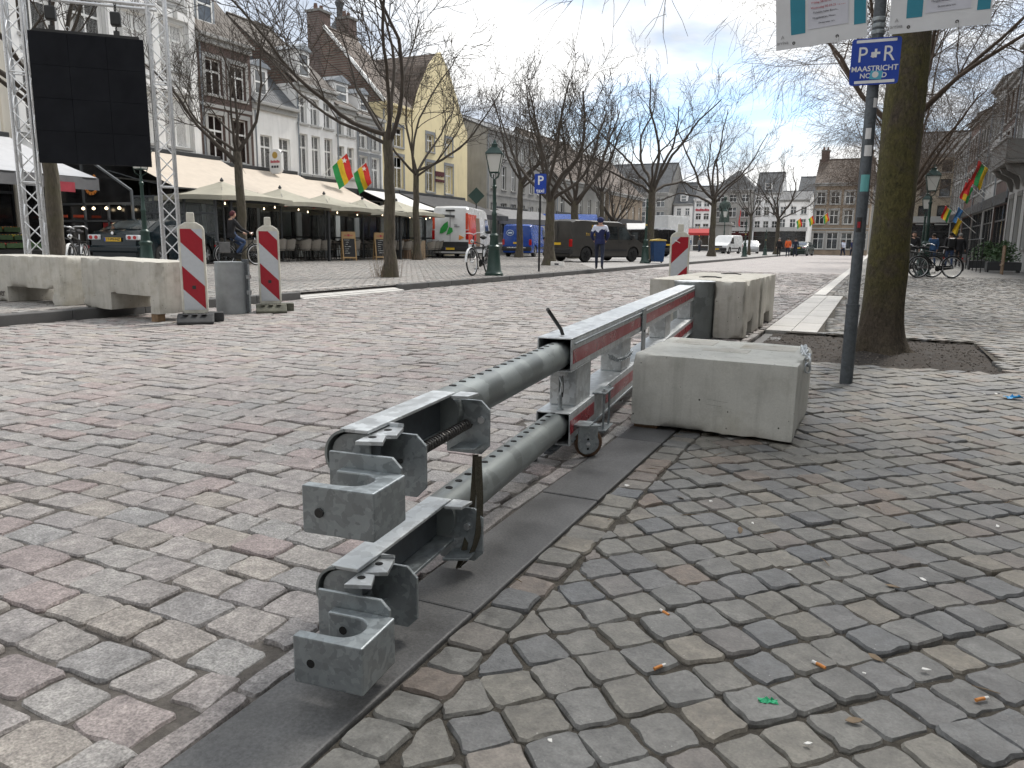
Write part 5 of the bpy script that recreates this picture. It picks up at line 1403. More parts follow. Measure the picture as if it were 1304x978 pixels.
Eb('town_house', 'grey house with long slate roof behind the low white corner house', -12.5, -5.2, 134, 8.6, 12.2, 'stone_old', [(3.4, 4.9, W4, .9), (5.7, 7.0, W4, .9)], style='cross', roof='roof_slate', depth=9)
Eb('town_house', 'brown brick house with stone windows and stepped chimneys past the corner', -7.4, -1.2, 100, 8.3, 11.4, 'brick_tan', [(.7, 2.6, W4, 1.2), (3.6, 5.2, W4, .95), (5.9, 7.3, W4, .95)], shop=False, bands=(3.0,), style='cross', roof='roof_brown', depth=9, wtrim='stone_trim', chimneys=((.6, 4.5, .9, 12.4, 'brick_brown'), (5.5, 4.5, .9, 12.2, 'brick_brown')))
Eb('town_house', 'grey house closing the street beyond the drooping trees', -4.0, 9.0, 128, 9.0, 12.0, 'stone_old', [(.7, 2.6, W5, 1.2), (3.6, 5.2, W5, .95), (5.9, 7.3, W5, .95)], shop=False, style='cross', roof='roof_slate')
Eb('town_house', 'tan stone corner house with arched balcony windows closing the right pavement', 2.4, 7.4, 80, 9.2, 11.5, 'stone_sand', [(3.1, 4.7, [.2, .5, .8], .9), (5.5, 7.0, [.2, .5, .8], .85), (7.6, 8.6, [.2, .5, .8], .8)], style='sash', roof='roof_slate', depth=8, frame='frame_dark')

# right-hand row, facing the street
def Rb(name, label, y0, y1, eave, ridge, wall, rows, x=5.5, **k):
    L = y1 - y0
    return building(name, label, (x, y1, 0), -PI / 2, L, eave, ridge, wall, [(a, b, [c * L for c in cs], w) for a, b, cs, w in rows], **k)
rb1 = Rb('town_house', 'grey stone house with a heavy bracketed balcony on the right-hand row', 33.0, 45.0, 10.3, 12.5, 'stucco_grey', [(1.0, 3.3, W5, 1.1), (5.0, 7.2, W5, 1.1), (7.9, 9.6, W5, 1.0)], shop=False, frame='frame_dark', style='sash', bands=(4.3, 7.5), wtrim='stone_dark', trim='stone_trim')
m = MB(); m.box(.6, 5.4, -.95, -.01, 4.55, 4.72); bal = m.build('balcony_slab', 'stone_dark', rb1, bevel=.03)
MB().box(.6, 5.4, -.95, -.88, 4.73, 5.55).box(.6, .68, -.87, -.01, 4.73, 5.55).box(5.32, 5.4, -.87, -.01, 4.73, 5.55).build('parapet', 'stone_dark', bal, bevel=.02)
MB().box(.52, 5.48, -1.02, -.80, 5.56, 5.68).build('coping', 'stone_trim', bal, bevel=.02)
for x in (1.1, 3.0, 4.9): MB().prism([(-.003, 3.6), (-.003, 4.54), (-.85, 4.54), (-.75, 4.3), (-.3, 4.05), (-.12, 3.6)], x - .14, x + .14, 'YZ').build('bracket', 'stone_dark', bal, bevel=.02)
Rb('town_house', 'dark brick house with pale window frames next to the balcony house', 45.1, 50.0, 9.4, 11.8, 'brick_brown', [(5.0, 6.8, W3, 1.0), (7.4, 8.8, W3, 1.0)], wtrim='stone_trim', roof='roof_slate', dormers=((2.4, 1.4, 9.8, 1.4),), bands=(4.4,))
Rb('town_house', 'pale grey house with flags, third in the right-hand row', 50.1, 55.0, 10.0, 12.2, 'stucco_grey', [(4.6, 6.4, W3, 1.0), (7.2, 8.8, W3, 1.0)], style='sash', frame='frame_dark', wtrim='stone_dark')
Rb('town_house', 'sooty stone house, fourth in the right-hand row', 55.1, 61.0, 9.2, 12.0, 'stone_dark', [(4.4, 6.2, W4, .9), (7.0, 8.4, W4, .9)], style='sash', roof='roof_slate', dormers=((3, 1.4, 9.6, 1.4),))
Rb('town_house', 'brick house with pale shopfront, fifth in the right-hand row', 61.1, 68.0, 9.8, 11.8, 'brick_red', [(4.4, 6.2, W4, .9), (7.0, 8.6, W4, .9)], style='sash', wtrim='stone_trim')
Rb('town_house', 'grey house nearest the tan corner house in the right-hand row', 68.1, 79.0, 9.0, 11.0, 'stucco_grey', [(4.2, 6.0, W5, .9), (6.8, 8.2, W5, .9)], style='sash', roof='roof_slate', wtrim='stone_dark')

# street going on beside and behind the viewpoint: unseen houses, added to block light
for i, (y0, y1, e_, wm, lb_) in enumerate(((20.0, 32.9, 8.6, 'stucco_grey', 'unseen grey rendered house next to the balcony house, towards the sign pole'), (8.0, 19.9, 8.2, 'brick_brown', 'unseen dark brick house alongside the mossy tree'), (-6.0, 7.9, 8.8, 'stucco_white2', 'unseen white rendered house across the pavement from the barrier'))):
    Rb('town_house', lb_, y0, y1, e_, e_ + 2.2, wm, [(4.3, 6.1, W5, 1.0), (6.7, 8.0, W5, .9)], style='sash', roof='roof_slate', wtrim='stone_trim')
for i, (x0, x1, e_, wm, lb_) in enumerate(((-24, -13, 10.5, 'brick_red', 'unseen red brick house closing the square opposite the far houses'), (-12.9, -2, 11.0, 'stucco_cream', 'unseen cream house opposite the far end of the road'), (-1.9, 9, 10.0, 'brick_brown', 'unseen brown brick house at the near end of the right-hand row'))):
    building('town_house', lb_, (x1, -13, 0), PI, x1 - x0, e_, e_ + 3, wm, [(4.3, 6.1, [c * (x1 - x0) for c in W5], 1.1), (7.0, 8.8, [c * (x1 - x0) for c in W5], 1.1)], style='dutch')
# ------------------------------------------------------------------ awnings of the left row
def awning(y0, y1, z_top, z_bot, proj, mat, label, valance=.3, vmat=None, lines=True):
    t = thing('awning', label, 'awning', (FX, y0, 0), RZ); L = y1 - y0
    a, b = (-.12, z_top), (-proj, z_bot)
    n = max(1, int(L / 1.1))
    m = MB()
    m.grid(n * 2, 8, lambda u, v: (L * u, a[0] + (b[0] - a[0]) * v, a[1] + (b[1] - a[1]) * v - .06 * math.sin(PI * v) - .012 * abs(math.sin(PI * u * n))))
    m.build('cloth', mat, t, smooth=60, fix=False)
    MB().box(0, L, -proj - .03, -proj + .03, z_bot - .06, z_bot).build('front_bar', 'frame_dark', t, bevel=.01)
    if valance:
        m = MB(); m.grid(n * 6, 1, lambda u, v: (L * u, -proj - .035 - .015 * math.sin(u * n * 2 * PI), z_bot - .02 - valance * v)); m.build('valance', vmat or mat, t, fix=False)
    for x in (.15, L - .15): MB().tube([(x, -.1, z_top - .9), (x, -proj * .55, (z_top + z_bot) / 2 - .55), (x, -proj, z_bot - .03)], .022, 6).build('arm', 'frame_grey', t)
    MB().box(0, L, -.18, -.105, z_top - .03, z_top + .14).build('cassette', 'frame_dark', t, bevel=.02)
    return t
awning(10.4, 16.6, 4.15, 2.75, 4.2, 'canvas_grey', 'pale grey shop awning over the fruit display', .35, 'canvas_midgrey')
awning(20.0, 25.6, 4.3, 2.75, 3.6, 'canvas_beige', 'long beige awning above the terrace below the white ornate house', .0)
awning(25.8, 30.5, 4.1, 2.7, 3.6, 'canvas_beige', 'beige awning between the brick house and the low white house', .0)
awning(30.8, 33.5, 3.95, 2.75, 2.8, 'canvas_beige', 'short beige awning under the three-bay white house', .0)
awning(35.6, 39.3, 3.75, 2.7, 3.2, 'canvas_white', 'white awning with dark edge beside the yellow house', .3, 'canvas_black')
awning(39.4, 47.5, 3.8, 2.7, 3.4, 'canvas_black', 'long black awning along the yellow corner house', .3)
awning(52.0, 58.0, 3.5, 2.7, 2.6, 'canvas_midgrey', 'grey awning on the stone public building', .3)
# ------------------------------------------------------------------ vehicles
def interp(tab, y):
    if y <= tab[0][0]: return tab[0][1]
    for (a, b), (c, d) in zip(tab, tab[1:]):
        if y <= c: return b + (d - b) * (y - a) / max(1e-6, c - a)
    return tab[-1][1]
def vehicle(name, label, cat, loc, rz, L, W, H, prof, body, belt, wr, yf, yr, clear=.22, tumble=.14, cround=.35, kcorner=.10, side_win=(), screens=(), rim='rim', group=None):
    """loft: y is forward; prof lists (y, roof height). Returns thing and a surface function"""
    t = thing(name, label, cat, loc, rz, group)
    def plan(y):
        e = max(0., (abs(y) - (L / 2 - cround)) / cround); return W / 2 * (1 - kcorner * e * e)
    def half(y, z):
        w = plan(y)
        if z > belt: w *= 1 - tumble * ((z - belt) / (H - belt)) ** 1.15
        else: w *= 1 - .035 * ((belt - z) / belt) ** 2
        return w
    def zb(y):
        for yw in (yf, yr):
            d = abs(y - yw); Ra = wr + .06
            if d < Ra: return max(clear, wr + math.sqrt(Ra * Ra - d * d))
        return clear
    ys = set(np.linspace(-L / 2, L / 2, 46)) | {p[0] for p in prof}
    for yw in (yf, yr): ys |= set(yw + (wr + .06) * math.cos(a) for a in np.linspace(0, PI, 13)) | {yw + wr + .0605, yw - wr - .0605}
    ys = sorted(y for y in ys if -L / 2 <= y <= L / 2)
    m = MB(); K = 9; rows = []
    for y in ys:
        b, tp = zb(y), interp(prof, y); tp = max(tp, b + .05); row = []
        for k in range(K):
            z = b + (tp - b) * (k / (K - 1)) ** .9
            w = half(y, z)
            if k == K - 1: w *= .90
            elif k == K - 2: z = b + (tp - b) * .965
            row.append((w, y, z))
        full = row + [(0, y, tp + .025 * min(1, (tp - b)))] + [(-x, yy, z) for x, yy, z in reversed(row)]
        rows.append(full)
    o = len(m.v); n = len(rows[0])
    for r_ in rows: m.v += r_
    for i in range(len(rows) - 1):
        for k in range(n - 1): m.f.append((o + i * n + k, o + i * n + k + 1, o + (i + 1) * n + k + 1, o + (i + 1) * n + k)); m.mi.append(0)
    for e in (0, len(rows) - 1): m.f.append(tuple(o + e * n + k for k in range(n))); m.mi.append(0)
    bd = m.build('body', body, t, smooth=38)
    MB().box(-W / 2 + .12, W / 2 - .12, -L / 2 + .15, L / 2 - .15, clear - .06, clear + .12).build('underbody', 'car_plastic', t)
    for yw in (yf, yr):
        MB().box(-W / 2 + .1, W / 2 - .1, yw - wr - .03, yw + wr + .03, clear + .1, wr * 2 + .06).build('wheel_well', 'car_plastic', t)
        for s_ in (-1, 1):
            x0 = s_ * (W / 2 - .235); x1 = s_ * (W / 2 - .02)
            wh = MB().lathe([(wr * .62, x0), (wr * .95, x0 + s_ * .01), (wr, x0 + s_ * .04), (wr, x1 - s_ * .04), (wr * .95, x1 - s_ * .008), (wr * .66, x1)], 28, (0, yw, wr), 'X').build('wheel', 'tyre', t, smooth=40)
            MB().lathe([(wr * .66, x1 - s_ * .03), (wr * .62, x1 - s_ * .004), (wr * .55, x1 - s_ * .02), (0, x1 - s_ * .03)], 20, (0, yw, wr), 'X').build('rim', rim, wh, smooth=40)
            r_ = MB()
            for q in range(5):
                a = 2 * PI * q / 5; r_.tube([(x1 - s_ * .012, yw, wr), (x1 - s_ * .008, yw + wr * .56 * math.cos(a), wr + wr * .56 * math.sin(a))], [.05, .035], 4)
            r_.build('spokes', rim, wh)
    def patch(nm, quad, mat, off=.016, sides=(-1, 1), par=None):
        """quad: ((y at bottom rear, y bottom front), (y top rear, y top front), z0, z1)"""
        (a0, a1), (b0, b1), z0, z1 = quad
        for s_ in sides:
            g = MB(); g.grid(8, 6, lambda u, v, s_=s_: (lambda y, z: (s_ * (half(y, z) + off), y, z))((a0 + (a1 - a0) * u) * (1 - v) + (b0 + (b1 - b0) * u) * v, z0 + (z1 - z0) * v))
            g.build(nm, mat, par or t, smooth=40, fix=False)
    for q in side_win: patch('side_window', q, 'glass_car')
    for nm, y0, y1, k in screens:               # glass lying on the profile
        g = MB(); dz = .012
        nrm = Vector((0, -(interp(prof, y1) - interp(prof, y0)), y1 - y0)).normalized()
        g.grid(8, 6, lambda u, v: (lambda y: (lambda z: ((u * 2 - 1) * half(y, z) * k, y + nrm.y * dz, z + .025 * (1 - abs(u * 2 - 1)) + nrm.z * dz * 1.2))(interp(prof, y)))(y0 + (y1 - y0) * v))
        g.build(nm, 'glass_car', t, smooth=40, fix=False)
    return t, half, patch
def lamps(t, nm, mat, W, y, z0, z1, x0, x1, dy):
    for s_ in (-1, 1):
        xs = sorted((s_ * x0, s_ * x1)); MB().box(xs[0], xs[1], min(y, y + dy), max(y, y + dy), z0, z1).build(nm, mat, t, bevel=.02)
def plate(t, y, z, face, txt=None):
    p = MB().box(-.26, .26, y - .008, y + .008, z, z + .11).build('number_plate', 'plate_yellow', t)
    MB().box(-.26, -.215, y + face * .009 - .0008, y + face * .009 + .0008, z + .002, z + .108).build('plate_band', 'sign_blue', p)
    if txt: text_mesh(txt, .10, 'lettering', 'ink', p, (.02, y + face * .0105, z + .055), (PI / 2, 0, 0 if face < 0 else PI), .0004, sx=1.05, bold=.003)
def mirrors(t, W, y, z, mat='car_plastic'):
    for s_ in (-1, 1): MB().box(min(s_ * W / 2 * .98, s_ * (W / 2 + .2)), max(s_ * W / 2 * .98, s_ * (W / 2 + .2)), y - .06, y + .06, z, z + .16).build('mirror', mat, t, bevel=.03)

# dark teal sedan
PS = [(-2.34, .62), (-2.30, .95), (-2.0, 1.05), (-1.72, 1.07), (-1.0, 1.36), (-.55, 1.43), (.1, 1.44), (.55, 1.38), (1.25, 1.0), (1.7, .93), (2.1, .82), (2.28, .68), (2.34, .55)]
def sedan(label, loc, rz, body, txt=None, group=None):
    t, half, patch = vehicle('sedan_car', label, 'car', loc, rz, 4.68, 1.78, 1.44, PS, body, .92, .315, 1.36, -1.31, .2, .20, .75, .22,
        side_win=[((-1.05, -.18), (-.75, -.18), .95, 1.33), ((-.1, 1.0), (-.1, .45), .95, 1.33)], screens=[('rear_window', -1.68, -1.05, .80), ('windscreen', 1.2, .6, .82)], rim='rim', group=group)
    for s_ in (-1, 1):
        l = MB().box(min(s_ * .40, s_ * .80), max(s_ * .40, s_ * .80), -2.36, -2.10, .78, .93).build('tail_lamp', 'head_glass', t, bevel=.03)
        MB().lathe([(.055, -2.368), (.055, -2.30)], 14, (s_ * .52, 0, .855), 'Y').build('lamp_cell', 'tail_red', l); MB().lathe([(.055, -2.368), (.055, -2.30)], 14, (s_ * .69, 0, .855), 'Y').build('lamp_cell', 'tail_red', l)
        MB().box(min(s_ * .42, s_ * .80), max(s_ * .42, s_ * .80), 2.05, 2.30, .64, .76).build('headlamp', 'head_glass', t, bevel=.03)
    MB().box(-.82, .82, -2.40, -2.2, .42, .62).build('rear_bumper', body, t, bevel=.05); MB().box(-.8, .8, 2.2, 2.40, .35, .58).build('front_bumper', body, t, bevel=.05)
    plate(t, -2.365, .74, -1, txt); mirrors(t, 1.78, .75, .95, body)
    MB().lathe([(.04, -2.37), (.05, -2.365), (.03, -2.34)], 12, (0, 0, .98), 'Y').build('badge', 'chrome', t)
    patch('door_seam', ((-.14, -.125), (-.14, -.125), .35, 1.35), 'car_plastic', .013); patch('door_seam', ((.98, .995), (.98, .995), .4, .93), 'car_plastic', .013)
    patch('door_seam', ((-1.02, -1.005), (-1.02, -1.005), .75, .95), 'car_plastic', .013)
    for y in (-.28, .0): patch('door_handle', ((y - .09, y + .09), (y - .09, y + .09), .83, .86), 'chrome', .018)
    return t
sedan('dark teal sedan with clear tail lamps parked behind the concrete blocks', (-21.0, 18.0, SQ), R(18), 'car_teal', '17-PV-NZ')
sedan('dark green sedan driving off beside the person in orange', (-7.3, 88, 0), R(-6), 'car_green')

# panel vans
def van(label, loc, rz, L, W, H, body, kind='panel', rim='rim_dark', rear=True, txt=None, win=True, cat='van', name='van'):
    h = H
    if kind == 'high': prof = [(-L / 2, .7), (-L / 2 + .03, h * .80), (-L / 2 + .10, h * .965), (-L / 2 + .3, h), (L / 2 - 1.55, h * .985), (L / 2 - 1.25, h * .95), (L / 2 - .62, h * .56), (L / 2 - .12, h * .42), (L / 2, .6)]
    else: prof = [(-L / 2, .7), (-L / 2 + .03, h * .72), (-L / 2 + .12, h * .955), (-L / 2 + .35, h), (L / 2 - 1.9, h * .985), (L / 2 - 1.65, h * .95), (L / 2 - .82, h * .58), (L / 2 - .16, h * .45), (L / 2, .62)]
    wr = .34; yf = L / 2 - .92; yr = -L / 2 + .98; belt = h * (.52 if kind != 'high' else .46)
    zt = h * .86
    sw = [((L / 2 - 1.95, L / 2 - 1.02), (L / 2 - 1.95, L / 2 - 1.55), belt + .05, zt)] if kind != 'high' else [((L / 2 - 1.75, L / 2 - .78), (L / 2 - 1.75, L / 2 - 1.12), belt + .1, h * .80)]
    if win == 2: sw.append(((L / 2 - 3.0, L / 2 - 2.05), (L / 2 - 3.0, L / 2 - 2.05), belt + .05, zt))
    ws = [('windscreen', L / 2 - .84, L / 2 - 1.58, .86)] if kind != 'high' else [('windscreen', L / 2 - .66, L / 2 - 1.2, .86)]
    t, half, patch = vehicle(name, label, cat, loc, rz, L, W, H, prof, body, belt, wr, yf, yr, .26, .09 if kind == 'high' else .12, .3, .07, side_win=sw, screens=ws, rim=rim)
    yb = -L / 2
    MB().box(-W / 2 + .02, W / 2 - .02, yb - .07, yb + .15, .36, .62).build('rear_bumper', 'car_plastic', t, bevel=.05)
    MB().box(-W / 2 + .03, W / 2 - .03, L / 2 - .18, L / 2 + .05, .28, .62).build('front_bumper', 'car_plastic', t, bevel=.06)
    lamps(t, 'tail_lamp', 'tail_red', W, yb - .015, h * .36, h * .54, W / 2 - .17, W / 2 - .02, .10)
    lamps(t, 'headlamp', 'head_glass', W, L / 2 + .01, h * .335, h * .425, W / 2 - .48, W / 2 - .06, -.25)
    MB().box(-.5, .5, L / 2 - .03, L / 2 + .02, .64, .80).build('grille', 'car_plastic', t, bevel=.02)
    plate(t, yb - .075 if kind == 'high' else yb - .02, .44 if kind == 'high' else h * .40, -1, txt); plate(t, L / 2 + .055, .42, 1)
    mirrors(t, W, L / 2 - 1.12, belt + .1)
    MB().box(-.008, .008, yb - .006, yb + .03, .62, h * .93).build('rear_door_seam', 'car_plastic', t)
    patch('door_seam', ((L / 2 - 2.0, L / 2 - 1.985), (L / 2 - 2.0, L / 2 - 1.985), .45, h * .9), 'car_plastic', .013)
    patch('door_seam', ((L / 2 - .98, L / 2 - .965), (L / 2 - .98, L / 2 - .965), .85, belt + .05), 'car_plastic', .013)
    patch('door_seam', ((L / 2 - 3.15, L / 2 - 3.135), (L / 2 - 3.15, L / 2 - 3.135), .45, h * .9), 'car_plastic', .013)
    patch('trim_strip', ((-L / 2 + 1.45, L / 2 - 1.4), (-L / 2 + 1.45, L / 2 - 1.4), .50, .60), 'car_plastic', .022)
    patch('door_handle', ((L / 2 - 1.95, L / 2 - 1.78), (L / 2 - 1.95, L / 2 - 1.78), belt - .12, belt - .08), 'car_plastic', .02)
    return t, half, patch
wv, half, patch = van('white parcel van with red side and green leaf on its rear doors', (-21.3, 38.95, SQ), R(14), 5.6, 2.03, 2.7, 'car_white', 'high', 'rim_dark')
patch('red_panel', ((-2.72, -1.2), (-2.68, -.9), .75, 2.3), 'car_red', .014)
patch('sliding_door_opening', ((-1.15, -.25), (-1.15, -.25), .62, 2.15), 'carton', .018, (1,))
lf = [(-.45, 1.28), (-.40, 1.55), (-.22, 1.78), (.0, 1.92), (.02, 1.65), (-.08, 1.42), (-.3, 1.30)]
MB().prism([(x - .12, z) for x, z in lf], -2.835, -2.815, 'XZ').build('leaf_emblem', 'logo_green', wv)
MB().prism([(.02, 1.28), (-.2, 1.22), (-.05, 1.62), (.12, 1.58), (.16, 1.40)], -2.838, -2.816, 'XZ').build('leaf_emblem', 'logo_green', wv)
MB().prism([(.48, .95), (.78, 1.08), (.5, 1.22)], -2.83, -2.81, 'XZ').build('orange_emblem', 'ink_orange', wv)
for z, w in ((1.72, .18), (1.63, .3)): MB().box(.22, .22 + w, -2.825, -2.812, z, z + .035).build('small_print', 'ink_grey', wv)
MB().box(-.25, .25, -2.80, -2.74, 2.44, 2.53).build('brake_light', 'car_plastic', wv, bevel=.02)
MB().box(-.99, .99, -2.84, -2.70, .60, .86).build('step_panel', 'car_plastic', wv, bevel=.02)
for s_ in (-1, 1): MB().box(min(s_ * .84, s_ * .97), max(s_ * .84, s_ * .97), -2.80, -2.74, 1.5, 2.35).build('corner_stripe', 'car_red', wv, bevel=.02)
bv, half, patch = van('blue panel van with pale logo parked beyond the white parcel van', (-20.5, 46.0, SQ), R(9), 4.9, 1.9, 1.96, 'car_blue', 'panel', 'rim', txt=None)
MB().tube([(-.42 + .22 * math.cos(a), -2.475, 1.45 + .16 * math.sin(a)) for a in [2 * PI * q / 16 for q in range(16)]], .02, 5, closed=True).build('ring_emblem', 'logo_pale', bv)
MB().box(-.55, -.28, -2.48, -2.46, 1.40, 1.50).build('ring_emblem_bar', 'logo_pale', bv)
for k in range(11): MB().box(-.6 + k * .11, -.6 + k * .11 + .08, -2.55, -2.53, .53, .58 + .02 * (k % 2)).build('website_letter', 'sign_white', bv)
dv, half, patch = van('dark brown-grey panel van parked side-on behind the walking man', (-12.45, 36.2, SQ), R(-26), 5.1, 1.92, 1.93, 'car_brown', 'panel', 'rim_dark', win=2)
patch('gold_emblem', ((-1.22, -.98), (-1.22, -1.02), 1.48, 1.70), 'logo_gold', .018, (1,)); patch('emblem_centre', ((-1.17, -1.03), (-1.17, -1.06), 1.52, 1.66), 'car_brown', .021, (1,))
for k in range(10): patch('gold_letter', ((-1.62 + k * .125, -1.54 + k * .125), (-1.62 + k * .125, -1.54 + k * .125), 1.26, 1.31 + .03 * (k % 3 == 0)), 'logo_gold', .018, (1,))
patch('gold_line', ((-1.65, -.4), (-1.65, -.4), 1.215, 1.23), 'logo_gold', .018, (1,))
kv, half, patch = van('black van parked beyond the dark brown van', (-15.6, 55.5, SQ), R(62), 5.0, 1.92, 1.95, 'car_black', 'panel', 'rim_dark', win=2)
cv, half, patch = van('small white van facing us beside the statue', (-14.5, 84.0, SQ), R(168), 4.6, 1.9, 1.9, 'car_white', 'panel', 'rim')
# box lorry
bl, half, patch = van('white box lorry standing beyond the black van', (-17.6, 68.0, SQ), R(165), 5.4, 2.0, 2.1, 'car_white', 'panel', 'rim_dark', name='box_lorry', cat='lorry')
MB().box(-1.08, 1.08, -3.4, .45, .95, 3.35).build('cargo_box', 'car_white', bl, bevel=.03)
sedan('silver saloon parked beside the small white van', (-13.2, 92.0, SQ), R(190), 'car_silver')

# ------------------------------------------------------------------ bicycles
def bicycle(label, loc, rz, frame='paint_black', fender='paint_black', bag=False, group='parked bicycles', lean=0.):
    t = thing('bicycle', label, 'bicycle', loc, rz, group); t.rotation_euler = (lean, 0, rz)
    r = .335
    for x in (-.54, .54):
        ring = [(x + r * math.cos(a), 0, r + .015 + r * math.sin(a)) for a in [2 * PI * q / 36 for q in range(36)]]
        w = MB().tube(ring, .019, 7, closed=True).build('wheel', 'tyre', t, smooth=60)
        MB().tube([(x + (r - .03) * math.cos(a), 0, r + .015 + (r - .03) * math.sin(a)) for a in [2 * PI * q / 36 for q in range(36)]], .011, 5, closed=True).build('rim', 'alu', w, smooth=60)
        s_ = MB()
        for q in range(18):
            a = 2 * PI * q / 18; s_.tube([(x, (.02 if q % 2 else -.02), r + .015), (x + (r - .035) * math.cos(a + .2), 0, r + .015 + (r - .035) * math.sin(a + .2))], .0016, 3, False)
        s_.tube([(x, -.04, r + .015), (x, .04, r + .015)], .022, 8); s_.build('spokes', 'alu', w)
        a0, a1 = (R(20), R(200)) if x < 0 else (R(0), R(160))
        f = MB()
        f.grid(16, 2, lambda u, v: (lambda a, o: (x + (r + .035) * math.cos(a), o, r + .015 + (r + .035 - abs(o) * .25) * math.sin(a)))(a0 + (a1 - a0) * u, (v - .5) * .06)); f.build('mudguard', fender, t, smooth=60, fix=False)
    bb = (-.10, 0, .30); hd = (.38, 0, .88); st = (-.22, 0, .78); rw = (-.54, 0, r + .015); fw = (.54, 0, r + .015)
    m = MB(); m.tube([bb, (.41, 0, .78)], .018, 8); m.tube([bb, st], .016, 8); m.tube([st, (.385, 0, .86)], .016, 8)
    for s_ in (-.04, .04): m.tube([(rw[0], s_, rw[2]), (bb[0], s_ * .6, bb[2])], .010, 6); m.tube([(rw[0], s_, rw[2]), (st[0], s_ * .4, st[2])], .009, 6)
    m.build('frame', frame, t, smooth=60)
    m = MB()
    for s_ in (-.05, .05): m.tube([(fw[0], s_, fw[2]), (.46, s_, .68), (.42, 0, .74)], .011, 6)
    m.tube([(.42, 0, .72), (.36, 0, 1.0)], .015, 8); m.build('fork', frame, t, smooth=60)
    m = MB(); m.tube([(.22, -.29, 1.02), (.32, -.25, 1.07), (.38, -.1, 1.07), (.36, 0, 1.03), (.38, .1, 1.07), (.32, .25, 1.07), (.22, .29, 1.02)], .012, 7); m.build('handlebar', 'alu', t, smooth=60)
    MB().tube([st, (-.25, 0, .93)], .013, 8).build('seat_post', 'alu', t)
    m = MB(); m.lathe([(.0, .93), (.06, .935), (.09, .955), (.07, .99), (.0, .995)], 12, (-.28, 0, 0)); m.tube([(-.26, 0, .965), (-.06, 0, .975)], [.06, .018], 8); m.build('saddle', 'cloth_black', t, smooth=60)
    m = MB(); m.box(-.78, -.36, -.07, .07, .735, .75); m.tube([(-.72, -.06, .74), (-.56, -.06, .36)], .006, 4); m.tube([(-.72, .06, .74), (-.56, .06, .36)], .006, 4); m.build('carrier', 'paint_black', t)
    m = MB(); m.lathe([(.09, -.05), (.09, -.045)], 16, (-.10, 0, .30), 'Y'); m.tube([(-.10, -.07, .30), (-.02, -.08, .17)], .009, 5); m.tube([(-.10, .07, .30), (-.18, .08, .43)], .009, 5); m.box(-.07, .03, -.17, -.08, .155, .18); m.box(-.23, -.13, .08, .17, .42, .445); m.build('crank', 'steel_dark', t)
    MB().prism([(-.62, .30), (-.04, .22), (-.02, .36), (-.10, .40), (-.60, .40)], -.062, -.05, 'XZ').build('chain_guard', frame, t)
    MB().lathe([(.045, .0), (.05, .02), (.02, .05)], 10, (.0, 0, 0), 'X').build('headlight', 'chrome', t, loc=(.46, 0, .86)); MB().box(-.86, -.84, -.03, .03, .60, .66).build('rear_light', 'tail_red', t)
    m = MB(); m.tube([(-.2, .04, .30), (-.32, .14, .02)], .009, 5); m.build('kickstand', 'alu', t)
    if bag:
        for s_ in (-1, 1): MB().box(-.78, -.42, min(s_ * .08, s_ * .19), max(s_ * .08, s_ * .19), .40, .76).build('pannier', 'cloth_grey', t, bevel=.03)
    return t
bk = bicycle('black bicycle with pale mudguards locked to the green lamp post', (-9.27, 17.9, SQ), R(-86), 'paint_black', 'sign_white', lean=R(3))
cyb = bicycle('bicycle with grey panniers being ridden past the terrace', (-18.9, 19.4, SQ), R(68), 'paint_black', 'alu', True, None)
bR = bicycle('old black bicycle leaning at the lamp on the right pavement', (1.72, 28.4, 0), R(25 + 180), 'paint_black', 'paint_black', lean=R(4))
dup(bR, (1.15, 28.9, 0), R(25 + 172), 'second bicycle hidden behind the one leaning at the right-hand lamp')
dup(bR, (.95, 29.6, 0), R(25 + 190), 'bicycle standing deepest in the cluster by the right-hand lamp')
dup(bk, (-15.88, 11.45, SQ), R(-50), 'bicycle parked behind the trunk beneath the video screen')
dup(bk, (-16.66, 11.76, SQ), R(-60), 'bicycle parked between that trunk and the dark sedan')

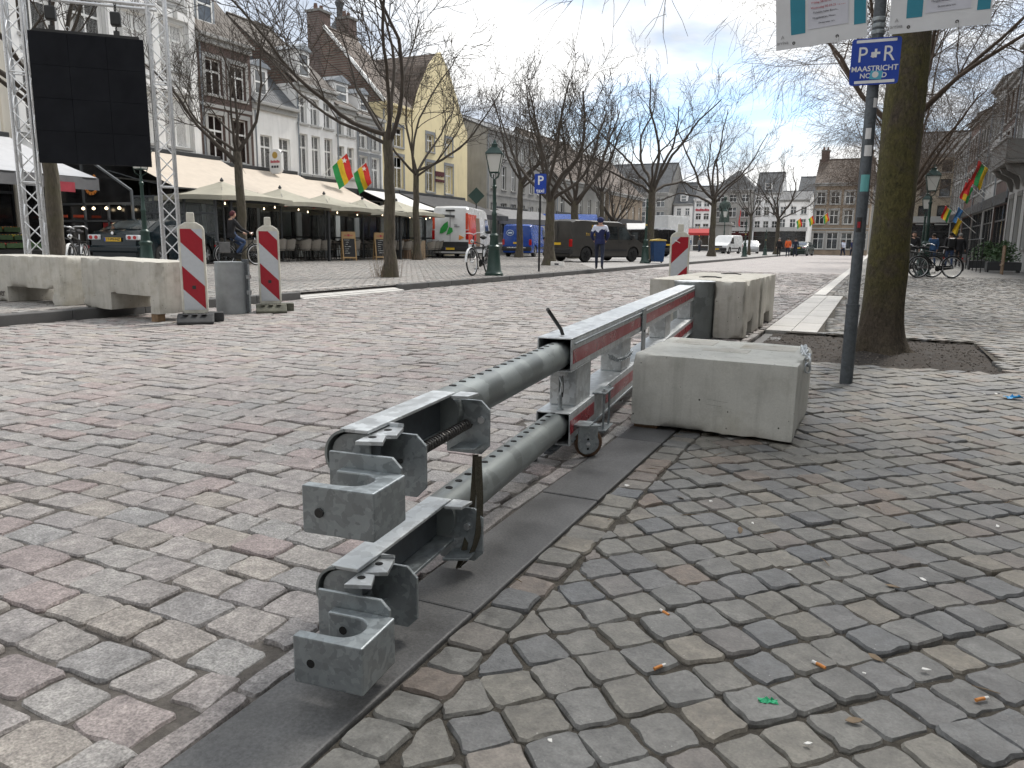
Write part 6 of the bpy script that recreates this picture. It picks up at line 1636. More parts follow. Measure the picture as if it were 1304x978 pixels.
# ------------------------------------------------------------------ people
def person(label, loc, rz, pose, top, legs, hair='hair_dark', Ht=1.76, shoe='shoe', yoke=None, hood=None, backpack=None, detail=1, group=None, skirt=None):
    """one continuous skinned body; faces +y"""
    J = {'pelvis': (0, 0, .96, .125), 'waist': (0, .0, 1.10, .12), 'chest': (0, .0, 1.32, .16), 'neck': (0, .0, 1.49, .062), 'jaw': (0, .03, 1.56, .07), 'head': (0, .035, 1.645, .092), 'crown': (0, .015, 1.72, .068), 'nose': (0, .135, 1.63, .018)}
    E_ = [('pelvis', 'waist'), ('waist', 'chest'), ('chest', 'neck'), ('neck', 'jaw'), ('jaw', 'head'), ('head', 'crown'), ('head', 'nose')]
    grp = {k: 'top' for k in ('waist', 'chest', 'pelvis')}; grp.update({k: 'skin' for k in ('neck', 'jaw', 'head', 'crown', 'nose')})
    for s_, S in ((-1, 'L'), (1, 'R')):
        P = pose[S]
        pts = {'ear': (s_ * .098, .02, 1.635, .02), 'sho': (s_ * .195, 0, 1.415, .085), 'elb': (s_ * .24 + P['elb'][0] * s_, P['elb'][1], P['elb'][2], .066), 'wri': (*P['wri'], .036), 'hip': (s_ * .095, .0, .90, .098), 'kne': (*P['kne'], .068), 'ank': (*P['ank'], .048)}
        w = Vector(P['wri']); dv_ = (w - Vector(pts['elb'][:3])).normalized(); palm = w + dv_ * .07
        pts['palm'] = (*palm, .033)
        a = Vector(P['ank']); td = Vector(P.get('toe', (0, 1, -.25))).normalized()
        pts['heel'] = (a.x, a.y - .03, max(.035, a.z - .05), .04); pts['toe'] = (a.x + td.x * .17 + s_ * .02, a.y + td.y * .17, max(.03, a.z - .055 + td.z * .1), .034)
        side = dv_.orthogonal().normalized()
        side = Vector((0, 1, 0)) - dv_ * dv_.y; side = side.normalized() if side.length > .1 else dv_.orthogonal().normalized()
        for q in range(4):
            b = palm + side * (.022 * (1.5 - q)) + dv_ * .035; e = palm + side * (.026 * (1.5 - q)) + dv_ * (.075 + .012 * (1 - abs(q - 1.3))) + Vector((-s_ * .015, 0, 0))
            pts['fb%d' % q] = (*b, .010); pts['ft%d' % q] = (*e, .0085)
        tb = palm + side * .045 - dv_ * .01; pts['th'] = (*tb, .011); te = tb + side * .02 + dv_ * .04; pts['tt'] = (*te, .009)
        for k, v in pts.items(): J[S + k] = v
        E_ += [('chest', S + 'sho'), (S + 'sho', S + 'elb'), (S + 'elb', S + 'wri'), (S + 'wri', S + 'palm'), ('pelvis', S + 'hip'), (S + 'hip', S + 'kne'), (S + 'kne', S + 'ank'), (S + 'ank', S + 'heel'), (S + 'heel', S + 'toe'), ('head', S + 'ear'), (S + 'palm', S + 'th'), (S + 'th', S + 'tt')]
        for q in range(4): E_ += [(S + 'palm', S + 'fb%d' % q), (S + 'fb%d' % q, S + 'ft%d' % q)]
        for k in ('sho', 'elb'): grp[S + k] = 'top'
        for k in ('wri', 'palm', 'ear', 'th', 'tt') + tuple('fb%d' % q for q in range(4)) + tuple('ft%d' % q for q in range(4)): grp[S + k] = 'skin'
        for k in ('hip', 'kne', 'ank'): grp[S + k] = 'legs'
        for k in ('heel', 'toe'): grp[S + k] = 'shoe'
    lift = pose.get('lift', (0, 0, 0)); bend = pose.get('bend', 0.)
    names = list(J); idx = {n: i for i, n in enumerate(names)}
    up = {'waist', 'chest', 'neck', 'jaw', 'head', 'crown', 'nose', 'Lear', 'Rear', 'Lsho', 'Rsho'}
    co = []
    for n in names:
        x, y, z, r = J[n]; p = Vector((x, y, z))
        if n in up and bend: q = p - Vector((0, 0, .96)); p = Vector((0, 0, .96)) + Matrix.Rotation(-bend, 3, 'X') @ q
        if n in up or n in ('pelvis', 'Lhip', 'Rhip'): p += Vector(lift)
        co.append(p)
    me = bpy.data.meshes.new('body'); me.from_pydata([tuple(c) for c in co], [(idx[a], idx[b]) for a, b in E_], [])
    ob = bpy.data.objects.new('tmp', me); COL.objects.link(ob)
    ob.modifiers.new('skin', 'SKIN')
    if detail: ss = ob.modifiers.new('sub', 'SUBSURF'); ss.levels = 1; ss.render_levels = 1
    if not me.skin_vertices: me.skin_vertices.new() if hasattr(me.skin_vertices, 'new') else None
    sv = me.skin_vertices[0].data
    for i, n in enumerate(names):
        r = J[n][3]; k = {'chest': (1.25, .82), 'waist': (1.12, .85), 'pelvis': (1.15, .9)}.get(n, (1, 1))
        sv[i].radius = (r * k[0], r * k[1]); sv[i].use_root = (n == 'pelvis')
    dg = bpy.context.evaluated_depsgraph_get(); ev = ob.evaluated_get(dg); res = bpy.data.meshes.new_from_object(ev)
    bpy.data.objects.remove(ob)
    ml = {'top': 0, 'legs': 1, 'skin': 2, 'shoe': 3, 'yoke': 4}
    res.materials.clear()
    for mm in (top, legs, 'skin', shoe, yoke or top): res.materials.append(MATS[mm])
    # nearest bone segment decides the cloth
    A = np.array([co[idx[a]] for a, b in E_]); B = np.array([co[idx[b]] for a, b in E_]); D = B - A; dd = (D * D).sum(1) + 1e-9
    def gof(a, b, t): return grp[a] if t < .5 else grp[b]
    mi = []
    for p in res.polygons:
        c = np.array(p.center); tt = np.clip(((c - A) * D).sum(1) / dd, 0, 1); q = A + D * tt[:, None]; k = int(np.argmin(((c - q) ** 2).sum(1)))
        a, b = E_[k]
        g = 'top' if (a.endswith('elb') and tt[k] < .93) else ('legs' if a.endswith('kne') else gof(a, b, tt[k]))
        if a == 'pelvis' and b.endswith('hip'): g = 'top' if c[2] > .86 + lift[2] else 'legs'
        if a.endswith('hip'): g = 'legs' if tt[k] > .08 else 'top'
        if a == 'chest' and b == 'neck': g = 'top' if tt[k] < .75 else 'skin'
        if g == 'top' and yoke and c[2] > 1.30 + lift[2]: g = 'yoke'
        mi.append(ml[g])
    res.polygons.foreach_set('material_index', mi); res.polygons.foreach_set('use_smooth', [True] * len(mi)); res.update()
    t = thing('person', label, 'person', loc, rz, group); s = Ht / 1.79; t.scale = (s, s, s)
    o = bpy.data.objects.new('body', res); res.name = 'body'; COL.objects.link(o); o.parent = t
    hd = co[idx['head']]
    h = MB()
    h.grid(16, 10, lambda u, v: (lambda a, e: (hd.x + (.122 if hood else .104) * math.cos(a) * math.cos(e), hd.y - .012 + .108 * math.sin(a) * math.cos(e) * (1 if math.sin(a) < 0 else .82), hd.z + .012 + .108 * math.sin(e)))(2 * PI * u, (R(-8) if False else R(-72 if hood else -45) * max(0, -math.sin(2 * PI * u)) ** .6 + R(22) * max(0, math.sin(2 * PI * u))) * (1 - v) + R(90) * v))
    h.build('hair', hood or hair, t, smooth=80, fix=False)
    for s_ in (-.034, .034): MB().lathe([(.0, -.006), (.009, -.003), (.009, .003), (0, .006)], 8, (hd.x + s_, hd.y + .088, hd.z + .012), 'Y').build('eye', 'ink', t)
    MB().box(hd.x - .022, hd.x + .022, hd.y + .082, hd.y + .092, hd.z - .058, hd.z - .050).build('mouth', 'cloth_maroon', t)
    ch = co[idx['chest']]
    if backpack: MB().box(-.16, .16, ch.y - .33, ch.y - .10, ch.z - .32, ch.z + .14).build('backpack', backpack, t, bevel=.06)
    # jacket hem
    pv = co[idx['pelvis']]
    MB().lathe([(.175, pv.z - .10), (.18, pv.z - .03), (.165, pv.z + .06)], 16, (pv.x, pv.y, 0)).build('jacket_hem', top, t, smooth=60).scale = (1, .85, 1)
    return t
def leg(kne, ank, toe=(0, 1, -.1)): return dict(kne=kne, ank=ank, toe=toe)
def pose_walk(st=.22, arm=.12, pockets=False):
    d = {}
    for s_, S, ph in ((-1, 'L', 1), (1, 'R', -1)):
        y = ph * st
        d[S] = dict(elb=(.05 if pockets else .01, -ph * arm * .5 - .03, 1.13), wri=(s_ * (.26 if not pockets else .21), (-ph * arm + .06) if not pockets else .10, .90 if not pockets else .98), kne=(s_ * .10, y * .55 + .05, .50), ank=(s_ * .10, y - (.05 if ph < 0 else 0), .09 + (.06 if ph < 0 else 0)), toe=(0, 1, -.9 if ph < 0 else .0))
    return d
pose_stand = {S: dict(elb=(.0, -.02, 1.13), wri=(s_ * .25, .06, .90), kne=(s_ * .10, .02, .50), ank=(s_ * .11, -.01, .085), toe=(s_ * .2, 1, 0)) for s_, S in ((-1, 'L'), (1, 'R'))}
pose_cycle = {'L': dict(elb=(.02, .22, 1.22), wri=(-.26, .50, 1.10), kne=(-.11, .40, .66), ank=(-.12, .22, .30), toe=(0, 1, -.3)),
              'R': dict(elb=(.02, .22, 1.22), wri=(.26, .50, 1.10), kne=(.11, .42, .80), ank=(.12, .10, .46), toe=(0, 1, -.3)), 'lift': (0, -.02, .07), 'bend': .10}
# walking man in two-tone jacket, seen from behind
person('person in navy and white jacket and jeans walking along the kerb', (-8.42, 24.85, SQ), R(18), pose_walk(.26, .05, True), 'cloth_navy', 'cloth_darkblue', 'cloth_navy', 1.74, yoke='cloth_white', hood='cloth_navy')
c_ = person('person in black hooded jacket and jeans riding the bicycle with panniers', (-18.9 - .28 * math.cos(R(68)), 19.4 - .28 * math.sin(R(68)), SQ), R(68 - 90), pose_cycle, 'cloth_black', 'cloth_jeans', 'hair_dark', 1.72, hood='cloth_maroon')
person('person in black jacket and light jeans with black backpack on the right pavement', (3.2, 44.0, 0), R(5), pose_walk(.2), 'cloth_black', 'cloth_jeans', backpack='paint_black')
person('person in blue denim jacket walking ahead of the backpacker', (2.65, 47.5, 0), R(10), pose_walk(.15), 'cloth_blue', 'cloth_jeans')
person('person in dark coat beside the backpacker on the right pavement', (3.75, 46.0, 0), R(-10), pose_walk(.18), 'cloth_black', 'cloth_black', 'hair_grey')
person('person in dark coat behind the bicycles on the right pavement', (1.55, 43.0, 0), R(160), pose_walk(.1), 'cloth_black', 'cloth_grey')
person('person in bright orange jacket walking in the roadway', (-7.55, 76.0, 0), R(10), pose_walk(.14), 'cloth_orange', 'cloth_darkblue')
person('person in black coat walking beside the one in orange', (-8.35, 76.2, 0), R(10), pose_walk(.14), 'cloth_black', 'cloth_black', 'hair_grey')
person('person in dark jacket just past the one in orange', (-7.0, 77.0, 0), R(10), pose_walk(.14), 'cloth_darkblue', 'cloth_darkblue')
person('person in black crossing the square near the box lorry', (-15.6, 66.0, SQ), R(20), pose_walk(.2), 'cloth_black', 'cloth_darkblue')
rnd = random.Random(31)
for i, (x, y, tp, lb_) in enumerate([(-21.5, 98, 'cloth_blue', 'person in blue jacket in the far crowd before the red awning'), (-22.6, 100, 'cloth_black', 'person in black in the far crowd before the red awning'), (-20.8, 101, 'cloth_grey', 'person in grey in the far crowd before the red awning'), (-23.5, 99, 'cloth_brown', 'person in brown in the far crowd before the red awning'),
                                   (-3.6, 96, 'cloth_white', 'person in white jacket on a far crossing by the tan brick house'), (-2.6, 95, 'cloth_navy', 'person in navy on a far crossing by the tan brick house'), (-24.6, 101, 'cloth_red', 'person in red in the far crowd before the red awning')]):
    person(lb_, (x, y, SQ if x < -9 else 0), rnd.uniform(0, 6.28), pose_walk(.15), tp, 'cloth_darkblue', detail=0)
# ------------------------------------------------------------------ terrace on the left
def parasol(y, x, h, half, label):
    t = thing('parasol', label, 'parasol', (x, y, SQ), 0, 'beige terrace parasols')
    m = MB(); top = h; rim = h - .62; n = 8
    P_ = []
    for k in range(4):
        a = (half if k in (0, 3) else -half, half if k in (0, 1) else -half); P_.append(Vector((a[0], a[1], rim)))
    for k in range(4):
        a, b = P_[k], P_[(k + 1) % 4]
        m.grid(6, 6, lambda u, v, a=a, b=b: (a.lerp(b, u) * v + Vector((0, 0, top)) * (1 - v)) + Vector((0, 0, .07 * math.sin(PI * v) * -1 - .06 * math.sin(PI * u) * v * -1)))
        v_ = MB(); v_.grid(8, 1, lambda u, v, a=a, b=b: a.lerp(b, u) + Vector((0, 0, .06 * math.sin(PI * u) - .16 * v))); v_.build('valance', 'parasol_cloth', t, fix=False)
    m.build('canopy', 'parasol_cloth', t, smooth=30, fix=False)
    MB().tube([(0, 0, .06), (0, 0, top + .06)], .035, 10).build('pole', 'frame_grey', t, smooth=40); MB().box(-.35, .35, -.35, .35, 0, .06).build('base', 'stone_dark', t, bevel=.01)
    for k in range(4):
        MB().tube([(0, 0, top - .05), tuple(P_[k] * .97 + Vector((0, 0, -.02)))], .014, 5).build('rib', 'frame_grey', t); MB().tube([(0, 0, rim - .25), tuple(P_[k].lerp(Vector((0, 0, top)), .5) - Vector((0, 0, .06)))], .012, 5).build('strut', 'frame_grey', t)
    MB().lathe([(.06, top + .0), (.07, top + .04), (.02, top + .12), (0, top + .14)], 8).build('finial', 'frame_dark', t)
    for sy in (-.5, .5):
        MB().tube([(half * .55, sy * half, rim - .12), (half * .95, sy * half * .8, rim - .02)], .018, 5).build('heater_tube', 'heater_red', t)
    return t
for i, (y, h, nm) in enumerate(((21.7, 2.92, 'next to the cyclist'), (24.7, 2.86, 'second from the cyclist'), (27.5, 2.80, 'behind the chalkboards'), (30.2, 2.74, 'fourth from the cyclist'), (33.1, 2.82, 'nearest the white parcel van'))):
    parasol(y, -21.9 + .05 * (i % 2), h, 1.75 - .06 * (i % 2), 'beige square parasol over the cafe terrace, ' + nm)
def frame_screen(label, p0, p1, n, h, rails=(.9,), pane=True, mat='frame_dark'):
    t = thing('terrace_screen', label, 'glass screen', (*p0, SQ), math.atan2(p1[1] - p0[1], p1[0] - p0[0])); L = math.hypot(p1[0] - p0[0], p1[1] - p0[1])
    for i in range(n + 1):
        x = L * i / n; MB().box(x - .04, x + .04, -.04, .04, 0, h).build('post', mat, t)
    for z in (0.03, h - .08) + tuple(rails):
        for i in range(n):
            MB().box(L * i / n + .041, L * (i + 1) / n - .041, -.03, .03, z, z + .07).build('rail', mat, t)
    if pane:
        for i in range(n):
            zs = (.1,) + tuple(r + .07 for r in rails); ze = tuple(rails) + (h - .08,)
            for z0, z1 in zip(zs, ze): MB().box(L * i / n + .042, L * (i + 1) / n - .042, -.006, .006, z0 + .002, z1 - .002).build('pane', 'glass_clear', t)
    return t
frame_screen('dark framed glass screen closing the terrace end by the cyclist', (-24.6, 19.7), (-21.05, 20.5), 3, 2.35, (1.0, 1.7), True, 'frame_grey')
frame_screen('long dark framed screen behind the wicker chairs', (-23.7, 21.0), (-23.7, 36.6), 12, 2.25, (.95,))
t = frame_screen('dark pergola frame at the terrace end beside the white van', (-23.6, 36.8), (-21.4, 36.8), 2, 2.3, (1.0,))
t = thing('terrace_beam', 'dark beam carrying the parasols along the terrace front', 'beam', (-20.45, 20.6, SQ))
MB().box(-.06, .06, 0, 16.0, 2.12, 2.24).build('beam', 'frame_dark', t)
for y in (.0, 5.3, 10.6, 15.95): MB().box(-.05, .05, y - .05, y + .05, 0, 2.119).build('post', 'frame_dark', t)
for i in range(16):
    y = 21.2 + i * .98; z = 2.12 - .05 * (i % 3)
    b = MB().lathe([(.0, .06), (.02, .07), (.027, .09), (.02, .115), (.012, .13), (.012, .15)], 10).build('light_bulb', 'bulb', None, loc=(-21.3 - .35 * (i % 2), y, z))
    MB().tube([(0, 0, .15), (0, 0, .62)], .004, 4).build('cord', 'ink', b); tag(b, 'warm glowing bulb hanging under the terrace parasols', 'light bulb', 'string of terrace bulbs')

def chair(loc, rz, label):
    t = thing('wicker_chair', label, 'chair', loc, rz, 'wicker terrace chairs')
    MB().lathe([(.0, .43), (.21, .43), (.225, .45), (.21, .475), (.0, .48)], 14).build('seat', 'wicker', t, smooth=40)
    b = MB(); 
    for o_ in (0, .02): b.grid(12, 8, lambda u, v, o_=o_: (lambda a: ((.23 + o_ + .05 * v) * math.cos(a), (.22 + o_ + .06 * v) * math.sin(a), .50 + v * (.40 - .10 * abs(u - .5) * 2)))(PI * (1.0 + u)))
    b.build('backrest', 'wicker', t, smooth=50, fix=False)
    for sx in (-1, 1):
        MB().tube([(sx * .15, .16, .44), (sx * .19, .20, 0)], .014, 6).build('leg', 'chair_frame', t); MB().tube([(sx * .15, -.16, .44), (sx * .19, -.23, 0)], .014, 6).build('leg', 'chair_frame', t)
        MB().tube([(sx * .25, -.12, .68), (sx * .26, .14, .66), (sx * .2, .18, .46)], .014, 6).build('arm', 'chair_frame', t)
    MB().tube([((.285) * math.cos(a), (.285) * math.sin(a), .90 - .10 * abs((a - PI * 1.5) / (PI / 2))) for a in [PI * (1 + q / 10) for q in range(11)]], .018, 6).build('top_rail', 'chair_frame', t)
    return t
rnd = random.Random(41); c0 = None
cl = 'woven wicker cafe chair in the row along the street edge of the terrace'; cl2 = 'woven wicker cafe chair in the row by the dark framed glass screen'
for row, x in ((0, -21.2), (1, -22.4)):
    y = 22.3
    while y < 36.2:
        if not (row == 0 and (26.9 < y < 28.2 or 29.2 < y < 30.6)):
            rz = R(-90) + R(180) * 0 + rnd.gauss(0, .12) + (R(180) if row else 0)
            if c0 is None: c0 = chair((x, y, SQ), R(90) + rnd.gauss(0, .1), cl)
            else: dup(c0, (x + rnd.gauss(0, .05), y, SQ), R(90) + rnd.gauss(0, .15) + (PI if row else 0), cl2 if row else cl)
        y += .62 + (.25 if rnd.random() < .25 else 0)
def table(loc):
    t = thing('cafe_table', 'small round cafe table between the wicker chairs', 'table', loc, 0, 'round cafe tables')
    MB().lathe([(.0, .70), (.34, .70), (.35, .715), (.34, .73), (0, .73)], 18).build('table_top', 'frame_dark', t, smooth=40); MB().tube([(0, 0, .03), (0, 0, .70)], .03, 8).build('column', 'frame_dark', t); MB().lathe([(.24, 0), (.24, .02), (.03, .05)], 14).build('foot', 'frame_dark', t); return t
t0 = table((-21.8, 22.8, SQ))
for y in (24.6, 26.3, 28.1, 30.2, 32.0, 33.8, 35.4): dup(t0, (-21.8, y, SQ))

def chalkboard(loc, rz, label, seed):
    t = thing('chalkboard', label, 'chalkboard', loc, rz); rnd = random.Random(seed)
    def side(s_):
        M_ = Matrix.Rotation(R(11) * s_, 4, 'X'); M_.translation = Vector((0, -s_ * -.0, 0))
        M_ = Matrix.Translation((0, s_ * -.01, 1.22)) @ Matrix.Rotation(R(-11) * s_, 4, 'X') @ Matrix.Translation((0, 0, -1.24)) if False else Matrix.Translation((0, -.245 * s_, 0)) @ Matrix.Rotation(R(-11) * s_, 4, 'X')
        f = MB()
        for a in ((-.30, -.25, 0, 1.25), (.25, .30, 0, 1.25), (-.25, .25, .10, .16), (-.25, .25, .95, 1.25)): f.box(a[0], a[1], -.015, .015, a[2], a[3], M_)
        fr = f.build('frame', 'board_frame', t)
        MB().box(-.25, .25, -.008, .006, .161, .949, M_).build('slate', 'chalk_black', fr)
        if s_ > 0:
            for k in range(7):
                z = .88 - k * .095; x0 = -.2 + rnd.random() * .08; w = rnd.uniform(.12, .28)
                for q in range(int(w / .045)): MB().box(x0 + q * .045, x0 + q * .045 + .034, -.0105, -.0085, z, z + rnd.uniform(.012, .03), M_).build('chalk_mark', 'chalk', fr)
            f = MB(); f.lathe([(.0, -.019), (.055, -.018), (.055, -.014)], 14, (0, 0, 1.09), 'Y'); f.v = [tuple(M_ @ Vector(p)) for p in f.v]; f.build('flame_emblem', 'ink_red', fr)
            f = MB(); f.box(-.19, -.075, -.018, -.0155, 1.075, 1.10); f.box(.075, .19, -.018, -.0155, 1.075, 1.10); f.v = [tuple(M_ @ Vector(p)) for p in f.v]; f.build('emblem_bar', 'ink_red', fr)
    side(1); side(-1)
    return t
chalkboard((-20.75, 27.6, SQ), R(50), 'wood-framed chalkboard with a flame emblem, the one closer to the cyclist', 1)
chalkboard((-20.75, 30.0, SQ), R(52), 'wood-framed chalkboard with a flame emblem, the one closer to the tree with the grass tuft', 2)
for i, (x, y, a, b, h, m_, lb_) in enumerate(((-21.3, 32.9, .5, .4, .5, 'carton', 'brown carton at the bottom of the stack by the terrace end'), (-21.3, 32.9, .45, .4, .45, 'carton', 'brown carton on top of the stack by the terrace end'), (-21.0, 34.0, .35, .06, .9, 'carton_light', 'flattened pale carton leaning upright by the terrace end'), (-21.1, 33.5, .5, .3, .25, 'carton_light', 'low pale carton lying on the paving by the terrace end'))):
    z = SQ + (.5 if i == 1 else 0)
    o = MB().box(-a / 2, a / 2, -b / 2, b / 2, 0, h).build('carton', m_, None, bevel=.008, loc=(x, y, z), rot=(0, 0, .4 * i)); tag(o, lb_, 'carton')
    MB().box(-.03, .03, -b / 2 - .001, b / 2 + .001, h, h + .002).build('tape', 'carton_light' if m_ == 'carton' else 'carton', o)

# glazed side of the neighbouring terrace, with its ring emblem
t = thing('glazed_pavilion', 'dark glazed pavilion side with an orange ring emblem behind the sedan', 'pavilion', (0, 17.6, 0))
MB().prism([(-25.9, 2.05), (-21.62, 2.05), (-21.62, 2.42), (-23.2, 3.28), (-25.9, 3.9)], 0, .02, 'XZ').build('gable_glass', 'glass_shop', t)
for a, b in (((-25.9, 3.93), (-23.2, 3.31)), ((-23.2, 3.31), (-21.58, 2.45)), ((-21.58, 2.45), (-21.58, .12)), ((-25.9, 2.05), (-21.58, 2.05)), ((-23.84, .12), (-23.84, 3.45)), ((-25.9, 1.5), (-21.58, 1.5)), ((-22.7, .12), (-22.7, 2.05))):
    MB().tube([(a[0], -.02, a[1]), (b[0], -.02, b[1])], .045, 4).build('frame_bar', 'frame_grey', t)
MB().prism([(-25.9, .12), (-21.62, .12), (-21.62, 2.0), (-25.9, 2.0)], .3, .32, 'XZ').build('lower_glass', 'glass_shop', t)
for k in range(14):
    if k in (3, 4): continue
    a = 2 * PI * k / 14; MB().box(-.055, .055, -.012, -.004, -.05, .05).build('ring_letter', 'ink_orange', t, loc=(-23.45 + .30 * math.cos(a), -.01, 2.68 + .30 * math.sin(a)), rot=(0, -a + PI / 2, 0))
MB().box(-23.3, -22.4, .2, .29, .75, 1.45).build('red_counter', 'cloth_red', t)
for x in (-23.6, -23.1, -22.5, -21.9): MB().lathe([(.0, 0), (.05, .03), (.05, .07), (.0, .11)], 10, (x, -.25, 1.84)).build('lamp_globe', 'bulb', t)
for x in (-25.2, -24.4): MB().box(x, x + .5, -.05, -.03, 1.62, 1.70).build('neon_strip', 'heater_red', t)

# fruit display
t = thing('fruit_stall', 'stepped fruit display in crates under the pale grey awning', 'fruit stall', (-23.3, 13.2, SQ), R(90))
MB().prism([(-.9, 0), (.5, 0), (.5, 1.15), (-.9, .45)], -.8, 1.9, 'YZ').build('stand', 'shop_dark', t)
rnd = random.Random(3); fm = ['fruit_red', 'fruit_orange', 'fruit_green', 'fruit_yellow', 'fruit_orange', 'fruit_red']
for i in range(5):
    for j in range(3):
        x0 = -.75 + i * .53; y0 = -.85 + j * .45; z0 = .52 + j * .23
        c = MB().box(x0, x0 + .48, y0, y0 + .40, z0, z0 + .04).box(x0, x0 + .48, y0, y0 + .02, z0 + .041, z0 + .14).build('crate', 'leaf_green', t)
        f = MB()
        for k in range(14): f.lathe([(0, -.045), (.04, -.02), (.045, .01), (0, .045)], 7, (x0 + .06 + (k % 5) * .09, y0 + .08 + (k // 5) * .12, z0 + .10 + rnd.random() * .02))
        f.build('fruit', fm[(i * 2 + j) % 6], c, smooth=60)
t = tag(MB().box(-.02, .02, -.4, .4, 0, .28).build('shop_sign', 'ink_red', None, loc=(-21.72, 15.35, 2.28)), 'red sign strip hanging at the corner of the pale grey awning', 'sign')

# ------------------------------------------------------------------ signs, bin, flags, statue, stalls
ts = thing('taxi_sign', 'blue taxi parking sign on a slim black post at the kerb', 'sign', (-9.09, 21.29, SQ), R(24))
MB().lathe([(.03, 0), (.03, 2.84)], 12).build('post', 'paint_black', ts, smooth=40)
p_ = MB().prism(rrect(-.17, .17, 2.26, 2.82, .03), -.045, -.035, 'XZ').build('panel', 'sign_blue', ts)
text_mesh('P', .36, 'lettering', 'sign_white', p_, (.0, -.0465, 2.62), bold=.006, extrude=.001); text_mesh('taxi', .16, 'lettering', 'sign_white', p_, (.0, -.0465, 2.34), bold=.003, extrude=.001)
MB().prism(rrect(-.155, .155, 2.275, 2.805, .025), -.0462, -.0455, 'XZ').build('panel_border', 'sign_blue', p_)
bn = thing('wheelie_bin', 'blue wheelie bin with yellow lid beside the green cast post', 'bin', (-9.25, 35.65, SQ), R(30))
MB().prism([(-.24, .06), (.22, .06), (.30, 1.0), (-.30, 1.0)], -.28, .28, 'XZ').build('tub', 'bin_blue', bn, bevel=.02); MB().prism([(-.33, 1.0), (.33, 1.0), (.3, 1.06), (.0, 1.1), (-.3, 1.06)], -.31, .33, 'XZ').build('lid', 'bin_yellow', bn, bevel=.01)
for s_ in (-.27, .27): MB().lathe([(.09, s_ - .03), (.09, s_ + .03)], 14, (0, .27, .09), 'X').build('wheel', 'tyre', bn)
o = tag(MB().box(-.25, .25, -.12, .12, 0, .16).build('white_box', 'litter_white', None, bevel=.01, loc=(-10.9, 27.3, SQ), rot=(0, 0, .3)), 'white carton lying at the foot of the tree by the taxi sign', 'carton'); MB().box(-.1, .05, -.122, -.121, .04, .1).build('print', 'ink', o)

def flag(label, loc, rz, w, h, cols, pole=1.6, tilt=R(50), star=True, group='striped carnival flags', name='flag'):
    """pole leans out of a wall at loc; cloth hangs from its outer half; stripes run along the pole"""
    t = thing(name, label, 'flag', loc, rz, group)
    d = Vector((math.sin(tilt), 0, math.cos(tilt)))
    MB().tube([(0, 0, 0), tuple(d * pole)], .018, 6).build('staff', 'frame_white', t, smooth=40)
    n = len(cols)
    for k, c in enumerate(cols):
        m = MB()
        def fn(u, v, k=k):
            s_ = (k + u) / n; p = d * (pole - .03 - h * s_)
            q = p + Vector((.28 * w * v, .10 * math.sin(v * 6 + s_ * 3) * v, -w * v))
            return q + Vector((0, .05 * math.sin(s_ * 9 + v * 3), 0))
        m.grid(5, 10, fn); m.build('stripe', c, t, smooth=60, fix=False)
    if star:
        m = MB(); c = d * (pole - h * .22) + Vector((.05 * w, -.03, -.22 * w)); pts = []
        for q in range(10): a = PI / 2 + q * PI / 5; r = .13 * w if q % 2 == 0 else .055 * w; pts.append((c.x + r * math.cos(a), c.z + r * math.sin(a)))
        m.prism(pts, c.y - .09, c.y - .08, 'XZ'); m.build('star', 'flag_white', t)
    return t
RYG = ['flag_red', 'flag_yellow', 'flag_green']
flag('red yellow green flag with emblem on the slim white house', (-25.9, 32.4, 4.2), R(20), 1.15, 1.0, RYG, 1.75)
flag('red yellow green flag with emblem beside the house with grey window frames', (-25.9, 34.1, 3.95), R(20), 1.05, .9, RYG, 1.7)
for lb_, (x, y, z), rz, w, h, cs in (('red and green flag with star on the balcony house row', (5.45, 49.0, 4.6), R(200), 1.1, .7, ['flag_red', 'flag_green', 'flag_yellow']), ('red yellow green flag hung lower on the third house', (5.45, 54.5, 3.9), R(195), .9, .6, RYG), ('red flag beside the lower carnival flag on the third house', (5.45, 53.2, 4.0), R(200), .8, .35, ['flag_red']), ('small red and green flag near the tan corner house', (5.45, 68.5, 3.2), R(190), .9, .6, ['flag_red', 'flag_yellow', 'flag_green']), ('light blue flag over a doorway in the right-hand row', (5.45, 57.5, 2.6), R(195), .9, .4, ['flag_blue']), ('yellow pennant below the light blue flag', (5.45, 57.0, 1.9), R(195), .9, .35, ['flag_yellow'])):
    flag(lb_, (x, y, z), rz, w, h, cs, 1.5, star='star' in lb_)
for i, (x, y, z, lb_) in enumerate(((-9.3, 98, 3.6, 'far carnival flag over the street end, beside the low white corner house'), (-8.0, 98.5, 3.9, 'far carnival flag over the street end, in the middle of three'), (-6.4, 98.2, 4.2, 'far carnival flag over the street end, beside the brown brick house'))):
    flag(lb_, (x, y, z), R(30), .9, .7, RYG, 1.1, star=False)
flag('red banner hanging on the grey house behind the statue', (-19.6, 124.9, 6.0), R(-90), 2.4, .8, ['flag_red'], 1.2, R(70), False)
flag('yellow and red flags over the far red awning', (-25.6, 124.8, 3.0), R(-90), 1.3, 1.5, ['flag_yellow', 'flag_red'], 1.9, R(60), False)

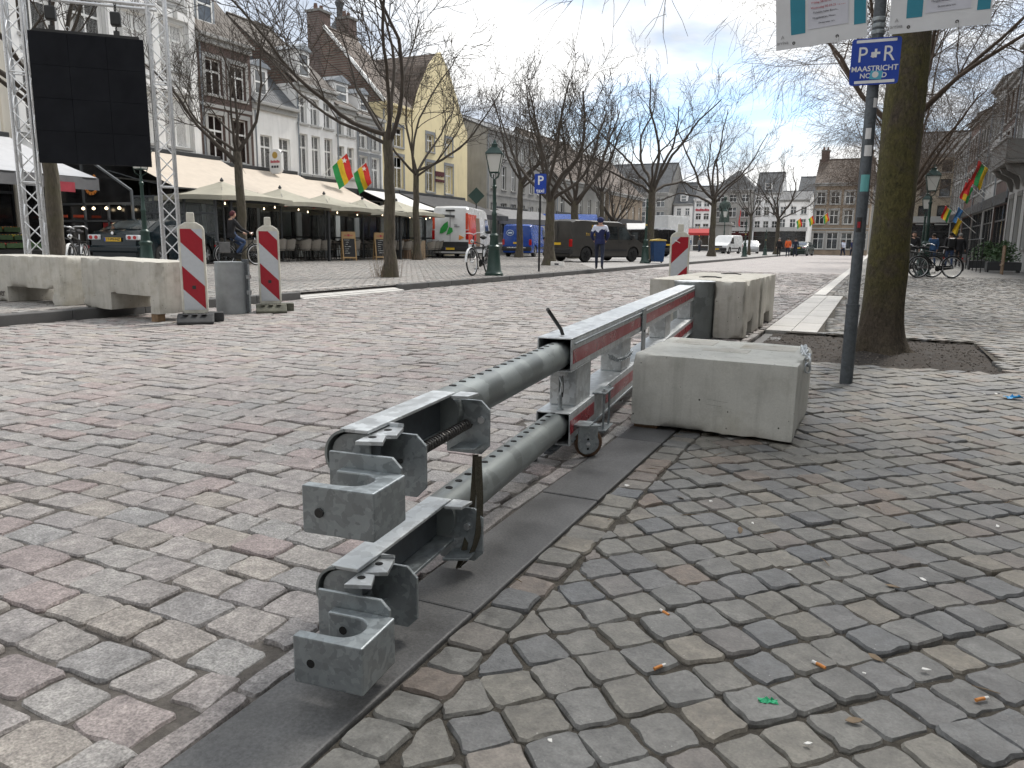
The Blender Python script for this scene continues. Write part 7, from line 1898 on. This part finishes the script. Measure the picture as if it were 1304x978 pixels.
sx_, sy_ = -17.48, 98.66
t = thing('statue', 'dark bronze robed figure on a tall stone pedestal', 'statue', (sx_, sy_, SQ))
MB().box(-1.3, 1.3, -1.3, 1.3, 0, .35).build('step', 'stone_old', t, bevel=.03)
m = MB().box(-1.0, 1.0, -1.0, 1.0, .36, .8); m.box(-.85, .85, -.85, .85, .801, 3.3); m.box(-1.05, 1.05, -1.05, 1.05, 3.301, 3.6); m.build('pedestal', 'stone_old', t, bevel=.04)
m = MB(); rob = [(.62, 3.61), (.58, 4.2), (.50, 4.8), (.46, 5.3), (.55, 5.75), (.50, 6.05), (.22, 6.22), (.14, 6.3)]
m.grid(28, len(rob) - 1, lambda u, v: (lambda r, z, a: (r * (1 + .07 * math.sin(a * 9)) * math.cos(a), r * .8 * (1 + .07 * math.sin(a * 9 + 1)) * math.sin(a), z))(rob[round(v * (len(rob) - 1))][0], rob[round(v * (len(rob) - 1))][1], 2 * PI * u))
m.lathe([(.0, 6.24), (.16, 6.32), (.22, 6.5), (.20, 6.66), (.0, 6.78)], 14); m.tube([(.45, 0, 5.95), (.62, -.15, 5.5), (.45, -.5, 5.35)], [.17, .14, .09], 8); m.tube([(-.45, 0, 5.95), (-.62, -.1, 5.45), (-.5, -.35, 5.0)], [.17, .14, .09], 8)
m.build('figure', 'bronze', t, smooth=60)

def stall(label, p, rz, L, D, h, mat):
    t = thing('market_stall', label, 'market stall', (*p, SQ), rz)
    m = MB(); m.prism([(-D / 2 - .2, h - .25), (D / 2 + .2, h - .25), (0, h + .35)], -L / 2, L / 2, 'YZ'); m.build('canopy', mat, t)
    MB().box(-L / 2, L / 2, -D / 2 - .21, -D / 2 - .19, h - .6, h - .25).build('valance', mat, t)
    for x in (-L / 2 + .1, L / 2 - .1):
        for y in (-D / 2, D / 2): MB().tube([(x, y, 0), (x, y, h - .2)], .03, 6).build('post', 'frame_grey', t)
    MB().box(-L / 2 + .2, L / 2 - .2, -D / 2 + .1, D / 2 - .3, .75, .85).build('counter', 'frame_white', t)
    return t
stall('market stall with blue canopy behind the blue van', (-23.0, 57.0), R(25), 6.4, 2.4, 2.75, 'car_blue')
stall('grey canopied stall between the yellow house and the blue van', (-23.4, 50.2), R(60), 4.5, 2.4, 2.7, 'canvas_midgrey')
stall('white canopied stall far off near the tan brick house', (-21.0, 78.0), R(20), 5.0, 2.4, 2.6, 'canvas_white')
stall('far red awning stall with people before the white houses', (-22.4, 112.0), R(0), 6, 2.4, 2.8, 'cloth_red')

# oval beer sign, wall lantern sign
t = thing('wall_sign', 'white rounded sign with gold disc and red print on the low white house', 'sign', (-25.9, 28.55, 4.0))
MB().box(0, .95, -.03, .03, .9, .94).build('bracket', 'frame_dark', t)
s_ = MB().prism(rrect(.15, .85, -.05, 1.05, .25), -.08, .08, 'XZ').build('panel', 'sign_white', t, bevel=.02)
MB().lathe([(.0, -.095), (.15, -.092), (.15, -.08)], 16, (.5, 0, .78), 'Y').build('disc', 'logo_gold', s_)
for k in range(6): MB().box(.24 + k * .09, .31 + k * .09, -.09, -.081, .44, .56 - .03 * (k % 2)).build('print_letter', 'ink_red', s_)
for k in range(3): MB().box(.28 + k * .15, .39 + k * .15, -.09, -.081, .22, .32).build('print_block', 'ink', s_)
t = thing('street_sign', 'dark green diamond board on a post near the yellow corner house', 'sign', (-22.2, 42.2, SQ), R(27)); MB().tube([(0, 0, 0), (0, 0, 3.8)], .04, 8).build('post', 'frame_dark', t); MB().prism([(-.5, 3.6), (0, 3.1), (.5, 3.6), (0, 4.1)], -.06, -.04, 'XZ').build('board', 'paint_green', t)

# planters and railing on the right
def planter(label, loc, w, seed):
    t = thing('planter', label, 'planter', loc, 0); rnd = random.Random(seed)
    MB().box(-w / 2, w / 2, -.4, .4, .08, .42).build('trough', 'frame_dark', t, bevel=.01)
    for x in (-w / 2 + .05, w / 2 - .05): MB().box(x - .03, x + .03, -.35, .35, 0, .08).build('foot', 'frame_dark', t)
    m = MB()
    for k in range(700):
        a, e, r = rnd.uniform(0, 2 * PI), rnd.uniform(0, PI / 2), rnd.uniform(.3, 1)
        c = Vector((math.cos(a) * math.cos(e) * r * w * .55, math.sin(a) * math.cos(e) * r * .5, .45 + math.sin(e) * r * .85)); u = Vector((rnd.gauss(0, 1), rnd.gauss(0, 1), rnd.gauss(0, 1))).normalized() * .07; v = u.orthogonal().normalized() * .035
        m.quad(c - u, c + v, c + u, c - v)
    m.build('foliage', 'leaf_green', t, fix=False)
    return t
planter('dark planter box with leafy shrub by the iron railing', (4.55, 41.5, 0), 1.5, 1); planter('dark planter box with leafy shrub against the balcony house', (4.7, 37.6, 0), 1.2, 2)
t = thing('railing', 'thin black railing round the planters at the balcony house', 'railing', (3.8, 36.4, 0), R(90))
for x in (0, 1.5, 3.0, 4.5, 6.0): MB().tube([(x, 0, 0), (x, 0, 1.35)], .02, 6).build('post', 'paint_black', t)
MB().tube([(0, 0, 1.35), (6, 0, 1.35)], .02, 6).build('rail', 'paint_black', t)
t = thing('slatted_screen', 'weathered wooden slat screen at the edge of the right pavement', 'screen', (4.3, 34.2, 0), R(86))
for k in range(12): MB().box(k * .13, k * .13 + .1, -.015, .015, 0, 1.0 + .04 * (k % 3)).build('slat', 'wood_block', t)
MB().box(0, 1.55, .016, .05, .3, .38).build('batten', 'wood_block', t)
t = thing('scooter', 'dark moped parked against the right-hand houses', 'moped', (4.9, 52.0, 0), R(100))
for x in (-.6, .6): MB().lathe([(.14, -.05), (.24, -.045), (.25, 0), (.24, .045), (.14, .05)], 18, (x, 0, .25), 'Y').build('wheel', 'tyre', t, smooth=40)
MB().prism([(-.75, .45), (-.1, .3), (.3, .28), (.42, .7), (.34, .95), (.25, .9), (.22, .45), (-.05, .5), (-.15, .8), (-.8, .82)], -.14, .14, 'XZ').build('body', 'car_black', t, bevel=.04); MB().box(-.7, -.1, -.12, .12, .81, .9).build('seat', 'cloth_black', t, bevel=.03); MB().tube([(.25, -.3, 1.02), (.32, 0, 1.0), (.25, .3, 1.02)], .016, 6).build('handlebar', 'steel_dark', t)

# ------------------------------------------------------------------ litter on the near pavement
rnd = random.Random(77)
LG = 'litter on the near pavement'
for x, y in ((-.419, 1.866), (-.371, 1.60), (.28, 1.781), (-.036, 1.773)):
    a = rnd.uniform(0, PI); d = Vector((math.cos(a), math.sin(a), 0)) * .012
    o = MB().tube([(-d.x, -d.y, 0), (d.x * .2, d.y * .2, .0005), (d.x, d.y, 0)], .0038, 7).build('cigarette_butt', 'butt_orange', None, loc=(x, y, .0045)); tag(o, 'orange cigarette butt lying on the dark cobbles', 'cigarette butt', 'cigarette butts')
    MB().tube([(d.x * 1.01, d.y * 1.01, 0), (d.x * 1.9, d.y * 1.9, 0)], .0037, 7).build('burnt_end', 'litter_white', o)
for x, y in ((-.312, 2.655), (.016, 3.021), (-.487, 2.823), (-.156, 2.298), (-.038, 1.46), (.054, 1.781), (.179, 1.86), (.139, 3.961), (.2, 2.404), (-.825, 2.862), (-.492, 1.248), (.457, 3.011), (.79, 5.9), (.72, 5.86), (.6, 7.3), (.5, 7.6)):
    s_ = rnd.uniform(.006, .013); pts = []
    for q in range(6): a = 2 * PI * q / 6; pts.append((s_ * (1 + rnd.uniform(-.4, .6)) * math.cos(a), s_ * rnd.uniform(.4, .9) * math.sin(a)))
    o = MB().prism(pts, 0, .002).build('paper_scrap', 'litter_white', None, loc=(x, y, .005), rot=(rnd.gauss(0, .15), rnd.gauss(0, .15), rnd.uniform(0, 6))); tag(o, 'tiny white paper scrap lying on the paving', 'litter', 'white paper scraps')
def crumple(nm, mat, loc, size, label):
    m = MB(); m.grid(7, 5, lambda u, v: ((u - .5) * size * 2.2 + rnd.gauss(0, size * .08), (v - .5) * size + rnd.gauss(0, size * .08), abs(rnd.gauss(0, size * .18)) + .002))
    tag(m.build(nm, mat, None, loc=loc, rot=(0, 0, .3), fix=False), label, 'litter')
crumple('sweet_wrapper', 'wrapper_green', (-.127, 1.568, .004), .018, 'crumpled shiny green wrapper on the near cobbles'); crumple('sweet_wrapper', 'wrapper_blue', (.87, 5.777, .004), .05, 'crumpled bright blue wrapper beside the tree pit')
for k in range(26):
    x, y = rnd.uniform(-.85, 1.2), rnd.uniform(1.1, 5.5); a = rnd.uniform(0, PI); L = rnd.uniform(.015, .045)
    o = MB().tube([(-L * math.cos(a), -L * math.sin(a), .001), (rnd.gauss(0, .003), rnd.gauss(0, .003), .003), (L * math.cos(a), L * math.sin(a), .001)], [.001, .0016, .0007], 4).build('twig_scrap', 'leaf_dry', None, loc=(x, y, .003)); tag(o, 'dry brown twig scrap lying among the cobbles', 'twig', 'twig scraps on the pavement')
for k in range(5):
    x, y = rnd.uniform(-.8, .8), rnd.uniform(1.3, 4.5); pts = [(0, -.018), (.009, -.006), (.007, .008), (0, .02), (-.007, .008), (-.009, -.006)]
    o = MB().prism(pts, 0, .0012).build('fallen_leaf', 'leaf_dry', None, loc=(x, y, .005), rot=(rnd.gauss(0, .2), rnd.gauss(0, .2), rnd.uniform(0, 6))); tag(o, 'small dry leaf fallen on the near paving', 'leaf', 'fallen leaves')
